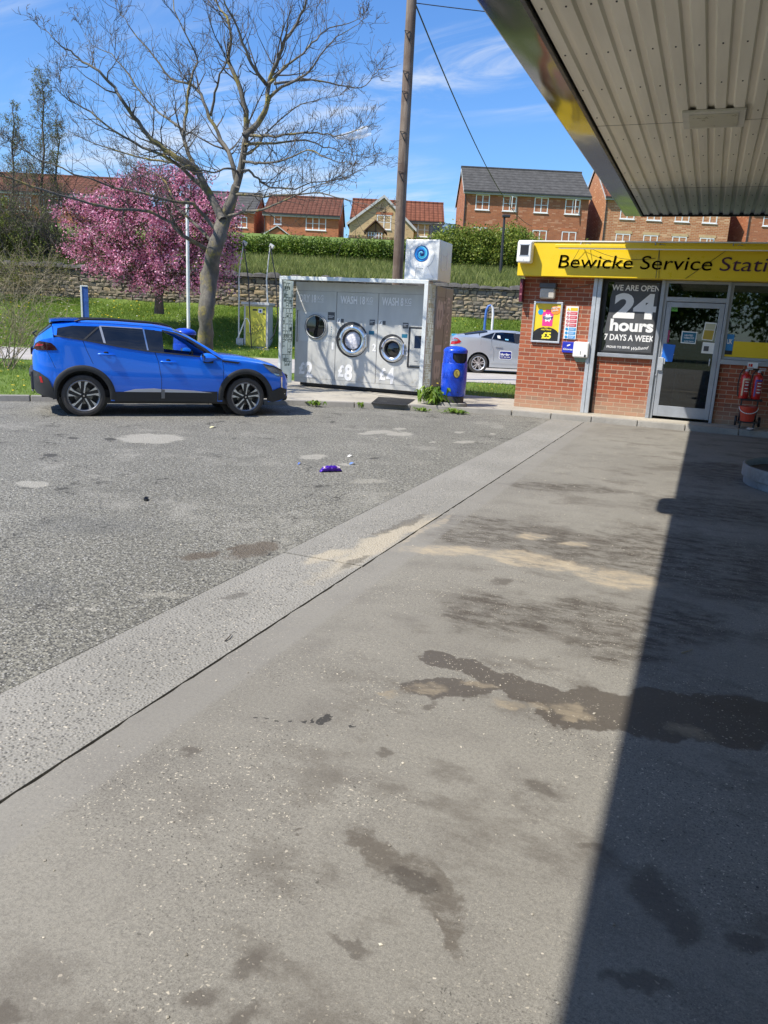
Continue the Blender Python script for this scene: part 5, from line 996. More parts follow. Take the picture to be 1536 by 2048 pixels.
# maroon hanging sign at the corner
a = F(1047, 566, 15.5); c = F(1057, 604, 15.5)
g = thing('corner_sign', 'narrow dark maroon sign at the left corner of the shop under the yellow band', 'sign', (a[0], 15.5, c[1])); mb = MB(); mb.box(-3.56, -3.50, 15.42, 15.598, c[1], a[1] + .08); obj('panel', mb, C('maroon enamel', (.10, .012, .03)), g, bevel=.004)
mb = MB(); mb.poly(disc(-3.53, a[1] - .06, .018, .05), .002, (0, 15.418, 0), holes=[disc(-3.53, a[1] - .06, .011, .036)]); mb.box(-3.55, -3.51, 15.416, 15.42, c[1] + .12, c[1] + .16); obj('emblem', mb, C('pale pink enamel', (.35, .12, .15)), g)
# ---------------------------------------------------------------- fire point
YE = 15.22
tr_ = thing('fire_trolley', 'black wheeled fire point stand against the brick right of the shop door', 'trolley', (.53, YE, 0.095))
xe0, ze0 = F(1481, 800, YE); mb = MB(); xa = F(1484, 800, YE)[0]; xb = F(1517, 800, YE)[0]
zs = F(1490, 797, YE)[1]
for x in (xa, xb): mb.tube([(x, YE + .1, .16), (x, YE + .1, 1.06), (x + (.06 if x == xa else -.06), YE + .1, 1.13)], .014, 8)
mb.tube([(xa + .06, YE + .1, 1.13), (xb - .06, YE + .1, 1.13)], .014, 8); mb.box(xa - .03, xb + .06, YE - .12, YE + .12, zs - .03, zs); mb.box(xa - .02, xb + .04, YE - .1, YE + .1, .2, .225)
for x in (xa + .02, xb - .02): mb.tube([(x, YE - .09, .22), (x, YE - .09, 0.095)], .014, 8)
obj('frame', mb, M_BLK, tr_, smooth=40)
for x in (xa - .05, xb + .07):
    mb = MB(); mb.lathe([(.0, -.02), (.085, -.02), (.095, 0), (.085, .02), (0, .02)], 20, Matrix.Translation((x, YE + .1, .215)) @ Matrix.Rotation(math.pi / 2, 4, 'Y')); obj('wheel', mb, M_BLK, tr_, smooth=40)
M_FIRE = pm('fire red enamel', (.50, .012, .01), .3, var=.06, coat=.3)
for i, (px, lab, band, px2) in enumerate([(1489, 'red fire extinguisher with cream label band, left one of the two on the trolley', (.62, .5, .33), 0), (1514, 'red fire extinguisher with blue label band, right one of the two on the trolley', (.04, .05, .30), 0)]):
    x = F(px, 775, YE)[0]; z0 = zs + .002; h = .37 if i == 0 else .36
    e = thing('fire_extinguisher', lab, 'extinguisher', (x, YE, z0), group='fire extinguishers on the trolley')
    T = Matrix.Translation((x, YE, z0)); r = .078
    mb = MB(); mb.lathe([(0, 0), (r * .92, 0), (r, .015), (r, h), (r * .9, h + .035), (r * .55, h + .062), (.028, h + .07), (.026, h + .1), (0, h + .1)], 28, T); obj('cylinder', mb, M_FIRE, e, smooth=45)
    mb = MB(); mb.lathe([(.02, h + .1), (.03, h + .105), (.03, h + .13), (0, h + .135)], 14, T); mb.box(-.015, .09, -.012, .012, h + .135, h + .15, T); mb.box(-.01, .1, -.012, .012, h + .165, h + .178, T); obj('valve', mb, M_STEEL, e)
    mb = MB(); hx = -1; pts = [T @ Vector(p) for p in [(-.02, 0, h + .12), (-.06, -.01, h + .13), (-.1, -.02, h + .06), (-.115, -.02, h - .12), (-.1, -.02, .08), (-.085, -.02, .03)]]; mb.tube(pts, .011, 8); obj('hose', mb, M_BLK, e, smooth=60)
    mb = MB(); mb.lathe([(r + .001, .08), (r + .0015, .081), (r + .0015, h - .06), (r + .001, h - .059)], 20, T, -2.0, -.35); obj('label', mb, C('extinguisher label', (.42, .03, .03)), e)
    mb = MB(); mb.lathe([(r + .002, .05), (r + .0025, .051), (r + .0025, h - .05), (r + .002, h - .049)], 6, T, -2.15, -1.85); mb.lathe([(r + .002, h - .05), (r + .0025, h - .049), (r + .0025, h - .02), (r + .002, h - .019)], 20, T, -2.1, -.5); obj('band', mb, C('label band %d' % i, band), e)
    mb = MB()
    for k, zz in enumerate((h - .09, h - .14, h - .2, h - .25)): mb.lathe([(r + .0025, zz), (r + .003, zz + .001), (r + .003, zz + .016), (r + .0025, zz + .017)], 8, T, -1.6, -.75)
    obj('print', mb, M_WH, e)
xk = F(1495, 830, YE - .02)[0]; zk = .226
bk = thing('bucket', 'red plastic bucket with a white handle on the foot of the fire trolley', 'bucket', (xk, YE - .02, zk)); T = Matrix.Translation((xk, YE - .02, zk))
mb = MB(); mb.lathe([(0, 0), (.105, 0), (.145, .245), (.152, .247), (.152, .262), (.138, .262), (.1, .01), (0, .01)], 30, T); obj('pail', mb, pm('orange red plastic', (.52, .045, .02), .45, var=.08), bk, smooth=40)
mb = MB(); mb.tube([T @ Vector((.155 * math.cos(a), -.155 * math.sin(a) * .5 - .08 * math.sin(a), .245 - .10 * math.sin(a))) for a in np.linspace(0, math.pi, 16)], .007, 6); obj('handle', mb, M_WH, bk, smooth=60)
a = F(1496, 724.5, 15.59); c = F(1514.5, 737, 15.59)
g = thing('fire_sign', 'small white fire sign with red pictograms above the extinguishers', 'sign', (a[0], 15.58, c[1])); mb = MB(); mb.box(a[0], c[0], 15.53, 15.545, c[1], a[1]); obj('plate', mb, M_WH, g)
mb = MB(); mb.box(a[0] + .015, a[0] + .035, 15.526, 15.53, c[1] + .025, a[1] - .025); mb.box(a[0] + .045, a[0] + .08, 15.526, 15.53, c[1] + .025, a[1] - .025); obj('pictogram', mb, M_FIRE, g)

# ================================================================ canopy
ZC, XC = 4.16, -2.09
t = canopy = thing('forecourt_canopy', 'large forecourt canopy with ribbed pale metal ceiling and polished dark edge', 'canopy', (4, 5, 4.1))
n = NT('painted ribbed soffit'); a = n.noise(1.2, 5, .6, n.map(sc=(3, .25, 1))); b = n.noise(20, 4, .7, n.map(sc=(3, .3, 1)))
n.set('Base Color', n.mix(n.step(a, .3, .7), (.72, .675, .56), (.86, .81, .68))); n.set('Roughness', .5); n.set('Metallic', .0); n.set('Coat Weight', .06); n.set('Coat Roughness', .2); M_SOF = n.m
XR, YB, YFAR = 17.0, -16.0, 18.7  # unseen right and rear reach enlarged to block skylight and deepen the shade
prof = []; x = -1.70; pit = .2
while x < XR: prof += [(x, 0), (x + .105, 0), (x + .125, .035), (x + .18, .035)]; x += pit
rows = [[(px_, y, ZC + .02 + dz) for px_, dz in prof] for y in (YB, YFAR - .02)]
mb = MB(); mb.grid(rows); mb.mi = 0; mb.box(-1.72, XR, YB, YFAR - .02, ZC + .08, ZC + .12); obj('soffit', mb, M_SOF, t)
mb = MB()                                                     # fixing screws in rows
yy = -1.0
while yy < 18.6:
    x = -1.70 + .052
    while x < 5: mb.box(x - .007, x + .007, yy - .007 + .0, yy + .007, ZC + .012, ZC + .0198); x += pit
    yy += 1.15
obj('fixing_screw', mb, M_BLK, t)
mb = MB()
for yj in (1.55, 6.2, 10.9, 15.4): mb.mark(); mb.box(-1.70, 8, yj, yj + .006, ZC + .0165, ZC + .0195)
obj('sheet_joint', mb, pm('sheet joint', (.14, .13, .11), .8), t); bpy.data.objects['fixing_screw']['kind'] = 'stuff'
n = NT('polished dark flashing'); n.set('Base Color', (.16, .165, .18)); n.set('Metallic', .92); n.set('Roughness', .13); n.bump(n.noise(.7, 2, .5, n.map(sc=(2, .5, 1))), .25, .15); M_FLASH = n.m
mb = MB(); mb.box(XC, -1.76, YB, YFAR, ZC, ZC + .02); mb.box(XC, XR, YFAR, YFAR + .03, ZC + .02, ZC + .6)
fl = obj('edge_flashing', mb, M_FLASH, t)
mb = MB(); mb.box(-1.76, -1.725, YB, YFAR, ZC - .012, ZC + .03); mb.box(-1.76, XR, YFAR - .03, YFAR, ZC - .012, ZC + .03); obj('edge_trim', mb, M_BLK, t)
mb = MB(); mb.box(XC - .012, XC - .001, YB, YFAR + .03, ZC + .004, ZC + .62); mb.box(XC - .012, XR, YB - .03, YB - .001, ZC + .004, ZC + .62); obj('fascia', mb, M_STEEL, t)
mb = MB(); mb.box(XC, XR, YB, YFAR, ZC + .55, ZC + .6); obj('roof_deck', mb, pm('roof sheet', (.3, .3, .3), .7), t)
mb = MB(); mb.box(-.66, .03, 10.36, 11.12, ZC - .012, ZC + .018); lp = obj('light_panel', mb, pm('soffit light frame', (.62, .60, .52), .5), t, bevel=.004)
mb = MB(); mb.box(-.585, -.045, 10.44, 11.04, ZC - .02, ZC - .0125); obj('diffuser', mb, pm('soffit light diffuser', (.55, .53, .46), .35, coat=.3), lp)
mb = MB()
for cx, cy in ((-1.69 + .8 * 0 + 4.4, 8.5), (2.72, -1.5), (12, 8.5), (12, -1.5)): mb.box(cx - .12, cx + .12, cy - .12, cy + .12, 0, ZC + .02)
obj('column', mb, M_STEEL, t, bevel=.01)
mb = MB(); g = thing('shadow_bump_body', 'long rounded unseen body added on the outer edge of the canopy to cast a shadow bump', 'shadow caster', (XC - .02, 5.37, ZC - .1)); mb.lathe([(0, -.40), (.06, -.37), (.10, -.30), (.11, -.2), (.11, .2), (.10, .30), (.06, .37), (0, .40)], 24, Matrix.Translation((XC + .01, 5.37, ZC - .09)) @ Matrix.Rotation(math.pi / 2, 4, 'X')); obj('drum', mb, M_ALU, g, smooth=40); mb = MB(); mb.box(XC - .1, XC + .1, 5.34, 5.40, ZC + .03, ZC + .05); obj('clamp', mb, M_BLK, g)  # unseen body added at the canopy edge, shaped to cast the shadow bump
# round galvanised base
T = Matrix.Translation((1.48, 9.86, 0)); g = thing('round_plinth', 'low round galvanised steel plinth in the canopy shade at the right edge', 'plinth', (1.48, 9.86, 0))
M_GALV = pm('dull galvanised steel', (.20, .21, .22), .55, .4, var=.3, sc=4)
mb = MB(); mb.lathe([(.875, 0), (.90, .01), (.90, .09), (.93, .10), (.93, .225), (.915, .235), (.895, .225), (.895, .12)], 64, T); obj('ring', mb, M_GALV, g, smooth=35)
mb = MB(); mb.lathe([(0, .15), (.896, .15)], 48, T); obj('fill', mb, pm('shaded grit fill', (.05, .045, .04), .95, var=.4, sc=20, bump=.6), g)  # fill colour darkened to carry the shade inside the ring
# ================================================================ laundry kiosk
M_SS = pm('brushed steel panel', (.56, .575, .565), .45, .12, var=.07, sc=2.5, stretch=(1, 1, .2)); M_FRAME = pm('pale frame section', (.66, .69, .68), .4, .1, var=.05)
M_SSD = pm('grey kiosk side', (.29, .275, .27), .45, .1, var=.1, sc=1.5); M_CHROME = pm('chromed door ring', (.72, .73, .74), .16, .85, var=.05); M_RUB = pm('dark rubber seal', (.02, .02, .022), .5)
M_FIN = clearglass('frosted fin glass', (.82, .88, .86), .06)
n = NT('frosted fin'); n.set('Base Color', (.72, .76, .74)); n.set('Roughness', .35); tl = n.N.new('ShaderNodeBsdfTranslucent'); tl.inputs[0].default_value = (.80, .84, .82, 1); ms = n.N.new('ShaderNodeMixShader'); ms.inputs[0].default_value = .6; n.L.new(n.p.outputs[0], ms.inputs[1]); n.L.new(tl.outputs[0], ms.inputs[2]); n.L.new(ms.outputs[0], n.out.inputs[0]); M_FINP = n.m
KX0, KX1, KY0, KY1, KYF = -8.93, -5.50, 15.45, 17.12, 15.98
Zk0, Zk1 = .19, 2.50
k = thing('laundry_kiosk', 'grey outdoor self service laundry kiosk with one dryer door and two washer doors', 'laundry kiosk', (-7.2, 15.5, .12))
mb = MB(); mb.box(-8.80, -5.44, KYF + .012, KY1, Zk0, 2.42); obj('body', mb, M_SSD, k, bevel=.006)
mb = MB(); mb.box(-8.7, -5.5, KYF + .1, KY1 - .1, .118, Zk0); obj('base', mb, M_BLK, k)
# outer frame: top beam, two fins
mb = MB(); mb.box(KX0, KX1 + .045, KY0, KY0 + .06, 2.43, 2.505); mb.box(KX0, KX0 + .06, KY0, KY0 + .06, Zk0 - .06, 2.43); mb.box(KX1 - .04, KX1 + .045, KY0, KY0 + .06, Zk0 - .06, 2.43); mb.box(KX0 + .06, KX1 - .04, KY0 + .06, KYF + .01, 2.462, 2.495); obj('frame', mb, M_FRAME, k, bevel=.005)
for sx, (xa, xb) in ((0, (KX0 + .015, KX0 + .05)), (1, (KX1 - .01, KX1 + .03))):
    mb = MB(); mb.box(xa, xb, KY0 + .06, KYF + .012, Zk0 - .03, 2.43); fin = obj('side_fin', mb, M_FINP, k)
    mb = MB(); xs = xb + .002 if sx == 0 else xb + .002; random.seed(11 + sx)
    z = .55 if sx == 0 else .3
    while z < 2.35:                                            # dark printed street-pattern of short strokes
        h = random.uniform(.06, .16); y = KY0 + .08
        while y < KYF - .04:
            w = random.uniform(.05, .13)
            if random.random() < (.8 if sx == 0 else .7):
                y1 = min(y + w, KYF - .02); c = .014
                mb.box(xs - .001, xs + .002, y, y + c, z, z + h); mb.box(xs - .001, xs + .0022, y, y1, z + h - c, z + h)
                if random.random() < .5: mb.box(xs - .001, xs + .0018, y + c, y1, z + h * .3, z + h * .3 + c)
                if random.random() < .35: mb.box(xs - .001, xs + .0016, y1 - w * .5, y1, z, z + h * .5)
            y += w + .02
        z += h + random.uniform(.0, .02)
    obj('street_pattern', mb, pm('dark green print', (.07, .12, .10), .5) if sx == 0 else pm('pale print', (.40, .44, .43), .5), fin)
# face panels
cols3 = [(-8.80, -7.775), (-7.763, -6.765), (-6.753, -5.52)]
names = [('DRY 18', 'KG'), ('WASH 18', 'KG'), ('WASH 8', 'KG')]; price = ['£2', '£8', '£4']; num = ['1', '2', '3']
# panels are mottled grey; the dark upper band is the hood's cast shade
n = NT('mottled kiosk panel'); s = n.sepxyz(n.obj); zz = s[2]; g1 = n.noise(2.2, 5, .6, n.map(sc=(1, 1, .3))); g2 = n.noise(9, 4, .7)
c = n.mix(n.step(g1, .3, .7), (.47, .47, .45), (.55, .55, .525)); c = n.mix(n.math('MULTIPLY', n.step(g2, .52, .72), n.step(zz, .9, .1, 0, .5)), c, (.42, .36, .22))
n.set('Base Color', c); n.set('Roughness', .42); n.set('Metallic', .1); M_PAN = n.m
M_DGL = glassmat('dark porthole glass', (.012, .014, .016), .8, .03); M_LAUN = pm('white laundry', (.62, .62, .68), .8, var=.25, sc=14, bump=.8, bs=18, bd=.03); M_TEALS = pm('teal sticker', (.01, .13, .22), .45)
xsp = KYF
mb = MB(); mb.box(-8.80, -5.52, KYF - .002, KYF + .012, 2.235, 2.42); obj('header_panel', mb, M_PAN, k, bevel=.003)
mb = MB(); mb.box(-8.80, -5.52, KYF - .002, KYF + .012, Zk0, .295); mb.box(-7.3, -7.295, KYF - .003, KYF - .002, Zk0, .29); obj('plinth_panel', mb, M_PAN, k, bevel=.003)
def ring(cx, cz, y, prof, mat, nm, par, n=48, sm=40):
    mb = MB(); mb.lathe(prof, n, Matrix.Translation((cx, y, cz)) @ Matrix.Rotation(math.pi / 2, 4, 'X')); return obj(nm, mb, mat, par, smooth=sm)   # +h points to -Y
CC = [(-8.27, 1.455, .245), (-7.335, 1.205, .345), (-6.37, 1.065, .275)]
for i, (xa, xb) in enumerate(cols3):
    cx, cz, R = CC[i]; ro = {0: .262, 1: .325, 2: .255}[i]
    if i == 0:
        mb = MB(); pts = [(xa, .30), (xb, .30), (xb, 2.23), (xa, 2.23)]; hole = [(xa + .06, 1.13), (xa + .86, 1.13), (xa + .86, 1.78), (xa + .06, 1.78)]
        mb.poly(pts, .012, (0, KYF + .01, 0), (1, 0, 0), (0, 0, 1), holes=[hole]); p = obj('panel', mb, M_PAN, k)
        mb = MB(); mb.box(xa + .06, xa + .86, KYF + .006, KYF + .0105, 1.13, 1.78); mb.box(xa + .062, xa + .09, KYF - .01, KYF + .012, 1.13, 1.78); obj('door_recess', mb, M_SS, p)
        mb = MB(); mb.box(xa + .045, xa + .06, KYF - .012, KYF + .01, 1.10, 1.80); obj('hinge_strip', mb, M_BLK, p)
    else:
        mb = MB(); mb.box(xa, xb, KYF - .002, KYF + .01, .30, 2.23); p = obj('panel', mb, M_PAN, k, bevel=.003)
    if i == 0:
        d = ring(cx, cz, KYF, [(.235, -.01), (.29, 0), (.29, .02), (.262, .045), (.245, .045), (.235, .02)], M_SS, 'dryer_door', p)
        ring(cx, cz, KYF, [(.236, .02), (.256, .048), (.268, .044)], M_RUB, 'seal', d); ring(cx, cz, KYF, [(0, .03), (.12, .028), (.236, .018)], M_DGL, 'glass', d)
    else:
        s = R / .30; d = ring(cx - .03 * s, cz + .01, KYF, [(0, 0.004), (.33 * s, .004), (.345 * s, .0)], M_RUB, 'washer_door', p)
        ring(cx, cz - .005, KYF, [(.175 * s, .03), (.185 * s, .055), (.215 * s, .08), (.255 * s, .082), (.285 * s, .06), (.30 * s, .02), (.30 * s, .0)], M_CHROME, 'ring', d)
        ring(cx, cz - .005, KYF, [(.165 * s, .03), (.176 * s, .06), (.192 * s, .075)], M_RUB, 'seal', d)
        T = Matrix.Translation((cx, KYF, cz - .005)) @ Matrix.Rotation(math.pi / 2, 4, 'X')
        if i == 1: ring(cx, cz - .01, KYF, [(0, .05), (.07 * s, .046), (.13 * s, .036), (.172 * s, .02)], M_LAUN, 'laundry_load', d)
        else: ring(cx, cz - .005, KYF, [(0, .05), (.09 * s, .045), (.172 * s, .02)], M_DGL, 'glass', d)
        mb = MB(); mb.lathe([(0, .105), (.03, .1), (.034, .07), (.034, .03)], 14, Matrix.Translation((cx - .27 * s, KYF, cz + .01)) @ Matrix.Rotation(math.pi / 2, 4, 'X')); obj('latch', mb, M_RUB, d)
        mb = MB(); mb.box(cx + .272 * s, cx + .31 * s, KYF - .07, KYF, cz - .12 * s, cz + .14 * s); obj('hinge', mb, M_CHROME, d, bevel=.01)
    mb = MB(); tx = {0: -8.70, 1: -7.68, 2: -6.68}[i]; wd = {0: .42, 1: .60, 2: .50}[i]
    text_mb(names[i][0], .165, (tx, KYF - .004, 1.99), mb=mb, bold=.03, width=wd); text_mb(names[i][1], .115, (tx + wd + .035, KYF - .004, 2.035), mb=mb, bold=.01, width=.145); mb.box(tx + wd + .035, tx + wd + .18, KYF - .004, KYF - .002, 1.995, 2.005)
    px_ = {0: -8.68, 1: -7.68, 2: -6.66}[i]
    mb.mark(); text_mb('£', .25, (px_, KYF - .004, .395), mb=mb, bold=.04, width=.15); text_mb(price[i][1], .34, (px_ + .165, KYF - .004, .33), mb=mb, bold=.04, width=.19)
    text_mb(num[i], .16, ({0: -7.86, 1: -6.86, 2: -6.09}[i], KYF - .004, {0: .98, 1: 1.0, 2: .94}[i]), mb=mb, bold=.03, width=.05 if i == 0 else .085)
    obj('lettering', mb, M_LETG, p)
    # instruction stickers
    mb = MB(); sx = {0: -7.98, 1: -6.955, 2: -6.17}[i]; sz = {0: 1.62, 1: 1.55, 2: 1.52}[i]; w = .17 if i == 0 else .13
    mb.box(sx, sx + w, KYF - .0045, KYF - .002, sz, sz + (.17 if i == 0 else .12)); st = obj('instruction_label', mb, M_DKGREY, p); mb = MB(); mb.box(sx + .015, sx + w - .015, KYF - .0055, KYF - .0045, sz + .08, sz + .09); mb.box(sx + .015, sx + w - .05, KYF - .0055, KYF - .0045, sz + .05, sz + .057); obj('print', mb, M_WH, st)
    if i:
        mb = MB(); mb.box(sx - .01, sx + w - .01, KYF - .0045, KYF - .002, sz - .2, sz - .12); obj('teal_label', mb, M_TEALS, p)
        mb = MB(); mb.box(xa + .015, xa + .1, KYF - .0045, KYF - .002, 1.565, 1.66); o = obj('hand_label', mb, M_WH, p); mb = MB(); mb.box(xa + .11, xa + .18, KYF - .0045, KYF - .002, 1.57, 1.655); mb.add([(xa + .03, KYF - .006, 1.575), (xa + .045, KYF - .006, 1.575), (xa + .085, KYF - .006, 1.645), (xa + .07, KYF - .006, 1.65)], [(0, 1, 2, 3)]); obj('print', mb, M_DKGREY, p)
    if i == 0: mb = MB(); [mb.box(-7.89, -7.875, KYF - .004, KYF - .002, 1.2 + .05 * q, 1.225 + .05 * q) for q in range(6)]; obj('indicator_row', mb, M_TEALS, p)
# payment panel
mb = MB(); mb.box(-6.02, -5.99, KYF - .02, KYF, .70, 1.56); mb.box(-5.99, -5.54, KYF - .02, KYF, 1.53, 1.56); mb.box(-5.99, -5.54, KYF - .02, KYF, .70, .73); pp = obj('payment_panel', mb, M_RUB, k)
mb = MB(); mb.box(-5.97, -5.54, KYF - .03, KYF - .002, .75, 1.51); obj('cover', mb, M_PAN, pp, bevel=.006); mb = MB(); mb.box(-5.87, -5.67, KYF - .034, KYF - .03, 1.12, 1.38); obj('screen', mb, M_DGL, pp); mb = MB(); mb.box(-5.85, -5.77, KYF - .034, KYF - .03, .84, .85); mb.box(-5.73, -5.69, KYF - .034, KYF - .03, .93, .94); obj('slot', mb, M_RUB, pp)
# swirl emblem
def swirl(cx, cz, R, y, par):
    lay(disc(cx, cz, R * .94, R * .96, 36), y, C('swirl deep blue', (.01, .12, .42)), 'swirl_disc', par)
    arms = [(.98, .62, 2.75, 4.6, (.012, .03, .13)), (.86, .50, 2.4, 5.2, (.10, .52, .78)), (.97, .60, -.4, 4.4, (.004, .04, .26)), (.90, .55, -1.0, 4.9, (.01, .34, .85)), (.80, .42, -1.9, 4.6, (.02, .20, .62)), (.60, .25, 1.0, 5.6, (.03, .42, .62)), (.50, .20, 2.6, 5.5, (.01, .02, .12)), (.30, .05, 3.4, 5.8, (.25, .75, .9)), (.20, .02, 1.2, 5.0, (.01, .015, .06))]
    for q, (r0, r1, a0, sw, col) in enumerate(arms):
        out = []; inn = []
        for j in range(25):
            u = j / 24; r = r0 + (r1 - r0) * u; a = a0 - sw * u; w = .15 * math.sin(math.pi * u) ** .7 * (.5 + .5 * r0)
            out.append((cx + R * (r + w * .3) * math.cos(a), cz + R * (r + w * .3) * math.sin(a))); inn.append((cx + R * (r - w) * math.cos(a), cz + R * (r - w) * math.sin(a)))
        mb = MB(); mb.poly(out + inn[::-1][1:-1], .001, (0, y - .002 - q * .0008, 0)); obj('swirl_arm', mb, C('swirl blue %d' % q, col), par)
# emblem panel low on the face
mb = MB(); mb.box(-5.73, -5.585, KYF - .0045, KYF - .002, 1.86, 2.12); e = obj('emblem_plate', mb, M_WH, k); swirl(-5.655, 2.02, .055, KYF - .006, e)
mb = MB(); text_mb('REVOLUTION', .018, (-5.735, KYF - .0045, 1.80), mb=mb, bold=.01, width=.16); obj('lettering', mb, M_LETG, k)
# roof sign box
bx = thing('roof_sign_box', 'white sign cube with a blue swirl standing on top of the laundry kiosk', 'sign box', (-5.7, 15.8, 2.5)); X0, X1 = -6.06, -5.32
mb = MB(); mb.box(X0, X1, 15.62, 16.46, 2.51, 3.305); obj('box', mb, pm('sign box panel', (.66, .67, .66), .35, .05, var=.04), bx, bevel=.012)
mb = MB(); cx, cz, y = -5.70, 3.03, 15.616
mb.poly(disc(cx, cz - .02, .27, .27, 36), .003, (0, y, 0)); mb.add([], []); 
mb2 = MB(); mb2.poly([(-5.96, 2.55), (-5.82, 2.55), (-5.80, 2.85), (-5.96, 3.0)], .003, (0, y - .001, 0)); mb2.poly([(-5.66, 2.80), (-5.56, 2.78), (-5.42, 2.54), (-5.58, 2.54)], .003, (0, y - .002, 0)); mb.add(mb2.v, mb2.f); em = obj('letter_shape', mb, M_WH, bx)
swirl(cx, cz, .168, y - .005, em)
mb = MB(); XS = X1 + .002
mb.box(XS, XS + .003, 15.78, 15.83, 2.75, 3.1); mb.box(XS, XS + .003, 16.15, 16.2, 2.75, 3.1); mb.box(XS, XS + .003, 15.83, 16.15, 2.72, 2.77)
for q in range(3): mb.box(XS, XS + .003, 15.9 + q * .09, 15.94 + q * .09, 3.0, 3.03)
obj('side_emblem', mb, pm('silver print', (.75, .75, .75), .4), bx)
# lettering on the right side, reading downwards
mb = MB(); XS = -5.438
text_mb('REVOLUTION', .20, (XS, 16.72, 2.22), X=(0, 0, -1), Y=(0, 1, 0), mb=mb, bold=.02, width=1.9, depth=.003)
text_mb('18', .42, (XS, 16.08, 1.2), X=(0, 0, -1), Y=(0, 1, 0), mb=mb, bold=.03, width=.75, depth=.003); text_mb('8', .40, (XS, 16.06, 2.15), X=(0, 0, -1), Y=(0, 1, 0), mb=mb, bold=.02, width=.62, depth=.003); text_mb('KG', .12, (XS, 16.48, 2.13), X=(0, 0, -1), Y=(0, 1, 0), mb=mb, bold=.01, width=.5, depth=.003)
obj('side_lettering', mb, pm('pale brown print', (.50, .45, .43), .5), k)
mb = MB(); mb.box(-5.439, -5.436, 16.58, 16.585, Zk0, 2.42); mb.box(-5.439, -5.436, 16.0, 17.1, 2.2, 2.204); obj('panel_joint', mb, M_RUB, k)
# doormat
pts = [(-6.10, 14.95), (-5.42, 14.98), (-5.20, 14.40), (-5.95, 14.32)]
pts = [tuple(G(x, y, .10)[:2]) for x, y in [(757, 794), (830, 799), (812, 811), (742, 806.5)]]
A, B_, C_, D_ = [Vector((*p, .096)) for p in pts]; mt = thing('door_mat', 'black ribbed rubber mat on the pavement in front of the laundry kiosk', 'mat', (A + B_ + C_ + D_) / 4)
mb = MB(); mb.poly([tuple(p[:2]) for p in (A, B_, C_, D_)][::-1], .010, (0, 0, .096), (1, 0, 0), (0, 1, 0)); obj('base', mb, M_RUB, mt)
mb = MB()
for q in range(22): s = (q + .5) / 22; p0 = A.lerp(B_, s).lerp(D_.lerp(C_, s), .04); p1 = A.lerp(B_, s).lerp(D_.lerp(C_, s), .96); mb.tube([p0 + Vector((0, 0, .014)), p1 + Vector((0, 0, .014))], .006, 4)
obj('rib', mb, pm('worn rubber', (.06, .06, .06), .7), mt); bpy.data.objects['rib']['kind'] = 'stuff'

# ================================================================ bins, posts, vacuum
M_BINB = pm('blue bin plastic', (.008, .065, .60), .28, var=.06, coat=.3)
def bin_(label, P, rz, base=True):
    g = thing('litter_bin', label, 'bin', P, rz, 'blue litter bins'); g.scale = (.92, .92, .95); T = MWD[g.name]
    if base: mb = MB(); mb.lathe([(0, -.10), (.31, -.10), (.31, -.01), (.30, 0), (0, 0)], 32, T); obj('plinth', mb, M_KERB, g, smooth=30)
    mb = MB(); mb.lathe([(.225, 0), (.235, .01), (.240, .13), (.238, .135)], 36, T); obj('foot', mb, pm('black bin foot', (.03, .03, .032), .5), g, smooth=40)
    # shell with an opening on the front right
    prof = [(.245, .135), (.262, .17), (.272, .5), (.268, .78), (.258, .80)]; n = 40; rows = []
    mb = MB(); mb.lathe(prof, n, T)
    a0, a1 = math.radians(-78), math.radians(5)                # aperture sector
    mb.lathe([(.258, .80), (.252, 1.0)], 30, T, a1, a0 + 2 * math.pi)
    mb.lathe([(.252, 1.0), (.258, 1.03), (.252, 1.06), (.21, 1.10), (.12, 1.13), (0, 1.14)], n, T)
    # rounded lower edge of the aperture
    pts = []
    for i in range(15):
        a = a0 + (a1 - a0) * i / 14; q = (i / 14 - .5) * 2; zb = .80 + .10 * abs(q) ** 3; pts.append((a, zb))
    for (a, z), (b, z2) in zip(pts[:-1], pts[1:]): mb.add([T @ Vector((.258 * math.cos(a), .258 * math.sin(a), .795)), T @ Vector((.258 * math.cos(b), .258 * math.sin(b), .795)), T @ Vector((.257 * math.cos(b), .257 * math.sin(b), z2)), T @ Vector((.257 * math.cos(a), .257 * math.sin(a), z))], [(0, 1, 2, 3)])
    obj('shell', mb, M_BINB, g, smooth=50)
    mb = MB(); mb.lathe([(.20, .3), (.235, .8), (.235, 1.0), (0, 1.02)], 28, T); obj('liner', mb, pm('dark bin liner', (.012, .014, .02), .8), g)
    a = math.radians(-55); c = Vector((math.cos(a), math.sin(a), 0)); tx = Vector((-math.sin(a), math.cos(a), 0))
    T3 = T.to_3x3(); O = T @ (c * .269 + Vector((0, 0, .60))); e = None
    mb = MB(); mb.poly(disc(0, 0, .075, .095, 24), .004, O, T3 @ tx, (0, 0, 1)); e = obj('badge', mb, pm('badge gold', (.55, .42, .10), .4), g)
    mb = MB(); mb.poly(disc(0, 0, .075, .095, 24), .006, O, T3 @ tx, (0, 0, 1), holes=[disc(0, 0, .062, .08, 24)]); obj('rim', mb, M_BLK, e)
    mb = MB(); mb.poly([(.0, .02), (.02, .05), (-.03, .05), (-.03, -.01), (-.01, -.05), (.035, -.055), (.03, -.02)], .0065, O, T3 @ tx, (0, 0, 1)); obj('figure', mb, pm('badge dark gold', (.30, .22, .04), .5), e)
    mb = MB(); a = math.radians(-45); mb.lathe([(0, .005), (.012, .004), (.012, 0)], 10, T @ Matrix.Rotation(a, 4, 'Z') @ Matrix.Translation((.266, 0, .22)) @ Matrix.Rotation(math.pi / 2, 4, 'Y')); obj('key_hole', mb, M_BLK, g)
    return g
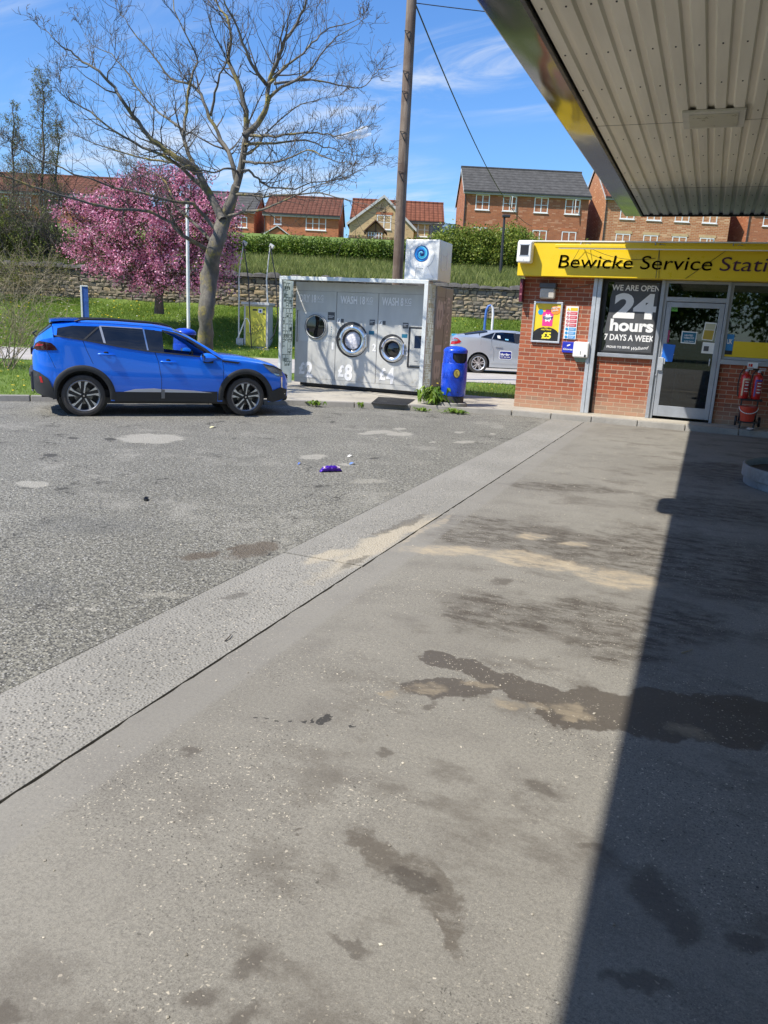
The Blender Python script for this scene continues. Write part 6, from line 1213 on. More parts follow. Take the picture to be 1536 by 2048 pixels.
bin_('blue litter bin on a concrete plinth between the laundry kiosk and the shop', (-4.53, 14.66, .165), -.12)
p = V(370, 700, 16.6); bin_('blue litter bin on the verge seen through the window of the blue car', (p[0], p[1], .22), .5)
def post(name, label, px0, py0, D, top, r, mat, cat, z0=.1):
    b = V(px0, py0, D); b[2] = z0; g = thing(name, label, cat, b); return g, Vector(b)
g, b = post('white_pole', 'slim white pole standing left of the bare tree trunk', 377, 650, 22, 0, .03, M_WH, 'pole'); tpt = Vector(V(371, 402, 22)); mb = MB(); mb.tube([b, Vector((b.x, b.y, tpt.z))], [.048, .042], 12); obj('shaft', mb, pm('white painted pole', (.72, .72, .70), .45), g, smooth=50)
mb = MB(); mb.lathe([(.0, .08), (.06, .07), (.07, 0), (0, -.01)], 12, Matrix.Translation((b.x, b.y, tpt.z))); obj('cap', mb, M_BLK, g, smooth=40)
g, b = post('blue_sign_post', 'flat blue sign panel on a short white post behind the blue car', 170, 640, 20, 0, .03, M_WH, 'sign'); T = Matrix.Translation(b) @ Matrix.Rotation(AZ + .2, 4, 'Z'); mb = MB(); mb.box(-.08, -.04, -.03, .03, 0, 2.06, T); mb.box(-.04, .1, -.03, .03, 2.03, 2.06, T); obj('post', mb, M_WH, g, bevel=.004); mb = MB(); mb.box(-.04, .1, -.015, .015, .5, 2.03, T); obj('panel', mb, pm('weathered blue panel', (.04, .12, .42), .55, var=.3, sc=4), g)
# vacuum and air unit
D = 31.0; b = Vector(V(508, 699, D)); b.z = .34; g = thing('vacuum_unit', 'grey coin vacuum cabinet with a scribbled yellow front on the grass slope', 'vacuum unit', b, AZ)
T = MWD[g.name] @ Matrix.Rotation(-.12, 4, 'Z')
M_VAC = pm('grey painted cabinet', (.42, .43, .43), .55, .1, var=.15, sc=4); M_YF = pm('faded yellow front', (.56, .52, .06), .5, var=.12, sc=3)
mb = MB(); mb.box(-.42, .55, 0, .7, .06, 1.72, T); obj('cabinet', mb, M_VAC, g, bevel=.01); mb = MB(); mb.box(-.50, .62, -.12, .76, 1.72, 1.82, T); obj('lid', mb, M_VAC, g, bevel=.01)
mb = MB(); mb.box(-.34, .47, -.02, 0, .14, 1.66, T); fr = obj('front_panel', mb, M_YF, g); mb = MB(); mb.box(-.55, .65, -.2, .8, -.15, .06, T); obj('slab', mb, M_KERB, g)
mb = MB(); mb.box(-.06, .12, -.025, -.02, 1.5, 1.56, T); mb.box(.36, .42, -.025, -.02, 1.53, 1.59, T); mb.box(.36, .42, -.025, -.02, 1.36, 1.42, T)
for q in range(7): mb.box(-.31, -.27, -.024, -.02, 1.58 - q * .05, 1.60 - q * .05, T)
obj('slot', mb, M_BLK, fr); mb = MB(); mb.box(.17, .33, -.024, -.02, 1.42, 1.58, T); lb = obj('label', mb, M_WH, fr); mb = MB(); mb.box(.21, .29, -.026, -.024, 1.45, 1.54, T); obj('print', mb, pm('navy print', (.02, .04, .2), .5), lb)
mb = MB(); random.seed(5)
for q in range(6): mb.box(.08, .08 + random.uniform(.15, .32), -.0235, -.02, 1.16 - q * .045, 1.165 - q * .045, T)
def scrib(pts, r=.006): mb.tube([T @ Vector((x, -.026, z)) for x, z in pts], r, 4)
scrib([(-.2 + .035 * q + .03 * math.sin(q * 2.3), .75 + .09 * math.sin(q * 1.9) + .008 * q) for q in range(18)]); scrib([(-.3 + .04 * q, .55 + .07 * math.cos(q * 2.1) + .01 * q) for q in range(17)]); scrib([(-.05, .2), (.1, .45), (.25, .50), (.42, .38), (.46, .2)]); scrib([(-.28, .66), (-.1, .62), (.1, .72), (.4, .82)]); scrib([(-.05, .88), (.05, 1.0), (.15, .95), (.3, 1.0), (.4, .9)])
obj('scribble', mb, M_DKGREY, fr)
M_POLEG = pm('grey steel tube', (.58, .58, .55), .45, .3)
for i, (x0, y0, pts) in enumerate([(478, 690, [(478, 600), (477.5, 556), (480, 530), (485, 500), (487, 486)]), (535, 605, [(535, 600), (533, 560), (535, 540), (538, 510), (541, 492)])]):
    P = [Vector(V(x, y, D + .2)) for x, y in pts]; b0 = Vector((P[0].x, P[0].y, .3)); mb = MB(); mb.tube([b0] + P, [.035, .033, .03, .024, .022, .02], 10); obj('hose_boom', mb, M_POLEG, g, smooth=50)
    e = P[-1]; mb = MB(); mb.box(-.04, .14, -.04, .04, -.05, .09, Matrix.Translation(e) @ Matrix.Rotation(.5, 4, 'Y')); obj('boom_head', mb, M_POLEG, g)
    q = [e + Vector((.05, -.1, 0)), Vector(V(pts[-1][0] + 10, 560, D - .1)), Vector(V(pts[-1][0] + 12, 620, D - .35)), Vector(V(pts[-1][0] + 15, 675, D - .35)), Vector(V(pts[-1][0] + 16, 700, D - .3))] if i == 0 else [e + Vector((.05, -.1, 0)), Vector(V(552, 560, D)), Vector(V(556, 640, D)), Vector(V(548, 668, D)), Vector(V(541, 680, D))]
    mb = MB(); mb.tube(q, .022, 8); obj('hose', mb, M_BLK, g, smooth=60)
mb = MB(); P = [Vector(V(x, y, D - .25)) for x, y in [(476, 676), (484, 655), (491, 637), (495, 637), (499, 645), (500, 665)]]; mb.tube(P, [.03, .03, .025, .02, .02, .02], 8); obj('nozzle', mb, M_POLEG, g, smooth=60)
mb = MB(); mb.box(-.72, -.44, -.05, .3, .0, .42, T); obj('meter_box', mb, M_VAC, g, bevel=.01)
# hoop behind the silver car
D = 32.5; g = thing('vacuum_hoop', 'tall narrow hoop of blue and white tube behind the silver car', 'hoop', (*V(976, 700, D)[:2], .3))
P = [Vector(V(x, y, D)) for x, y in [(968, 690), (969, 655), (971, 632), (973, 620), (977, 612), (982, 611), (985.5, 616), (986, 630), (984, 655), (983, 690)]]; P[0].z = P[-1].z = .3
mb = MB(); mb.tube(P[:6], .05, 10); obj('blue_tube', mb, pm('blue tube paint', (.05, .14, .42), .45), g, smooth=60); mb = MB(); mb.tube(P[5:], .05, 10); obj('white_tube', mb, pm('white tube paint', (.7, .7, .7), .45), g, smooth=60)
# telegraph pole
b = Vector(V(789, 700, 22)); b.z = .1; g = thing('telegraph_pole', 'tall weathered wooden telegraph pole with climbing steps behind the laundry kiosk', 'telegraph pole', b)
n = NT('weathered pole timber'); a = n.noise(6, 6, .7, n.map(sc=(1, 1, .08))); c2 = n.noise(1.1, 4, .6); n.set('Base Color', n.mix(n.step(c2, .4, .65), n.mix(n.step(a, .35, .65), (.12, .085, .065), (.27, .215, .17)), n.mix(n.step(a, .3, .7), (.08, .05, .04), (.16, .11, .085)))); n.set('Roughness', .9); n.bump(a, .6, .02); M_POLE = n.m
top = Vector(V(822, -40, 22)); mb = MB(); mb.tube([b, b.lerp(top, .5), top + Vector((.05, 0, 1.0))], [.150, .138, .125], 20); obj('pole', mb, M_POLE, g, smooth=50)
mb = MB(); dr = (top - b).normalized()
for py in (75, 155, 195, 275, 355):
    z = V(800, py, 22)[2]; s_ = (z - b.z) / (top.z - b.z); c = b.lerp(top, s_) + Vector(-FH) * .15; u_ = Vector(RT)
    mb.tube([c - u_ * .10 + Vector((0, 0, .12)), c - u_ * .04 - Vector(FH) * .03, c + u_ * .02 - Vector(FH) * .02 - Vector((0, 0, .12))], .012, 6); mb.tube([c - u_ * .10 + Vector((0, 0, .12)), c + u_ * .05 + Vector((0, 0, .10)), c + u_ * .02 - Vector((0, 0, .12))], .008, 6)
obj('climbing_step', mb, M_BLK, g)
pt = Vector(V(830, 6, 22))
def wire(label, a, c, sag, r=.012): mb = MB(); mb.tube(cat(a, c, sag, 24), r, 5); o = obj('overhead_wire', mb, M_BLK, None); tag(o, label, 'wire', 'overhead wires from the pole'); return o
wire('thin black wire falling steeply from the telegraph pole to the apartment block', pt, Vector(V(1064, 452, 66)), 1.1, .02)
wire('thin black wire running level from the telegraph pole over the canopy', pt, Vector((2.5, 22.5, pt.z - .9)), .15, .012)
# lamp post on the bank
b = Vector(V(999, 570, 44)); g = thing('street_lamp', 'slim dark lamp post standing in front of the apartment block bush', 'street lamp', b - Vector((0, 0, .5))); tp = Vector(V(1009, 434, 44)); mb = MB(); mb.tube([b - Vector((0, 0, .5)), tp], [.09, .06], 10); obj('post', mb, M_GUT, g, smooth=50); mb = MB(); mb.box(-.12, .3, -.12, .12, -.02, .12, Matrix.Translation(tp) @ Matrix.Rotation(AZ, 4, 'Z')); obj('lamp_head', mb, M_GUT, g, bevel=.03)
# weeds at the bin, litter
M_WEED = leafmat('weed leaves', [(.08, .16, .015), (.17, .28, .03), (.26, .36, .06)], .5, .3)
def weed(label, P, n, R, h, lw):
    g = thing('weed', label, 'weed', P, group='weeds along the kerb'); mb = MB()
    for i in range(n):
        a = rng.uniform(0, 6.28); d = Vector((math.cos(a), math.sin(a), 0)); o = Vector(P) + Vector((rng.normal() * R * .35, rng.normal() * R * .2, 0)); L_ = R * rng.uniform(.4, 1.0); hh = h * rng.uniform(.4, 1.1); s = Vector((-d.y, d.x, 0)) * lw * rng.uniform(.6, 1.2)
        m = o + d * L_ * .5 + Vector((0, 0, hh)); e = o + d * L_ + Vector((0, 0, hh * rng.uniform(.2, .9))); q = o.lerp(m, .5)
        mb.add([o, q + s * .7, m + s, m.lerp(e, .6) + s * .7, e, m.lerp(e, .6) - s * .7, m - s, q - s * .7], [(0, 1, 7), (1, 2, 6, 7), (2, 3, 5, 6), (3, 4, 5)])
    obj('leaves', mb, M_WEED, g); return g
weed('tall leafy weed clump growing against the left side of the blue bin', (-4.86, 14.50, .09), 130, .30, .34, .028)
weed('low weeds creeping along the gutter below the blue bin', (-4.30, 14.22, .0), 60, .28, .08, .018)
weed('flat weed rosette in the gutter in front of the laundry kiosk', (-4.95, 14.0, .0), 30, .16, .07, .018)
weed('small weed tuft in the kerb joint beside the front bumper of the blue car', (-6.75, 13.12, .02), 36, .16, .10, .02)
weed('tiny weed sprout in the gutter left of the door mat', (-6.0, 13.55, .0), 16, .08, .12, .014)
flowers(np.array([[-4.8, 14.5, .52], [-4.95, 14.55, .46], [-4.62, 14.5, .40]]), .03, 'dandelion_heads', M_DAND, 'three yellow dandelion heads in the weeds beside the blue bin')
p = G(661, 942, .03); g = thing('crisp_packet', 'shiny purple snack wrapper lying on the asphalt in front of the laundry kiosk', 'litter', (p[0], p[1], 0)); 
a = G(637, 944, 0); c = G(686, 943, 0); ax = Vector(c) - Vector(a); L_ = ax.length; ang = math.atan2(ax.y, ax.x); T = Matrix.Translation(((a[0] + c[0]) / 2, (a[1] + c[1]) / 2, .0)) @ Matrix.Rotation(ang, 4, 'Z')
M_PUR = pm('purple foil', (.07, .015, .36), .22, .3, var=.3, sc=20, bump=.6, bs=30, bd=.02); rows = []
for i in range(13):
    q = i / 12 * 2 - 1; w = .034 * (1 - abs(q) ** 6 * .3); hh = .032 * (1 - abs(q) ** 4) + .004; rows.append([T @ Vector((q * L_ / 2 * .9, w * math.cos(t_) * (1 + .1 * math.sin(i * 2 + k_)), max(.002, hh + hh * math.sin(t_) * .95 + .003 * math.sin(i * 3 + k_)))) for k_, t_ in enumerate(np.linspace(0, 2 * math.pi, 13))])
mb = MB(); mb.grid(rows); obj('wrapper', mb, M_PUR, g, smooth=40)
mb = MB(); 
for x0, x1 in ((-.09, -.06), (-.055, .055), (.06, .075), (.08, .09)): mb.add([T @ Vector(p_) for p_ in [(x0, -.030, .045), (x1, -.030, .045), (x1, -.012, .064), (x0, -.012, .064)]], [(0, 1, 2, 3)])
obj('white_print', mb, pm('pink white print', (.7, .55, .65), .4), g)
for i, (px, py, w, c, lab) in enumerate([(702, 914, 10, (.75, .75, .72), 'flattened white paper scrap on the asphalt beyond the purple wrapper'), (706, 929, 12, (.12, .22, .5), 'pale blue plastic scrap on the asphalt right of the purple wrapper'), (600, 929, 6, (.05, .12, .4), 'tiny dark blue scrap on the asphalt left of the purple wrapper'), (427, 856, 12, (.55, .52, .3), 'small yellowish paper scrap on the asphalt near the blue car'), (1505, 859, 12, (.6, .6, .58), 'white paper scrap on the pavement below the fire trolley')]):
    z = .003 if i < 4 else .122; a = G(px - w / 2, py, z); c_ = G(px + w / 2, py - 1, z); dx = Vector(c_) - Vector(a); s = Vector((-dx.y, dx.x, 0)).normalized() * dx.length * .45; O = Vector(a)
    mb = MB(); mb.add([O, O + dx * .5 + Vector((0, 0, .02)) - s * .4, O + dx + Vector((0, 0, .004)), O + dx * .9 + s + Vector((0, 0, .012)), O + dx * .4 + s * .8 + Vector((0, 0, .022)), O + dx * .1 + s * .9], [(0, 1, 4, 5), (1, 2, 3, 4)])
    o = obj('paper_scrap', mb, pm('scrap %d' % i, c, .6), None); tag(o, lab, 'litter')
for px, py, px2, py2, lab in [(450, 1282, 463, 1268, 'short brown twig lying on the pale concrete strip'), (1363, 1306, 1385, 1299, 'thin pale twig lying in the canopy shadow')]:
    a = Vector(G(px, py, .008)); c_ = Vector(G(px2, py2, .012)); mb = MB(); mb.tube([a, a.lerp(c_, .5) + Vector((.006, -.004, .004)), c_], [.004, .003, .002], 5); o = obj('twig', mb, M_BAREB if px > 1000 else M_BARK2, None); tag(o, lab, 'twig')
mb = MB(); 
for i in range(9): a = Vector(G(292 + rng.uniform(-2, 2), 998 + rng.uniform(-2, 2), .01)); mb.box(a.x - .01, a.x + .012, a.y - .01, a.y + .01, 0, .02)
o = obj('black_stone', mb, M_BLK, None); tag(o, 'small black lump lying alone on the worn asphalt', 'stone')
# plastic bag snagged in the tree
c = Vector(V(718, 268, 15.6)); g = thing('plastic_bag', 'clear plastic bag snagged on a branch tip at the right of the bare tree', 'plastic bag', c)
n = NT('clear thin plastic'); n.set('Base Color', (.8, .82, .84)); n.set('Roughness', .2); n.set('Alpha', .38); n.set('Coat Weight', .5); M_BAG = n.m
rows = []
for i in range(12):
    s = i / 11; px = 738 - 66 * s; r = .10 * (1 - s) ** .5 + .03 * math.sin(s * 9) ** 2; r *= 1 if s < .9 else .4; o_ = Vector(V(px, 262 + 14 * s ** .8, 15.6)); rows.append([o_ + Vector((rng.normal() * .012, math.cos(t_) * r, math.sin(t_) * r * .8 + rng.normal() * .012)) for t_ in np.linspace(0, 2 * math.pi, 14)[:-1]]); rows[-1].append(rows[-1][0])
mb = MB(); mb.grid(rows); obj('film', mb, M_BAG, g, smooth=80)
# ================================================================ cars
def paint(name, c, flake=.0, metal=.0, rough=.28, coat=1.0):
    n = NT(name); f = n.noise(900, 1, .5); n.set('Base Color', n.mix(n.math('MULTIPLY', f, flake), c, tuple(min(1, x * 1.8 + .02) for x in c))); n.set('Metallic', metal); n.set('Roughness', rough); n.set('Coat Weight', coat); n.set('Coat Roughness', .03); return n.m
M_CARB = paint('metallic blue car paint', (.002, .15, .86), .3, .2, .28); M_CARS = paint('silver car paint', (.52, .56, .60), .25, .55, .33)
M_TRIM = pm('black textured car trim', (.028, .029, .031), .6, var=.15, bump=.2, bs=400, bd=.001); M_TYRE = pm('tyre rubber', (.055, .05, .046), .8, var=.25, sc=12, bump=.15, bs=80); M_PGL = glassmat('dark privacy glass', (.010, .012, .016), .9, .02); M_CGL = clearglass('car glass', (.80, .86, .86), .03); M_WSG = clearglass('windscreen glass', (.25, .28, .3), .08)
M_RIMS = pm('machined alloy', (.70, .71, .72), .25, .75, var=.05); M_RIMD = pm('black alloy', (.018, .018, .02), .35); M_SEAT = pm('dark car interior', (.03, .03, .033), .8); M_CHR = pm('chrome trim', (.75, .76, .78), .12, 1.0, var=.02)
M_RED = pm('red lamp lens', (.42, .012, .015), .15, coat=.8); M_REDD = pm('smoked lamp lens', (.035, .008, .012), .08, coat=1.0); M_LENS = pm('clear lamp lens', (.35, .37, .40), .08, .5, coat=1.0); M_DISC = pm('brake disc', (.25, .24, .23), .35, .8)

class Car:
    """body lofted in side-view stations; x forward, near side is -y"""
    def __init__(s, P): s.P = P
    def I(s, k, x): t = s.P[k]; return float(np.interp(x, t[0], t[1]))
    def low(s, x):                                            # lower edge with the two wheel arches cut out
        z = s.I('sill', x)
        for cx in s.P['wheels']:
            d = abs(x - cx); r = s.P['ra']
            if d < r: z = max(z, s.P['wz'] + math.sqrt(max(0, r * r - d * d)))
        return z
    def y(s, x, z):                                           # half width on the body side
        b = s.I('belt', x); w = s.I('plan', x)
        if z <= b: 
            q = np.interp(z, [0, .18, .35, .55, .72, b - .02, b], [.93, .955, .985, 1.0, 1.0, .972, .962]); return w * float(q)
        top = s.I('edge', x); we = s.I('edgew', x); t = min(1, max(0, (z - b) / max(.02, s.P['edgeh'] - s.P['belth']))); return w * .962 + (we - w * .962) * t ** .9
    def stations(s):
        X = set(np.linspace(s.P['x0'], s.P['x1'], 56).tolist())
        for cx in s.P['wheels']:
            for a in np.linspace(0, math.pi, 25): X.add(cx + s.P['ra'] * .999 * math.cos(a))
            X.add(cx - s.P['ra'] - .001); X.add(cx + s.P['ra'] + .001)
        X |= {s.P['x0'] + q for q in (.01, .03, .06, .1)} | {s.P['x1'] - q for q in (.01, .03, .06, .1, .15)}
        X = sorted(X); o = [X[0]]
        for x in X[1:]:
            if x - o[-1] > 1e-4: o.append(x)
        return o
    def build_shell(s, par, M):
        X = s.stations(); NT_ = 9; lo = MB(); top = MB(); glass_w = MB(); glass_r = MB(); side = MB()
        for sg in (-1, 1):
            rows = []
            for x in X:
                z0, b = s.low(x), s.I('belt', x); z0 = min(z0, b - .01); rows.append([(x, sg * s.y(x, z0 + (b - z0) * t), z0 + (b - z0) * t) for t in np.linspace(0, 1, NT_)])
            if sg > 0: rows = [r[::-1] for r in rows]
            lo.grid(rows)
        # top skin: from belt line up to edge, then across with crown
        def edge_pt(x): e = max(s.I('edge', x), s.I('belt', x) + .004); return e, s.y_edge(x)
        K = 9; rows = []
        for x in X:
            e, ye = edge_pt(x); c = s.I('roof', x); c = max(c, e + .004)
            rows.append([(x, -ye * math.cos(math.pi * k / (K - 1)), e + (c - e) * math.sin(math.pi * k / (K - 1)) ** .75) for k in range(K)])
        for i in range(len(X) - 1):
            xm = (X[i] + X[i + 1]) / 2; tgt = top
            if s.P['ws'][0] < xm < s.P['ws'][1]: tgt = glass_w
            elif s.P['rg'][0] < xm < s.P['rg'][1]: tgt = glass_r
            tgt.grid([rows[i], rows[i + 1]])
        # ends
        for x, fl in ((X[0], 1), (X[-1], 0)):
            z0, b = s.low(x), s.I('belt', x); z0 = min(z0, b - .01); L = [(x, -s.y(x, z0 + (b - z0) * t), z0 + (b - z0) * t) for t in np.linspace(0, 1, NT_)]; R_ = [(p[0], -p[1], p[2]) for p in L]; lo.grid([L, R_] if fl else [R_, L])
            rr = rows[0] if x == X[0] else rows[-1]; lo.add(rr, [tuple(range(len(rr)))])
        # strip between belt and edge where there is no glasshouse
        for sg in (-1, 1):
            for i in range(len(X) - 1):
                xm = (X[i] + X[i + 1]) / 2
                if s.P['gh'][0] < xm < s.P['gh'][1]: continue
                q = []
                for x in (X[i], X[i + 1]): e, ye = edge_pt(x); b = s.I('belt', x); q += [(x, sg * s.y(x, b), b), (x, sg * ye, e)]
                side.add(q, [(0, 2, 3, 1)] if sg < 0 else [(1, 3, 2, 0)])
        lo.add(side.v, side.f)
        for mb in (lo,):
            pass
        body = obj('body', lo, M, par, smooth=38, local=True)
        obj('roof_and_bonnet', top, M, par, smooth=38, local=True)
        obj('windscreen', glass_w, M_WSG, par, smooth=60, local=True); obj('rear_window', glass_r, M_PGL, par, smooth=60, local=True)
        return body
    def y_edge(s, x): return s.I('edgew', x)
    def side_poly(s, pts, off, mat, nm, par, th=.006, sides=(-1, 1), holes=()):
        """outline in the side view laid on the body side"""
        for sg in sides:
            mb = MB()
            def dens(P, st=.08):
                o = []
                for i, p in enumerate(P):
                    q = P[(i + 1) % len(P)]; l = math.hypot(q[0] - p[0], q[1] - p[1]); k = max(1, int(l / st))
                    o += [(p[0] + (q[0] - p[0]) * j / k, p[1] + (q[1] - p[1]) * j / k) for j in range(k)]
                return o
            loops = [dens(pts)] + [dens(h) for h in holes]; flat = [p for l in loops for p in l]
            bm = bmesh.new(); vs = [bm.verts.new((x, 0, z)) for x, z in flat]
            for tr3 in tessellate_polygon([[Vector((x, z, 0)) for x, z in l] for l in loops]):
                try: bm.faces.new([vs[i] for i in tr3])
                except ValueError: pass
            long_ = [e for e in bm.edges if e.calc_length() > .14]
            if long_: bmesh.ops.subdivide_edges(bm, edges=long_, cuts=3, use_grid_fill=False)
            bmesh.ops.triangulate(bm, faces=bm.faces[:])
            bmesh.ops.recalc_face_normals(bm, faces=bm.faces[:])
            r = bmesh.ops.extrude_face_region(bm, geom=bm.faces[:]); ex = {v for v in r['geom'] if isinstance(v, bmesh.types.BMVert)}
            bm.verts.index_update(); V_ = []
            for v in bm.verts:
                yy = s.y(v.co.x, v.co.z) + off + (th if v in ex else 0); V_.append((v.co.x, sg * yy, v.co.z))
            mb.add(V_, [tuple(v.index for v in f.verts) for f in bm.faces]); bm.free()
            bm = bmesh.new(); 
            bv = [bm.verts.new(p) for p in mb.v]
            for f in mb.f:
                try: bm.faces.new([bv[i] for i in f])
                except ValueError: pass
            bmesh.ops.recalc_face_normals(bm, faces=bm.faces[:]); bm.verts.index_update()
            mb = MB(); mb.add([tuple(v.co) for v in bm.verts], [tuple(v.index for v in f.verts) for f in bm.faces]); bm.free()
            o = obj(nm, mb, mat, par, smooth=30, local=True)
        return o
    def wheels(s, par, spokes, r, rim, yo, tw=.205, rimmat=None):
        for wx in s.P['wheels']:
            for sg in (-1, 1):
                T = Matrix.Translation((wx, sg * yo, s.P['wz'])) @ Matrix.Rotation(math.pi / 2 * (1 if sg < 0 else -1), 4, 'X')   # local +Z outward
                mb = MB(); w = tw; mb.lathe([(rim, -w + .01), (r * .93, -w), (r, -w + .03), (r, -.03), (r * .975, -.008), (r * .90, .004), (rim + .035, .006), (rim + .012, -.002), (rim, -.012)], 48, T)
                wh = obj('wheel', mb, M_TYRE, par, smooth=40, local=True)
                for q in range(0): pass
                mb = MB(); mb.lathe([(rim, -.012), (rim + .012, -.001), (rim + .004, .002), (rim - .012, -.01), (rim - .02, -.05), (rim - .03, -.17)], 48, T); obj('rim', mb, rimmat or M_RIMS, wh, smooth=40, local=True)
                mb = MB(); mb.lathe([(0, -.09), (.14, -.09), (.14, -.105), (.0, -.105)], 32, T); obj('brake_disc', mb, M_DISC, wh, smooth=40, local=True)
                mb = MB(); mb.lathe([(0, -.13), (rim - .01, -.13)], 32, T); obj('wheel_back', mb, M_BLK, wh, local=True)
                spokes(wh, T, rim)
                mb = MB(); mb.lathe([(s.P['ra'] + .0, -.30), (s.P['ra'] - .0, .0)], 28, Matrix.Translation((wx, sg * (s.P['hw'] - .03), s.P['wz'])) @ Matrix.Rotation(math.pi / 2 * (1 if sg < 0 else -1), 4, 'X'), 0 if sg < 0 else math.pi, math.pi if sg < 0 else 2 * math.pi)
                mb.lathe([(0, -.31), (s.P['ra'], -.30)], 28, Matrix.Translation((wx, sg * (s.P['hw'] - .03), s.P['wz'])) @ Matrix.Rotation(math.pi / 2 * (1 if sg < 0 else -1), 4, 'X'))
                obj('wheel_arch_liner', mb, M_BLK, par, local=True)
    def arch(s, par, ri, ro, mat, yo=.022):
        for wx in s.P['wheels']:
            for sg in (-1, 1):
                rows = []
                for a in np.linspace(-.13, math.pi + .13, 40):
                    row = []
                    for r, o in ((ri, -.03), (ri, yo - .006), (ri + .012, yo), ((ri + ro) / 2, yo + .004), (ro - .012, yo), (ro, yo - .008), (ro, -.02)):
                        x = wx + r * math.cos(a); z = s.P['wz'] + r * math.sin(a); row.append((x, sg * (s.y(x, min(z, s.I('belt', x))) + o), z))
                    rows.append(row if sg < 0 else row[::-1])
                mb = MB(); mb.grid(rows); obj('wheel_arch_trim', mb, mat, par, smooth=40, local=True)

def two_tone_spokes(wh, T, rim):                              # five split spokes, machined faces over black
    for q in range(5):
        a = q * 2 * math.pi / 5 + .30; 
        def P2(r, t): return (r * math.cos(a + t), r * math.sin(a + t))
        R = rim - .008
        mb = MB(); mb.poly([P2(.03, -.9), P2(R, -.30), P2(R, .36), P2(.03, .9)], -.03, T @ Vector((0, 0, -.014)), T.to_3x3() @ Vector((1, 0, 0)), T.to_3x3() @ Vector((0, 1, 0))); obj('spoke', mb, M_RIMD, wh, local=True)
        mb = MB()
        for pts in ([P2(.045, -.38), P2(R * .72, -.20), P2(R, -.31), P2(R, -.10), P2(R * .66, -.07), P2(.05, .10)], [P2(R * .45, .42), P2(R, .17), P2(R, .37), P2(R * .74, .36)]):
            mb.poly(pts, .006, T @ Vector((0, 0, -.0135)), T.to_3x3() @ Vector((1, 0, 0)), T.to_3x3() @ Vector((0, 1, 0)))
        obj('machined_face', mb, M_RIMS, wh, local=True)
    mb = MB(); mb.lathe([(0, .0), (.03, -.003), (.034, -.02)], 20, T); obj('hub_cap', mb, M_RIMD, wh, smooth=40, local=True)
    mb = MB(); mb.poly([(-.014, -.016), (-.004, -.006), (.006, -.018), (.010, -.010), (.004, .0), (.014, .006), (.006, .016), (-.002, .008), (-.012, .012), (-.008, .0)], .002, T @ Vector((0, 0, -.001)), T.to_3x3() @ Vector((1, 0, 0)), T.to_3x3() @ Vector((0, 1, 0))); obj('hub_emblem', mb, M_CHR, wh, local=True)
def five_spokes(wh, T, rim):
    for q in range(5):
        a = q * 2 * math.pi / 5 + .2
        def P2(r, t): return (r * math.cos(a + t), r * math.sin(a + t))
        R = rim - .008; mb = MB()
        for sgn in (-1, 1): mb.poly([P2(.04, sgn * .15), P2(R * .5, sgn * .06), P2(R, sgn * .13), P2(R, sgn * .33), P2(R * .6, sgn * .32), P2(.05, sgn * .62)][::sgn], .02, T @ Vector((0, 0, -.025)), T.to_3x3() @ Vector((1, 0, 0)), T.to_3x3() @ Vector((0, 1, 0)))
        obj('spoke', mb, M_RIMS, wh, local=True)
    mb = MB(); mb.lathe([(0, .0), (.045, -.003), (.06, -.02)], 20, T); obj('hub_cap', mb, M_RIMS, wh, smooth=40, local=True)
def interior(car, par, seatx, zf=.45, dash=2.95):
    mb = MB(); mb.box(.6, 3.3, -.70, .70, .30, .42); mb.box(dash, dash + .35, -.68, .68, .6, .93); obj('cabin_floor', mb, M_SEAT, par, local=True)
    for x in seatx:
        for y in (-.36, .36):
            mb = MB(); mb.box(x, x + .48, y - .25, y + .25, zf, zf + .16); mb.add([(x - .14 + dx, y + dy, z) for z, dx, ww in ((zf + .1, .1, .25), (zf + .62, -.06, .22)) for dx, dy in ((dx, -ww), (dx + .13, -ww), (dx + .13, ww), (dx, ww))], [(0, 1, 2, 3), (7, 6, 5, 4), (0, 4, 5, 1), (1, 5, 6, 2), (2, 6, 7, 3), (3, 7, 4, 0)])
            mb.box(x - .20, x - .11, y - .12, y + .12, zf + .66, zf + .84); obj('seat', mb, M_SEAT, par, bevel=.03, local=True)
    mb = MB(); R_ = .18; mb.tube([(dash - .2 + .06 * math.cos(a), .36 + R_ * math.sin(a), .86 + R_ * math.cos(a) * .9) for a in np.linspace(0, 2 * math.pi, 20)], .014, 6, cap=False); mb.tube([(dash - .2, .36, .86), (dash + .05, .36, .78)], .03, 6); mb.box(dash - .21, dash - .17, .20, .52, .84, .88); obj('steering_wheel', mb, M_BLK, par, local=True)

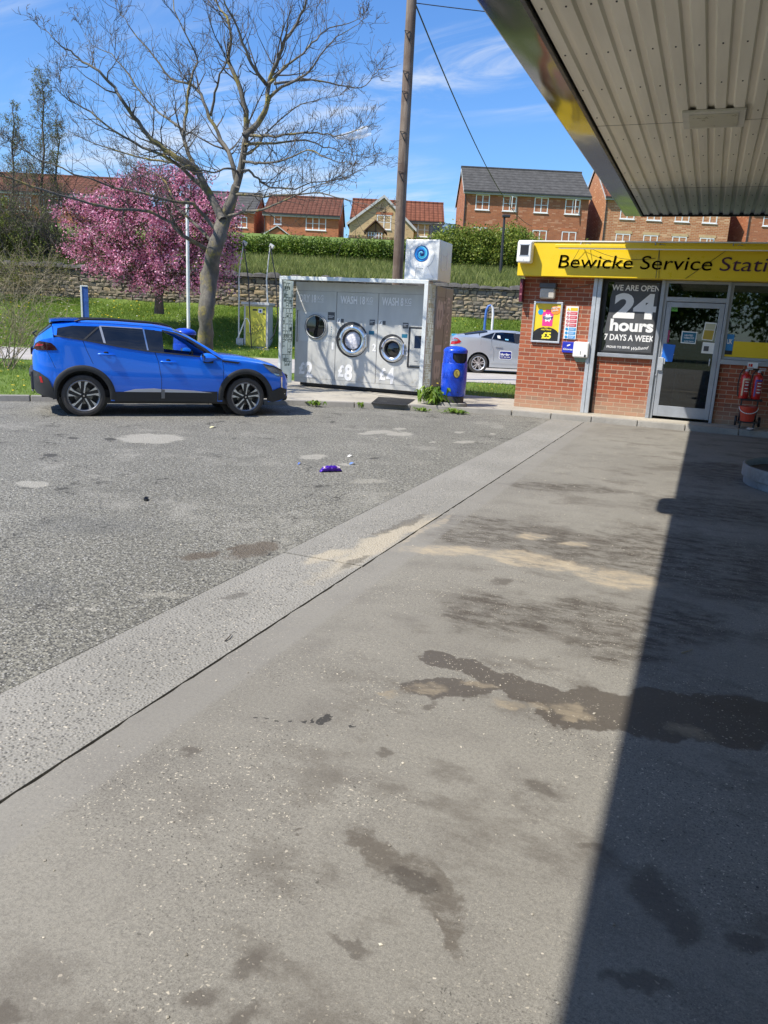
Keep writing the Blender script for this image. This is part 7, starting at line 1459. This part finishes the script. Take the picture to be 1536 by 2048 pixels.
# ---- blue crossover
HD = math.atan2(1.85, 1.75); sc = .945
P = dict(x0=0.0, x1=4.24, wheels=(.86, 3.50), ra=.41, wz=.33, hw=.885,
    sill=([0, .05, .3, .45, 1.3, 3.0, 3.85, 4.1, 4.24], [.42, .36, .30, .27, .25, .25, .24, .25, .34]),
    belt=([0, .06, .2, .55, .89, 1.4, 1.85, 2.5, 3.09, 3.5, 3.85, 4.05, 4.15, 4.24], [.95, 1.12, 1.19, 1.245, 1.20, 1.125, 1.065, 1.015, .975, .945, .90, .84, .76, .62]),
    edge=([0, .06, .12, .46, .8, 1.2, 2.0, 2.31, 2.5, 2.8, 3.10, 3.5, 3.85, 4.05, 4.15, 4.24], [.97, 1.13, 1.22, 1.40, 1.455, 1.465, 1.44, 1.395, 1.325, 1.17, .99, .965, .92, .86, .78, .64]),
    roof=([0, .06, .12, .46, .8, 1.4, 2.0, 2.3, 2.5, 2.8, 3.12, 3.5, 3.85, 4.05, 4.15, 4.24], [.98, 1.15, 1.25, 1.46, 1.52, 1.53, 1.51, 1.465, 1.39, 1.225, 1.045, 1.02, .965, .90, .82, .66]),
    plan=([0, .03, .08, .16, .3, .6, 1, 3.3, 3.7, 3.95, 4.1, 4.18, 4.24], [.64, .70, .755, .80, .845, .875, .885, .885, .87, .83, .775, .71, .60]),
    edgew=([0, .1, .46, 1, 2.2, 2.8, 3.1, 3.5, 3.9, 4.1, 4.24], [.60, .56, .58, .61, .60, .67, .73, .72, .66, .60, .46]), ws=(2.33, 3.10), rg=(.10, .44), gh=(.44, 3.10), edgeh=1.46, belth=1.06)
co, si = math.cos(HD), math.sin(HD); Rw = np.array([-8.65, 9.15]); off = np.array([.86 * sc, -.865 * sc]); org = Rw - np.array([co * off[0] - si * off[1], si * off[0] + co * off[1]])
car = thing('parked_car', 'bright blue crossover car with black roof rails parked at the kerb', 'car', (org[0], org[1], 0.0), HD, None, sc)
c_ = Car(P); body = c_.build_shell(car, M_CARB)
sp = lambda pts, off, m, nm, par=car, **k: c_.side_poly(pts, off, m, nm, par, **k)
# glasshouse: body frame around the openings
frame_o = [(.46, 1.40), (.46, 1.265), (.62, 1.24), (.89, 1.205), (1.4, 1.125), (1.85, 1.065), (2.5, 1.015), (3.10, .97), (3.12, 1.0), (2.80, 1.185), (2.5, 1.335), (2.31, 1.40), (2.0, 1.445), (1.2, 1.47), (.8, 1.46)]
win_r = [(.50, 1.26), (.89, 1.215), (1.4, 1.135), (1.85, 1.075), (2.02, 1.055), (2.02, 1.40), (1.2, 1.425), (.74, 1.42), (.52, 1.375)]
win_f = [(2.13, 1.05), (2.5, 1.025), (2.93, .99), (2.78, 1.12), (2.52, 1.27), (2.35, 1.345), (2.13, 1.385)]
sp(frame_o, -.012, M_CARB, 'window_surround', th=.012, holes=[win_r, win_f])
sp(win_r, -.010, M_PGL, 'side_glass', th=.004)
for q, nm in (([(.50, 1.262), (.89, 1.217), (1.10, 1.42), (.74, 1.42), (.52, 1.377)], 'quarter_panel'),): sp(q, -.004, M_PGL, nm, th=.004)
sp([(.885, 1.215), (.915, 1.211), (1.155, 1.42), (1.12, 1.422)], -.002, M_TRIM, 'window_divider', th=.008)
sp([(1.19, 1.172), (1.225, 1.165), (1.175, 1.425), (1.14, 1.425)], -.002, M_ALU, 'window_divider', th=.008)
sp([(1.86, 1.075), (1.885, 1.072), (1.845, 1.41), (1.82, 1.412)], -.002, M_CHR, 'window_divider', th=.007)
sp([(1.89, 1.072), (2.13, 1.05), (2.13, 1.385), (1.86, 1.41)], -.004, M_PGL, 'door_pillar', th=.008)
sp([(.46, 1.27), (.48, 1.252), (.89, 1.198), (1.4, 1.118), (1.85, 1.058), (2.5, 1.008), (3.08, .966), (3.06, .982), (2.5, 1.028), (1.85, 1.080), (1.4, 1.14), (.89, 1.222)], .0, M_BLK, 'belt_trim', th=.008)
sp([(2.13, 1.385), (2.35, 1.345), (2.52, 1.27), (2.78, 1.12), (2.93, .99), (3.02, .985), (2.82, 1.14), (2.54, 1.30), (2.36, 1.372), (2.13, 1.412)], -.002, M_BLK, 'window_seal', th=.008)
sp([(1.15, 1.425), (1.82, 1.412), (1.82, 1.424), (1.15, 1.437)], -.002, M_ALU, 'window_seal', th=.006)
sp([(2.86, 1.0), (3.08, .972), (2.98, 1.03), (2.90, 1.06)], .0, M_BLK, 'mirror_triangle', th=.008)
sp(win_f, -.016, M_CGL, 'front_side_glass', th=.004, sides=(1,))
M_STRIP = pm('satin silver trim', (.62, .63, .65), .45, .2, var=.03)
sp([(1.33, .25), (3.0, .25), (3.0, .42), (2.2, .42), (1.33, .40)], .0, M_TRIM, 'sill_cladding', th=.018)
sp([(1.47, .405), (2.06, .405), (2.06, .455), (1.95, .465), (1.65, .45)], .021, M_STRIP, 'sill_strip', th=.01); sp([(2.08, .405), (2.90, .40), (2.6, .435), (2.2, .455), (2.08, .455)], .021, M_STRIP, 'sill_strip', th=.01); sp([(2.065, .30), (2.12, .30), (2.12, .45), (2.065, .455)], .022, pm('grey sill trim', (.2, .2, .2), .5), 'sill_strip', th=.01)
c_.arch(car, .40, .488, M_TRIM)
# rear bumper & front lower bumper
sp([(.0, .42), (.05, .36), (.2, .32), (.42, .28), (.385, .45), (.30, .60), (.12, .69), (.0, .72)], .004, M_TRIM, 'rear_bumper', th=.022)
mb = MB(); mb.box(-.06, .03, -.62, .62, .40, .70); mb.box(-.085, -.02, -.60, .60, .60, .66); obj('rear_bumper', mb, M_TRIM, car, bevel=.03, local=True, seg=3)
mb = MB(); mb.box(-.05, -.005, -.50, .50, .36, .43); obj('skid_plate', mb, M_ALU, car, bevel=.01, local=True)
mb = MB(); mb.box(-.03, .02, -.60, .60, .95, 1.06); obj('tail_light_band', mb, M_REDD, car, bevel=.01, local=True); mb = MB(); mb.box(-.012, .0, -.26, .26, .78, .90); obj('number_plate', mb, pm('yellow number plate', (.7, .55, .05), .4), car, local=True)
sp([(.14, .53), (.19, .53), (.165, .62), (.115, .63)], .026, M_RED, 'reflector', th=.004)
sp([(.005, 1.0), (.08, 1.13), (.16, 1.17), (.40, 1.145), (.47, 1.10), (.50, 1.04), (.30, 1.03), (.1, 1.03)], .003, M_REDD, 'tail_light', th=.008); sp([(.06, 1.08), (.22, 1.10), (.24, 1.12), (.12, 1.13)], .012, M_RED, 'tail_light_lens', th=.003)
sp([(3.98, .24), (4.20, .30), (4.22, .46), (4.10, .50), (3.93, .42), (3.90, .26)], .004, M_TRIM, 'front_bumper', th=.02)
mb = MB(); mb.box(4.10, 4.26, -.56, .56, .24, .42); obj('front_bumper', mb, M_TRIM, car, bevel=.05, local=True, seg=3); mb = MB(); mb.box(4.14, 4.27, -.50, .50, .46, .72); obj('grille', mb, M_BLK, car, bevel=.04, local=True, seg=3)
mb = MB()
for i in range(6): mb.box(4.262, 4.276, -.46, .46, .48 + i * .04, .495 + i * .04)
obj('grille_bar', mb, M_CHR, car, local=True)
sp([(3.80, .905), (3.98, .865), (4.12, .79), (4.14, .70), (4.06, .69), (3.95, .76), (3.86, .84)], .003, M_LENS, 'headlight', th=.01); sp([(3.79, .915), (3.99, .875), (4.13, .80), (4.12, .785), (3.98, .855), (3.83, .895)], .008, M_BLK, 'headlight_trim', th=.008)
sp([(4.10, .68), (4.125, .68), (4.13, .52), (4.19, .38), (4.17, .37), (4.105, .51)], .006, M_CHR, 'running_light', th=.008)
sp([(3.08, .955), (3.40, .925), (3.36, .90), (3.10, .925)], .001, M_BLK, 'wing_trim', th=.006)
# shut lines
M_GAP = pm('panel gap', (.002, .003, .006), .8)
def line(pts, w=.008, nm='shut_line'):
    for sg in (-1, 1):
        mb = MB(); L = []
        for (a, b) in zip(pts[:-1], pts[1:]):
            k = max(2, int(math.hypot(b[0] - a[0], b[1] - a[1]) / .05)); L += [(a[0] + (b[0] - a[0]) * i / k, a[1] + (b[1] - a[1]) * i / k) for i in range(k)]
        L.append(pts[-1]); mb.tube([(x, sg * (c_.y(x, z) - .001), z) for x, z in L], w / 2, 4); obj(nm, mb, M_GAP, car, local=True)
line([(.88, 1.20), (.93, 1.05), (1.02, .84)]); line([(1.98, 1.05), (2.03, .9), (2.07, .65), (2.075, .30)]); line([(3.09, .955), (3.11, .8), (3.10, .45)]); line([(.30, 1.03), (.38, .9), (.46, .76)]); line([(2.03, .455), (2.08, .455)])
for x0, z0 in ((1.10, 1.00), (2.07, .905)):
    for sg in (-1, 1):
        mb = MB(); pts = [(x0 + .25 * i / 8, sg * (c_.y(x0 + .25 * i / 8, z0) + .004 + .032 * math.sin(math.pi * i / 8) ** .6), z0 - .012 * i / 8) for i in range(9)]; mb.tube(pts, [.008, .013, .016, .017, .017, .017, .016, .013, .008], 8); obj('door_handle', mb, M_CARB, car, smooth=60, local=True)
        mb = MB(); mb.tube([(x0 + .07 + .1 * i / 6, sg * (c_.y(x0 + .1, z0 + .02) - .028), z0 + .012) for i in range(7)], [.01, .034, .04, .04, .04, .034, .01], 10); obj('handle_cup', mb, M_GAP, car, smooth=60, local=True)
# roof rails, spoiler, mirrors, wiper
for sg in (-1, 1):
    mb = MB(); pts = [(x, sg * (c_.I('edgew', x) - .005), float(np.interp(x, [.78, .9, 1.4, 2.1, 2.3], [1.485, 1.525, 1.535, 1.51, 1.46]))) for x in np.linspace(.78, 2.30, 18)]; mb.tube(pts, [.008] + [.017] * 16 + [.008], 8); obj('roof_rail', mb, M_BLK, car, smooth=60, local=True)
    mb = MB(); y0 = sg * .93
    rows = []
    for i in range(9):
        q = i / 8; x = 2.74 + .20 * q; r = .078 * math.sin(math.pi * min(1, q * .88 + .12)) ** .5 + .004; rows.append([(x + .02 * math.cos(t_), y0 + sg * (.045 + .115 * math.cos(t_)), .995 + r * math.sin(t_) * (1.05 - .3 * q)) for t_ in np.linspace(0, 2 * math.pi, 15)])
    mb.grid(rows); mb.add(rows[0][:-1], [tuple(range(14))]); mb.add(rows[-1][:-1], [tuple(range(13, -1, -1))]); mi = obj('door_mirror', mb, M_CARB, car, smooth=50, local=True)
    mb = MB(); mb.box(2.76, 2.92, sg * .84 - .03, sg * .84 + .12 * sg, .90, .945); obj('mirror_arm', mb, M_BLK, mi, bevel=.01, local=True); mb = MB(); mb.box(2.728, 2.738, sg * 1.0 - .09, sg * 1.0 + .06, .94, 1.05); obj('mirror_glass', mb, M_CHR, mi, local=True)
mb = MB(); rows = []
for x, z, w, h in ((.40, 1.475, .50, .02), (.42, 1.50, .54, .035), (.60, 1.52, .57, .03), (.84, 1.53, .585, .015)): rows.append([(x, -w, z - .035), (x, -w, z), (x, -w * .5, z + .012), (x, w * .5, z + .012), (x, w, z), (x, w, z - .035), (x, 0, z - h - .02), (x, -w, z - .035)])
mb.grid(rows); mb.add(rows[0][:-1], [tuple(range(6, -1, -1))]); obj('spoiler', mb, M_CARB, car, smooth=30, local=True)
mb = MB(); mb.tube([(.10, -.05, 1.22), (.04, -.05, 1.26), (.13, .3, 1.29)], .012, 6); obj('rear_wiper', mb, M_BLK, car, local=True)
c_.wheels(car, two_tone_spokes, .332, .240, .862, rimmat=pm('satin rim lip', (.25, .25, .26), .3, .6))
interior(c_, car, (1.1, 1.95))
mb = MB(); mb.box(3.05, 3.10, -.6, .6, .985, 1.0); mb.tube([(3.06, -.55, 1.035), (2.9, -.1, 1.12)], .008, 5); mb.tube([(3.06, .1, 1.045), (2.88, .5, 1.12)], .008, 5); obj('wiper', mb, M_BLK, car, local=True)
mb = MB(); mb.box(.5, 3.7, -.74, .74, .20, .30); mb.box(.15, 4.05, -.5, .5, .27, .4); obj('underbody', mb, M_BLK, car, local=True)

for o_ in [q for q in bpy.data.objects if q.parent == car and q.type == 'MESH' and q.name.split('.')[0] != 'wheel']:   # short, upright tail
    for v_ in o_.data.vertices:
        if v_.co.x < .46: v_.co.x = .46 - (.46 - v_.co.x) * .70
        if v_.co.x > 3.92: v_.co.x = 3.92 + (v_.co.x - 3.92) * 1.28
# ---- silver hatchback beyond the shop
HD2 = math.radians(27.0); P = dict(x0=0.0, x1=4.72, wheels=(1.0, 3.85), ra=.385, wz=.325, hw=.93,
    sill=([0, .1, .5, 4.2, 4.6, 4.72], [.36, .28, .22, .20, .22, .34]),
    belt=([0, .08, .3, 1.07, 1.6, 2.35, 3.2, 3.45, 4.0, 4.45, 4.62, 4.72], [.98, 1.12, 1.19, 1.20, 1.14, 1.055, 1.0, .985, .93, .82, .72, .58]),
    edge=([0, .08, .25, .5, 1.07, 1.36, 1.8, 2.35, 2.75, 3.1, 3.45, 4.0, 4.45, 4.62, 4.72], [.99, 1.13, 1.225, 1.245, 1.33, 1.385, 1.425, 1.42, 1.37, 1.2, 1.0, .95, .84, .74, .60]),
    roof=([0, .08, .25, .5, 1.07, 1.36, 1.8, 2.35, 2.75, 3.1, 3.5, 4.0, 4.45, 4.62, 4.72], [1.0, 1.15, 1.26, 1.30, 1.42, 1.455, 1.48, 1.475, 1.42, 1.26, 1.07, 1.0, .88, .77, .62]),
    plan=([0, .03, .1, .3, .6, 1, 3.8, 4.2, 4.5, 4.65, 4.72], [.68, .76, .83, .89, .92, .935, .935, .90, .78, .64, .50]),
    edgew=([0, .2, .5, 1.07, 1.8, 2.6, 3.1, 3.45, 4.2, 4.6, 4.72], [.60, .62, .62, .60, .60, .59, .66, .74, .70, .56, .44]), ws=(2.72, 3.42), rg=(.52, 1.30), gh=(1.0, 3.43), edgeh=1.42, belth=1.08)
Gw = G(955, 746, .105); co, si = math.cos(HD2), math.sin(HD2); off = (1.0, -.90); org = (Gw[0] - (co * off[0] - si * off[1]), Gw[1] - (si * off[0] + co * off[1]))
car2 = thing('parked_car', 'silver hatchback taxi with a blue door badge standing on the service road', 'car', (org[0], org[1], .105), HD2)
c_ = Car(P); c_.build_shell(car2, M_CARS); sp = lambda pts, off, m, nm, par=car2, **k: c_.side_poly(pts, off, m, nm, par, **k)
fo = [(1.0, 1.20), (1.6, 1.14), (2.35, 1.055), (3.2, 1.0), (3.46, .985), (3.46, 1.01), (3.1, 1.21), (2.75, 1.375), (2.35, 1.425), (1.8, 1.43), (1.36, 1.39), (1.0, 1.32)]
wr = [(1.08, 1.215), (1.6, 1.155), (2.30, 1.075), (2.30, 1.375), (1.8, 1.385), (1.5, 1.365)]; wf = [(2.42, 1.065), (3.15, 1.02), (2.95, 1.15), (2.72, 1.30), (2.42, 1.37)]
sp(fo, -.012, M_CARS, 'window_surround', th=.012, holes=[wr, wf]); sp(wr, -.010, M_CGL, 'side_glass', th=.004); sp(wf, -.010, M_CGL, 'front_side_glass', th=.004, sides=(1,))
sp([(1.40, 1.175), (1.43, 1.172), (1.56, 1.37), (1.53, 1.37)], -.002, M_ALU, 'window_divider', th=.008); sp([(2.22, 1.085), (2.42, 1.065), (2.42, 1.375), (2.22, 1.38)], -.004, M_BLK, 'door_pillar', th=.008)
sp([(1.08, 1.215), (1.41, 1.177), (1.53, 1.368), (1.5, 1.365)], -.006, M_PGL, 'quarter_glass', th=.004); sp([(1.02, 1.205), (2.35, 1.045), (2.35, 1.07), (1.04, 1.225)], .0, M_BLK, 'belt_trim', th=.006)
sp([(1.04, 1.225), (1.5, 1.375), (1.8, 1.40), (2.3, 1.39), (2.3, 1.375), (1.8, 1.385), (1.5, 1.362), (1.09, 1.215)], .0, M_BLK, 'window_seal', th=.006)
sp([(2.42, .30), (3.35, .28), (3.38, 1.0), (2.42, 1.05)], .0, M_SEAT, 'door_opening', th=.004, sides=(-1,))
sp([(1.45, .36), (2.38, .36), (2.38, .42), (1.45, .43)], .0, M_CARS, 'sill_strip', th=.012)
sp([(.02, .92), (.06, 1.09), (.14, 1.155), (.24, 1.13), (.36, 1.03), (.30, .97), (.12, .93)], .002, M_RED, 'tail_light', th=.01); sp([(.04, 1.03), (.08, 1.10), (.16, 1.13), (.26, 1.07), (.2, 1.03)], .010, M_LENS, 'tail_light_lens', th=.006)
line_car = car; car = car2; line([(1.40, 1.17), (1.42, .95), (1.50, .8), (1.52, .36)]); line([(2.40, 1.05), (2.40, .30)]); line([(1.03, 1.19), (1.04, .95)], .005); car = line_car
sp([(1.55, .90), (1.78, .89), (1.78, .93), (1.55, .94)], .008, M_CARS, 'door_handle', th=.02)
bd = sp([(1.73, .50), (2.10, .50), (2.14, .54), (2.14, .75), (2.10, .79), (1.73, .79), (1.69, .75), (1.69, .54)], .003, M_WH, 'door_badge', th=.002, sides=(-1,)); sp([(1.74, .525), (2.09, .525), (2.115, .55), (2.115, .74), (2.09, .765), (1.74, .765), (1.715, .74), (1.715, .55)], .0055, pm('navy badge', (.01, .02, .22), .4), 'badge_field', par=bd, th=.002, sides=(-1,))
yb = -(c_.y(1.9, .65) + .0085); mb = MB(); text_mb('blueline', .075, (1.74, yb, .635), mb=mb, bold=.05, width=.345, depth=.002); text_mb('0191 262 6666', .036, (1.745, yb, .565), mb=mb, bold=.03, width=.33, depth=.002); obj('lettering', mb, M_WH, bd, local=True)
sp([(1.62, 1.20), (1.72, 1.19), (1.72, 1.28), (1.62, 1.29)], .0, M_WH, 'window_sticker', th=.002, sides=(-1,)); sp([(1.88, 1.15), (2.0, 1.14), (2.0, 1.18), (1.88, 1.19)], .0, pm('light blue sticker', (.2, .5, .7), .5), 'window_sticker', th=.002, sides=(-1,))
c_.wheels(car2, five_spokes, .33, .225, .90); interior(c_, car2, (1.45, 2.4), dash=3.2)
mb = MB(); mb.box(.4, 4.3, -.78, .78, .18, .28); obj('underbody', mb, M_BLK, car2, local=True)
mb = MB(); T = Matrix.Translation((3.40, -.93, 0)) @ Matrix.Rotation(math.radians(58), 4, 'Z'); mb.box(-.98, 0, -.035, .035, .30, 1.0, T); dr = obj('open_front_door', mb, M_CARS, car2, bevel=.02, local=True); mb = MB(); mb.box(-.98, -.94, -.02, .02, 1.0, 1.36, T); mb.add([T @ Vector(p) for p in ((-.98, -.02, 1.36), (-.98, .02, 1.36), (-.94, .02, 1.33), (-.94, -.02, 1.33), (-.1, -.02, 1.02), (-.1, .02, 1.02), (-.14, .02, 1.0), (-.14, -.02, 1.0))], [(0, 1, 5, 4), (3, 7, 6, 2), (0, 4, 7, 3), (1, 2, 6, 5)]); obj('door_window_frame', mb, M_BLK, dr, local=True)
mb = MB(); mb.box(.14, .30, -.35, -.1, 1.20, 1.27); o = obj('boot_badge', mb, pm('cyan plate', (.05, .35, .6), .4), car2, bevel=.01, local=True)
for sg in (1,):
    mb = MB(); mb.lathe([(0, -.1), (.07, -.08), (.085, 0), (.06, .1), (0, .12)], 16, Matrix.Translation((3.1, sg * 1.02, 1.02)) @ Matrix.Rotation(math.pi / 2, 4, 'X')); obj('door_mirror', mb, M_CARS, car2, smooth=50, local=True)
bpy.context.view_layer.update()
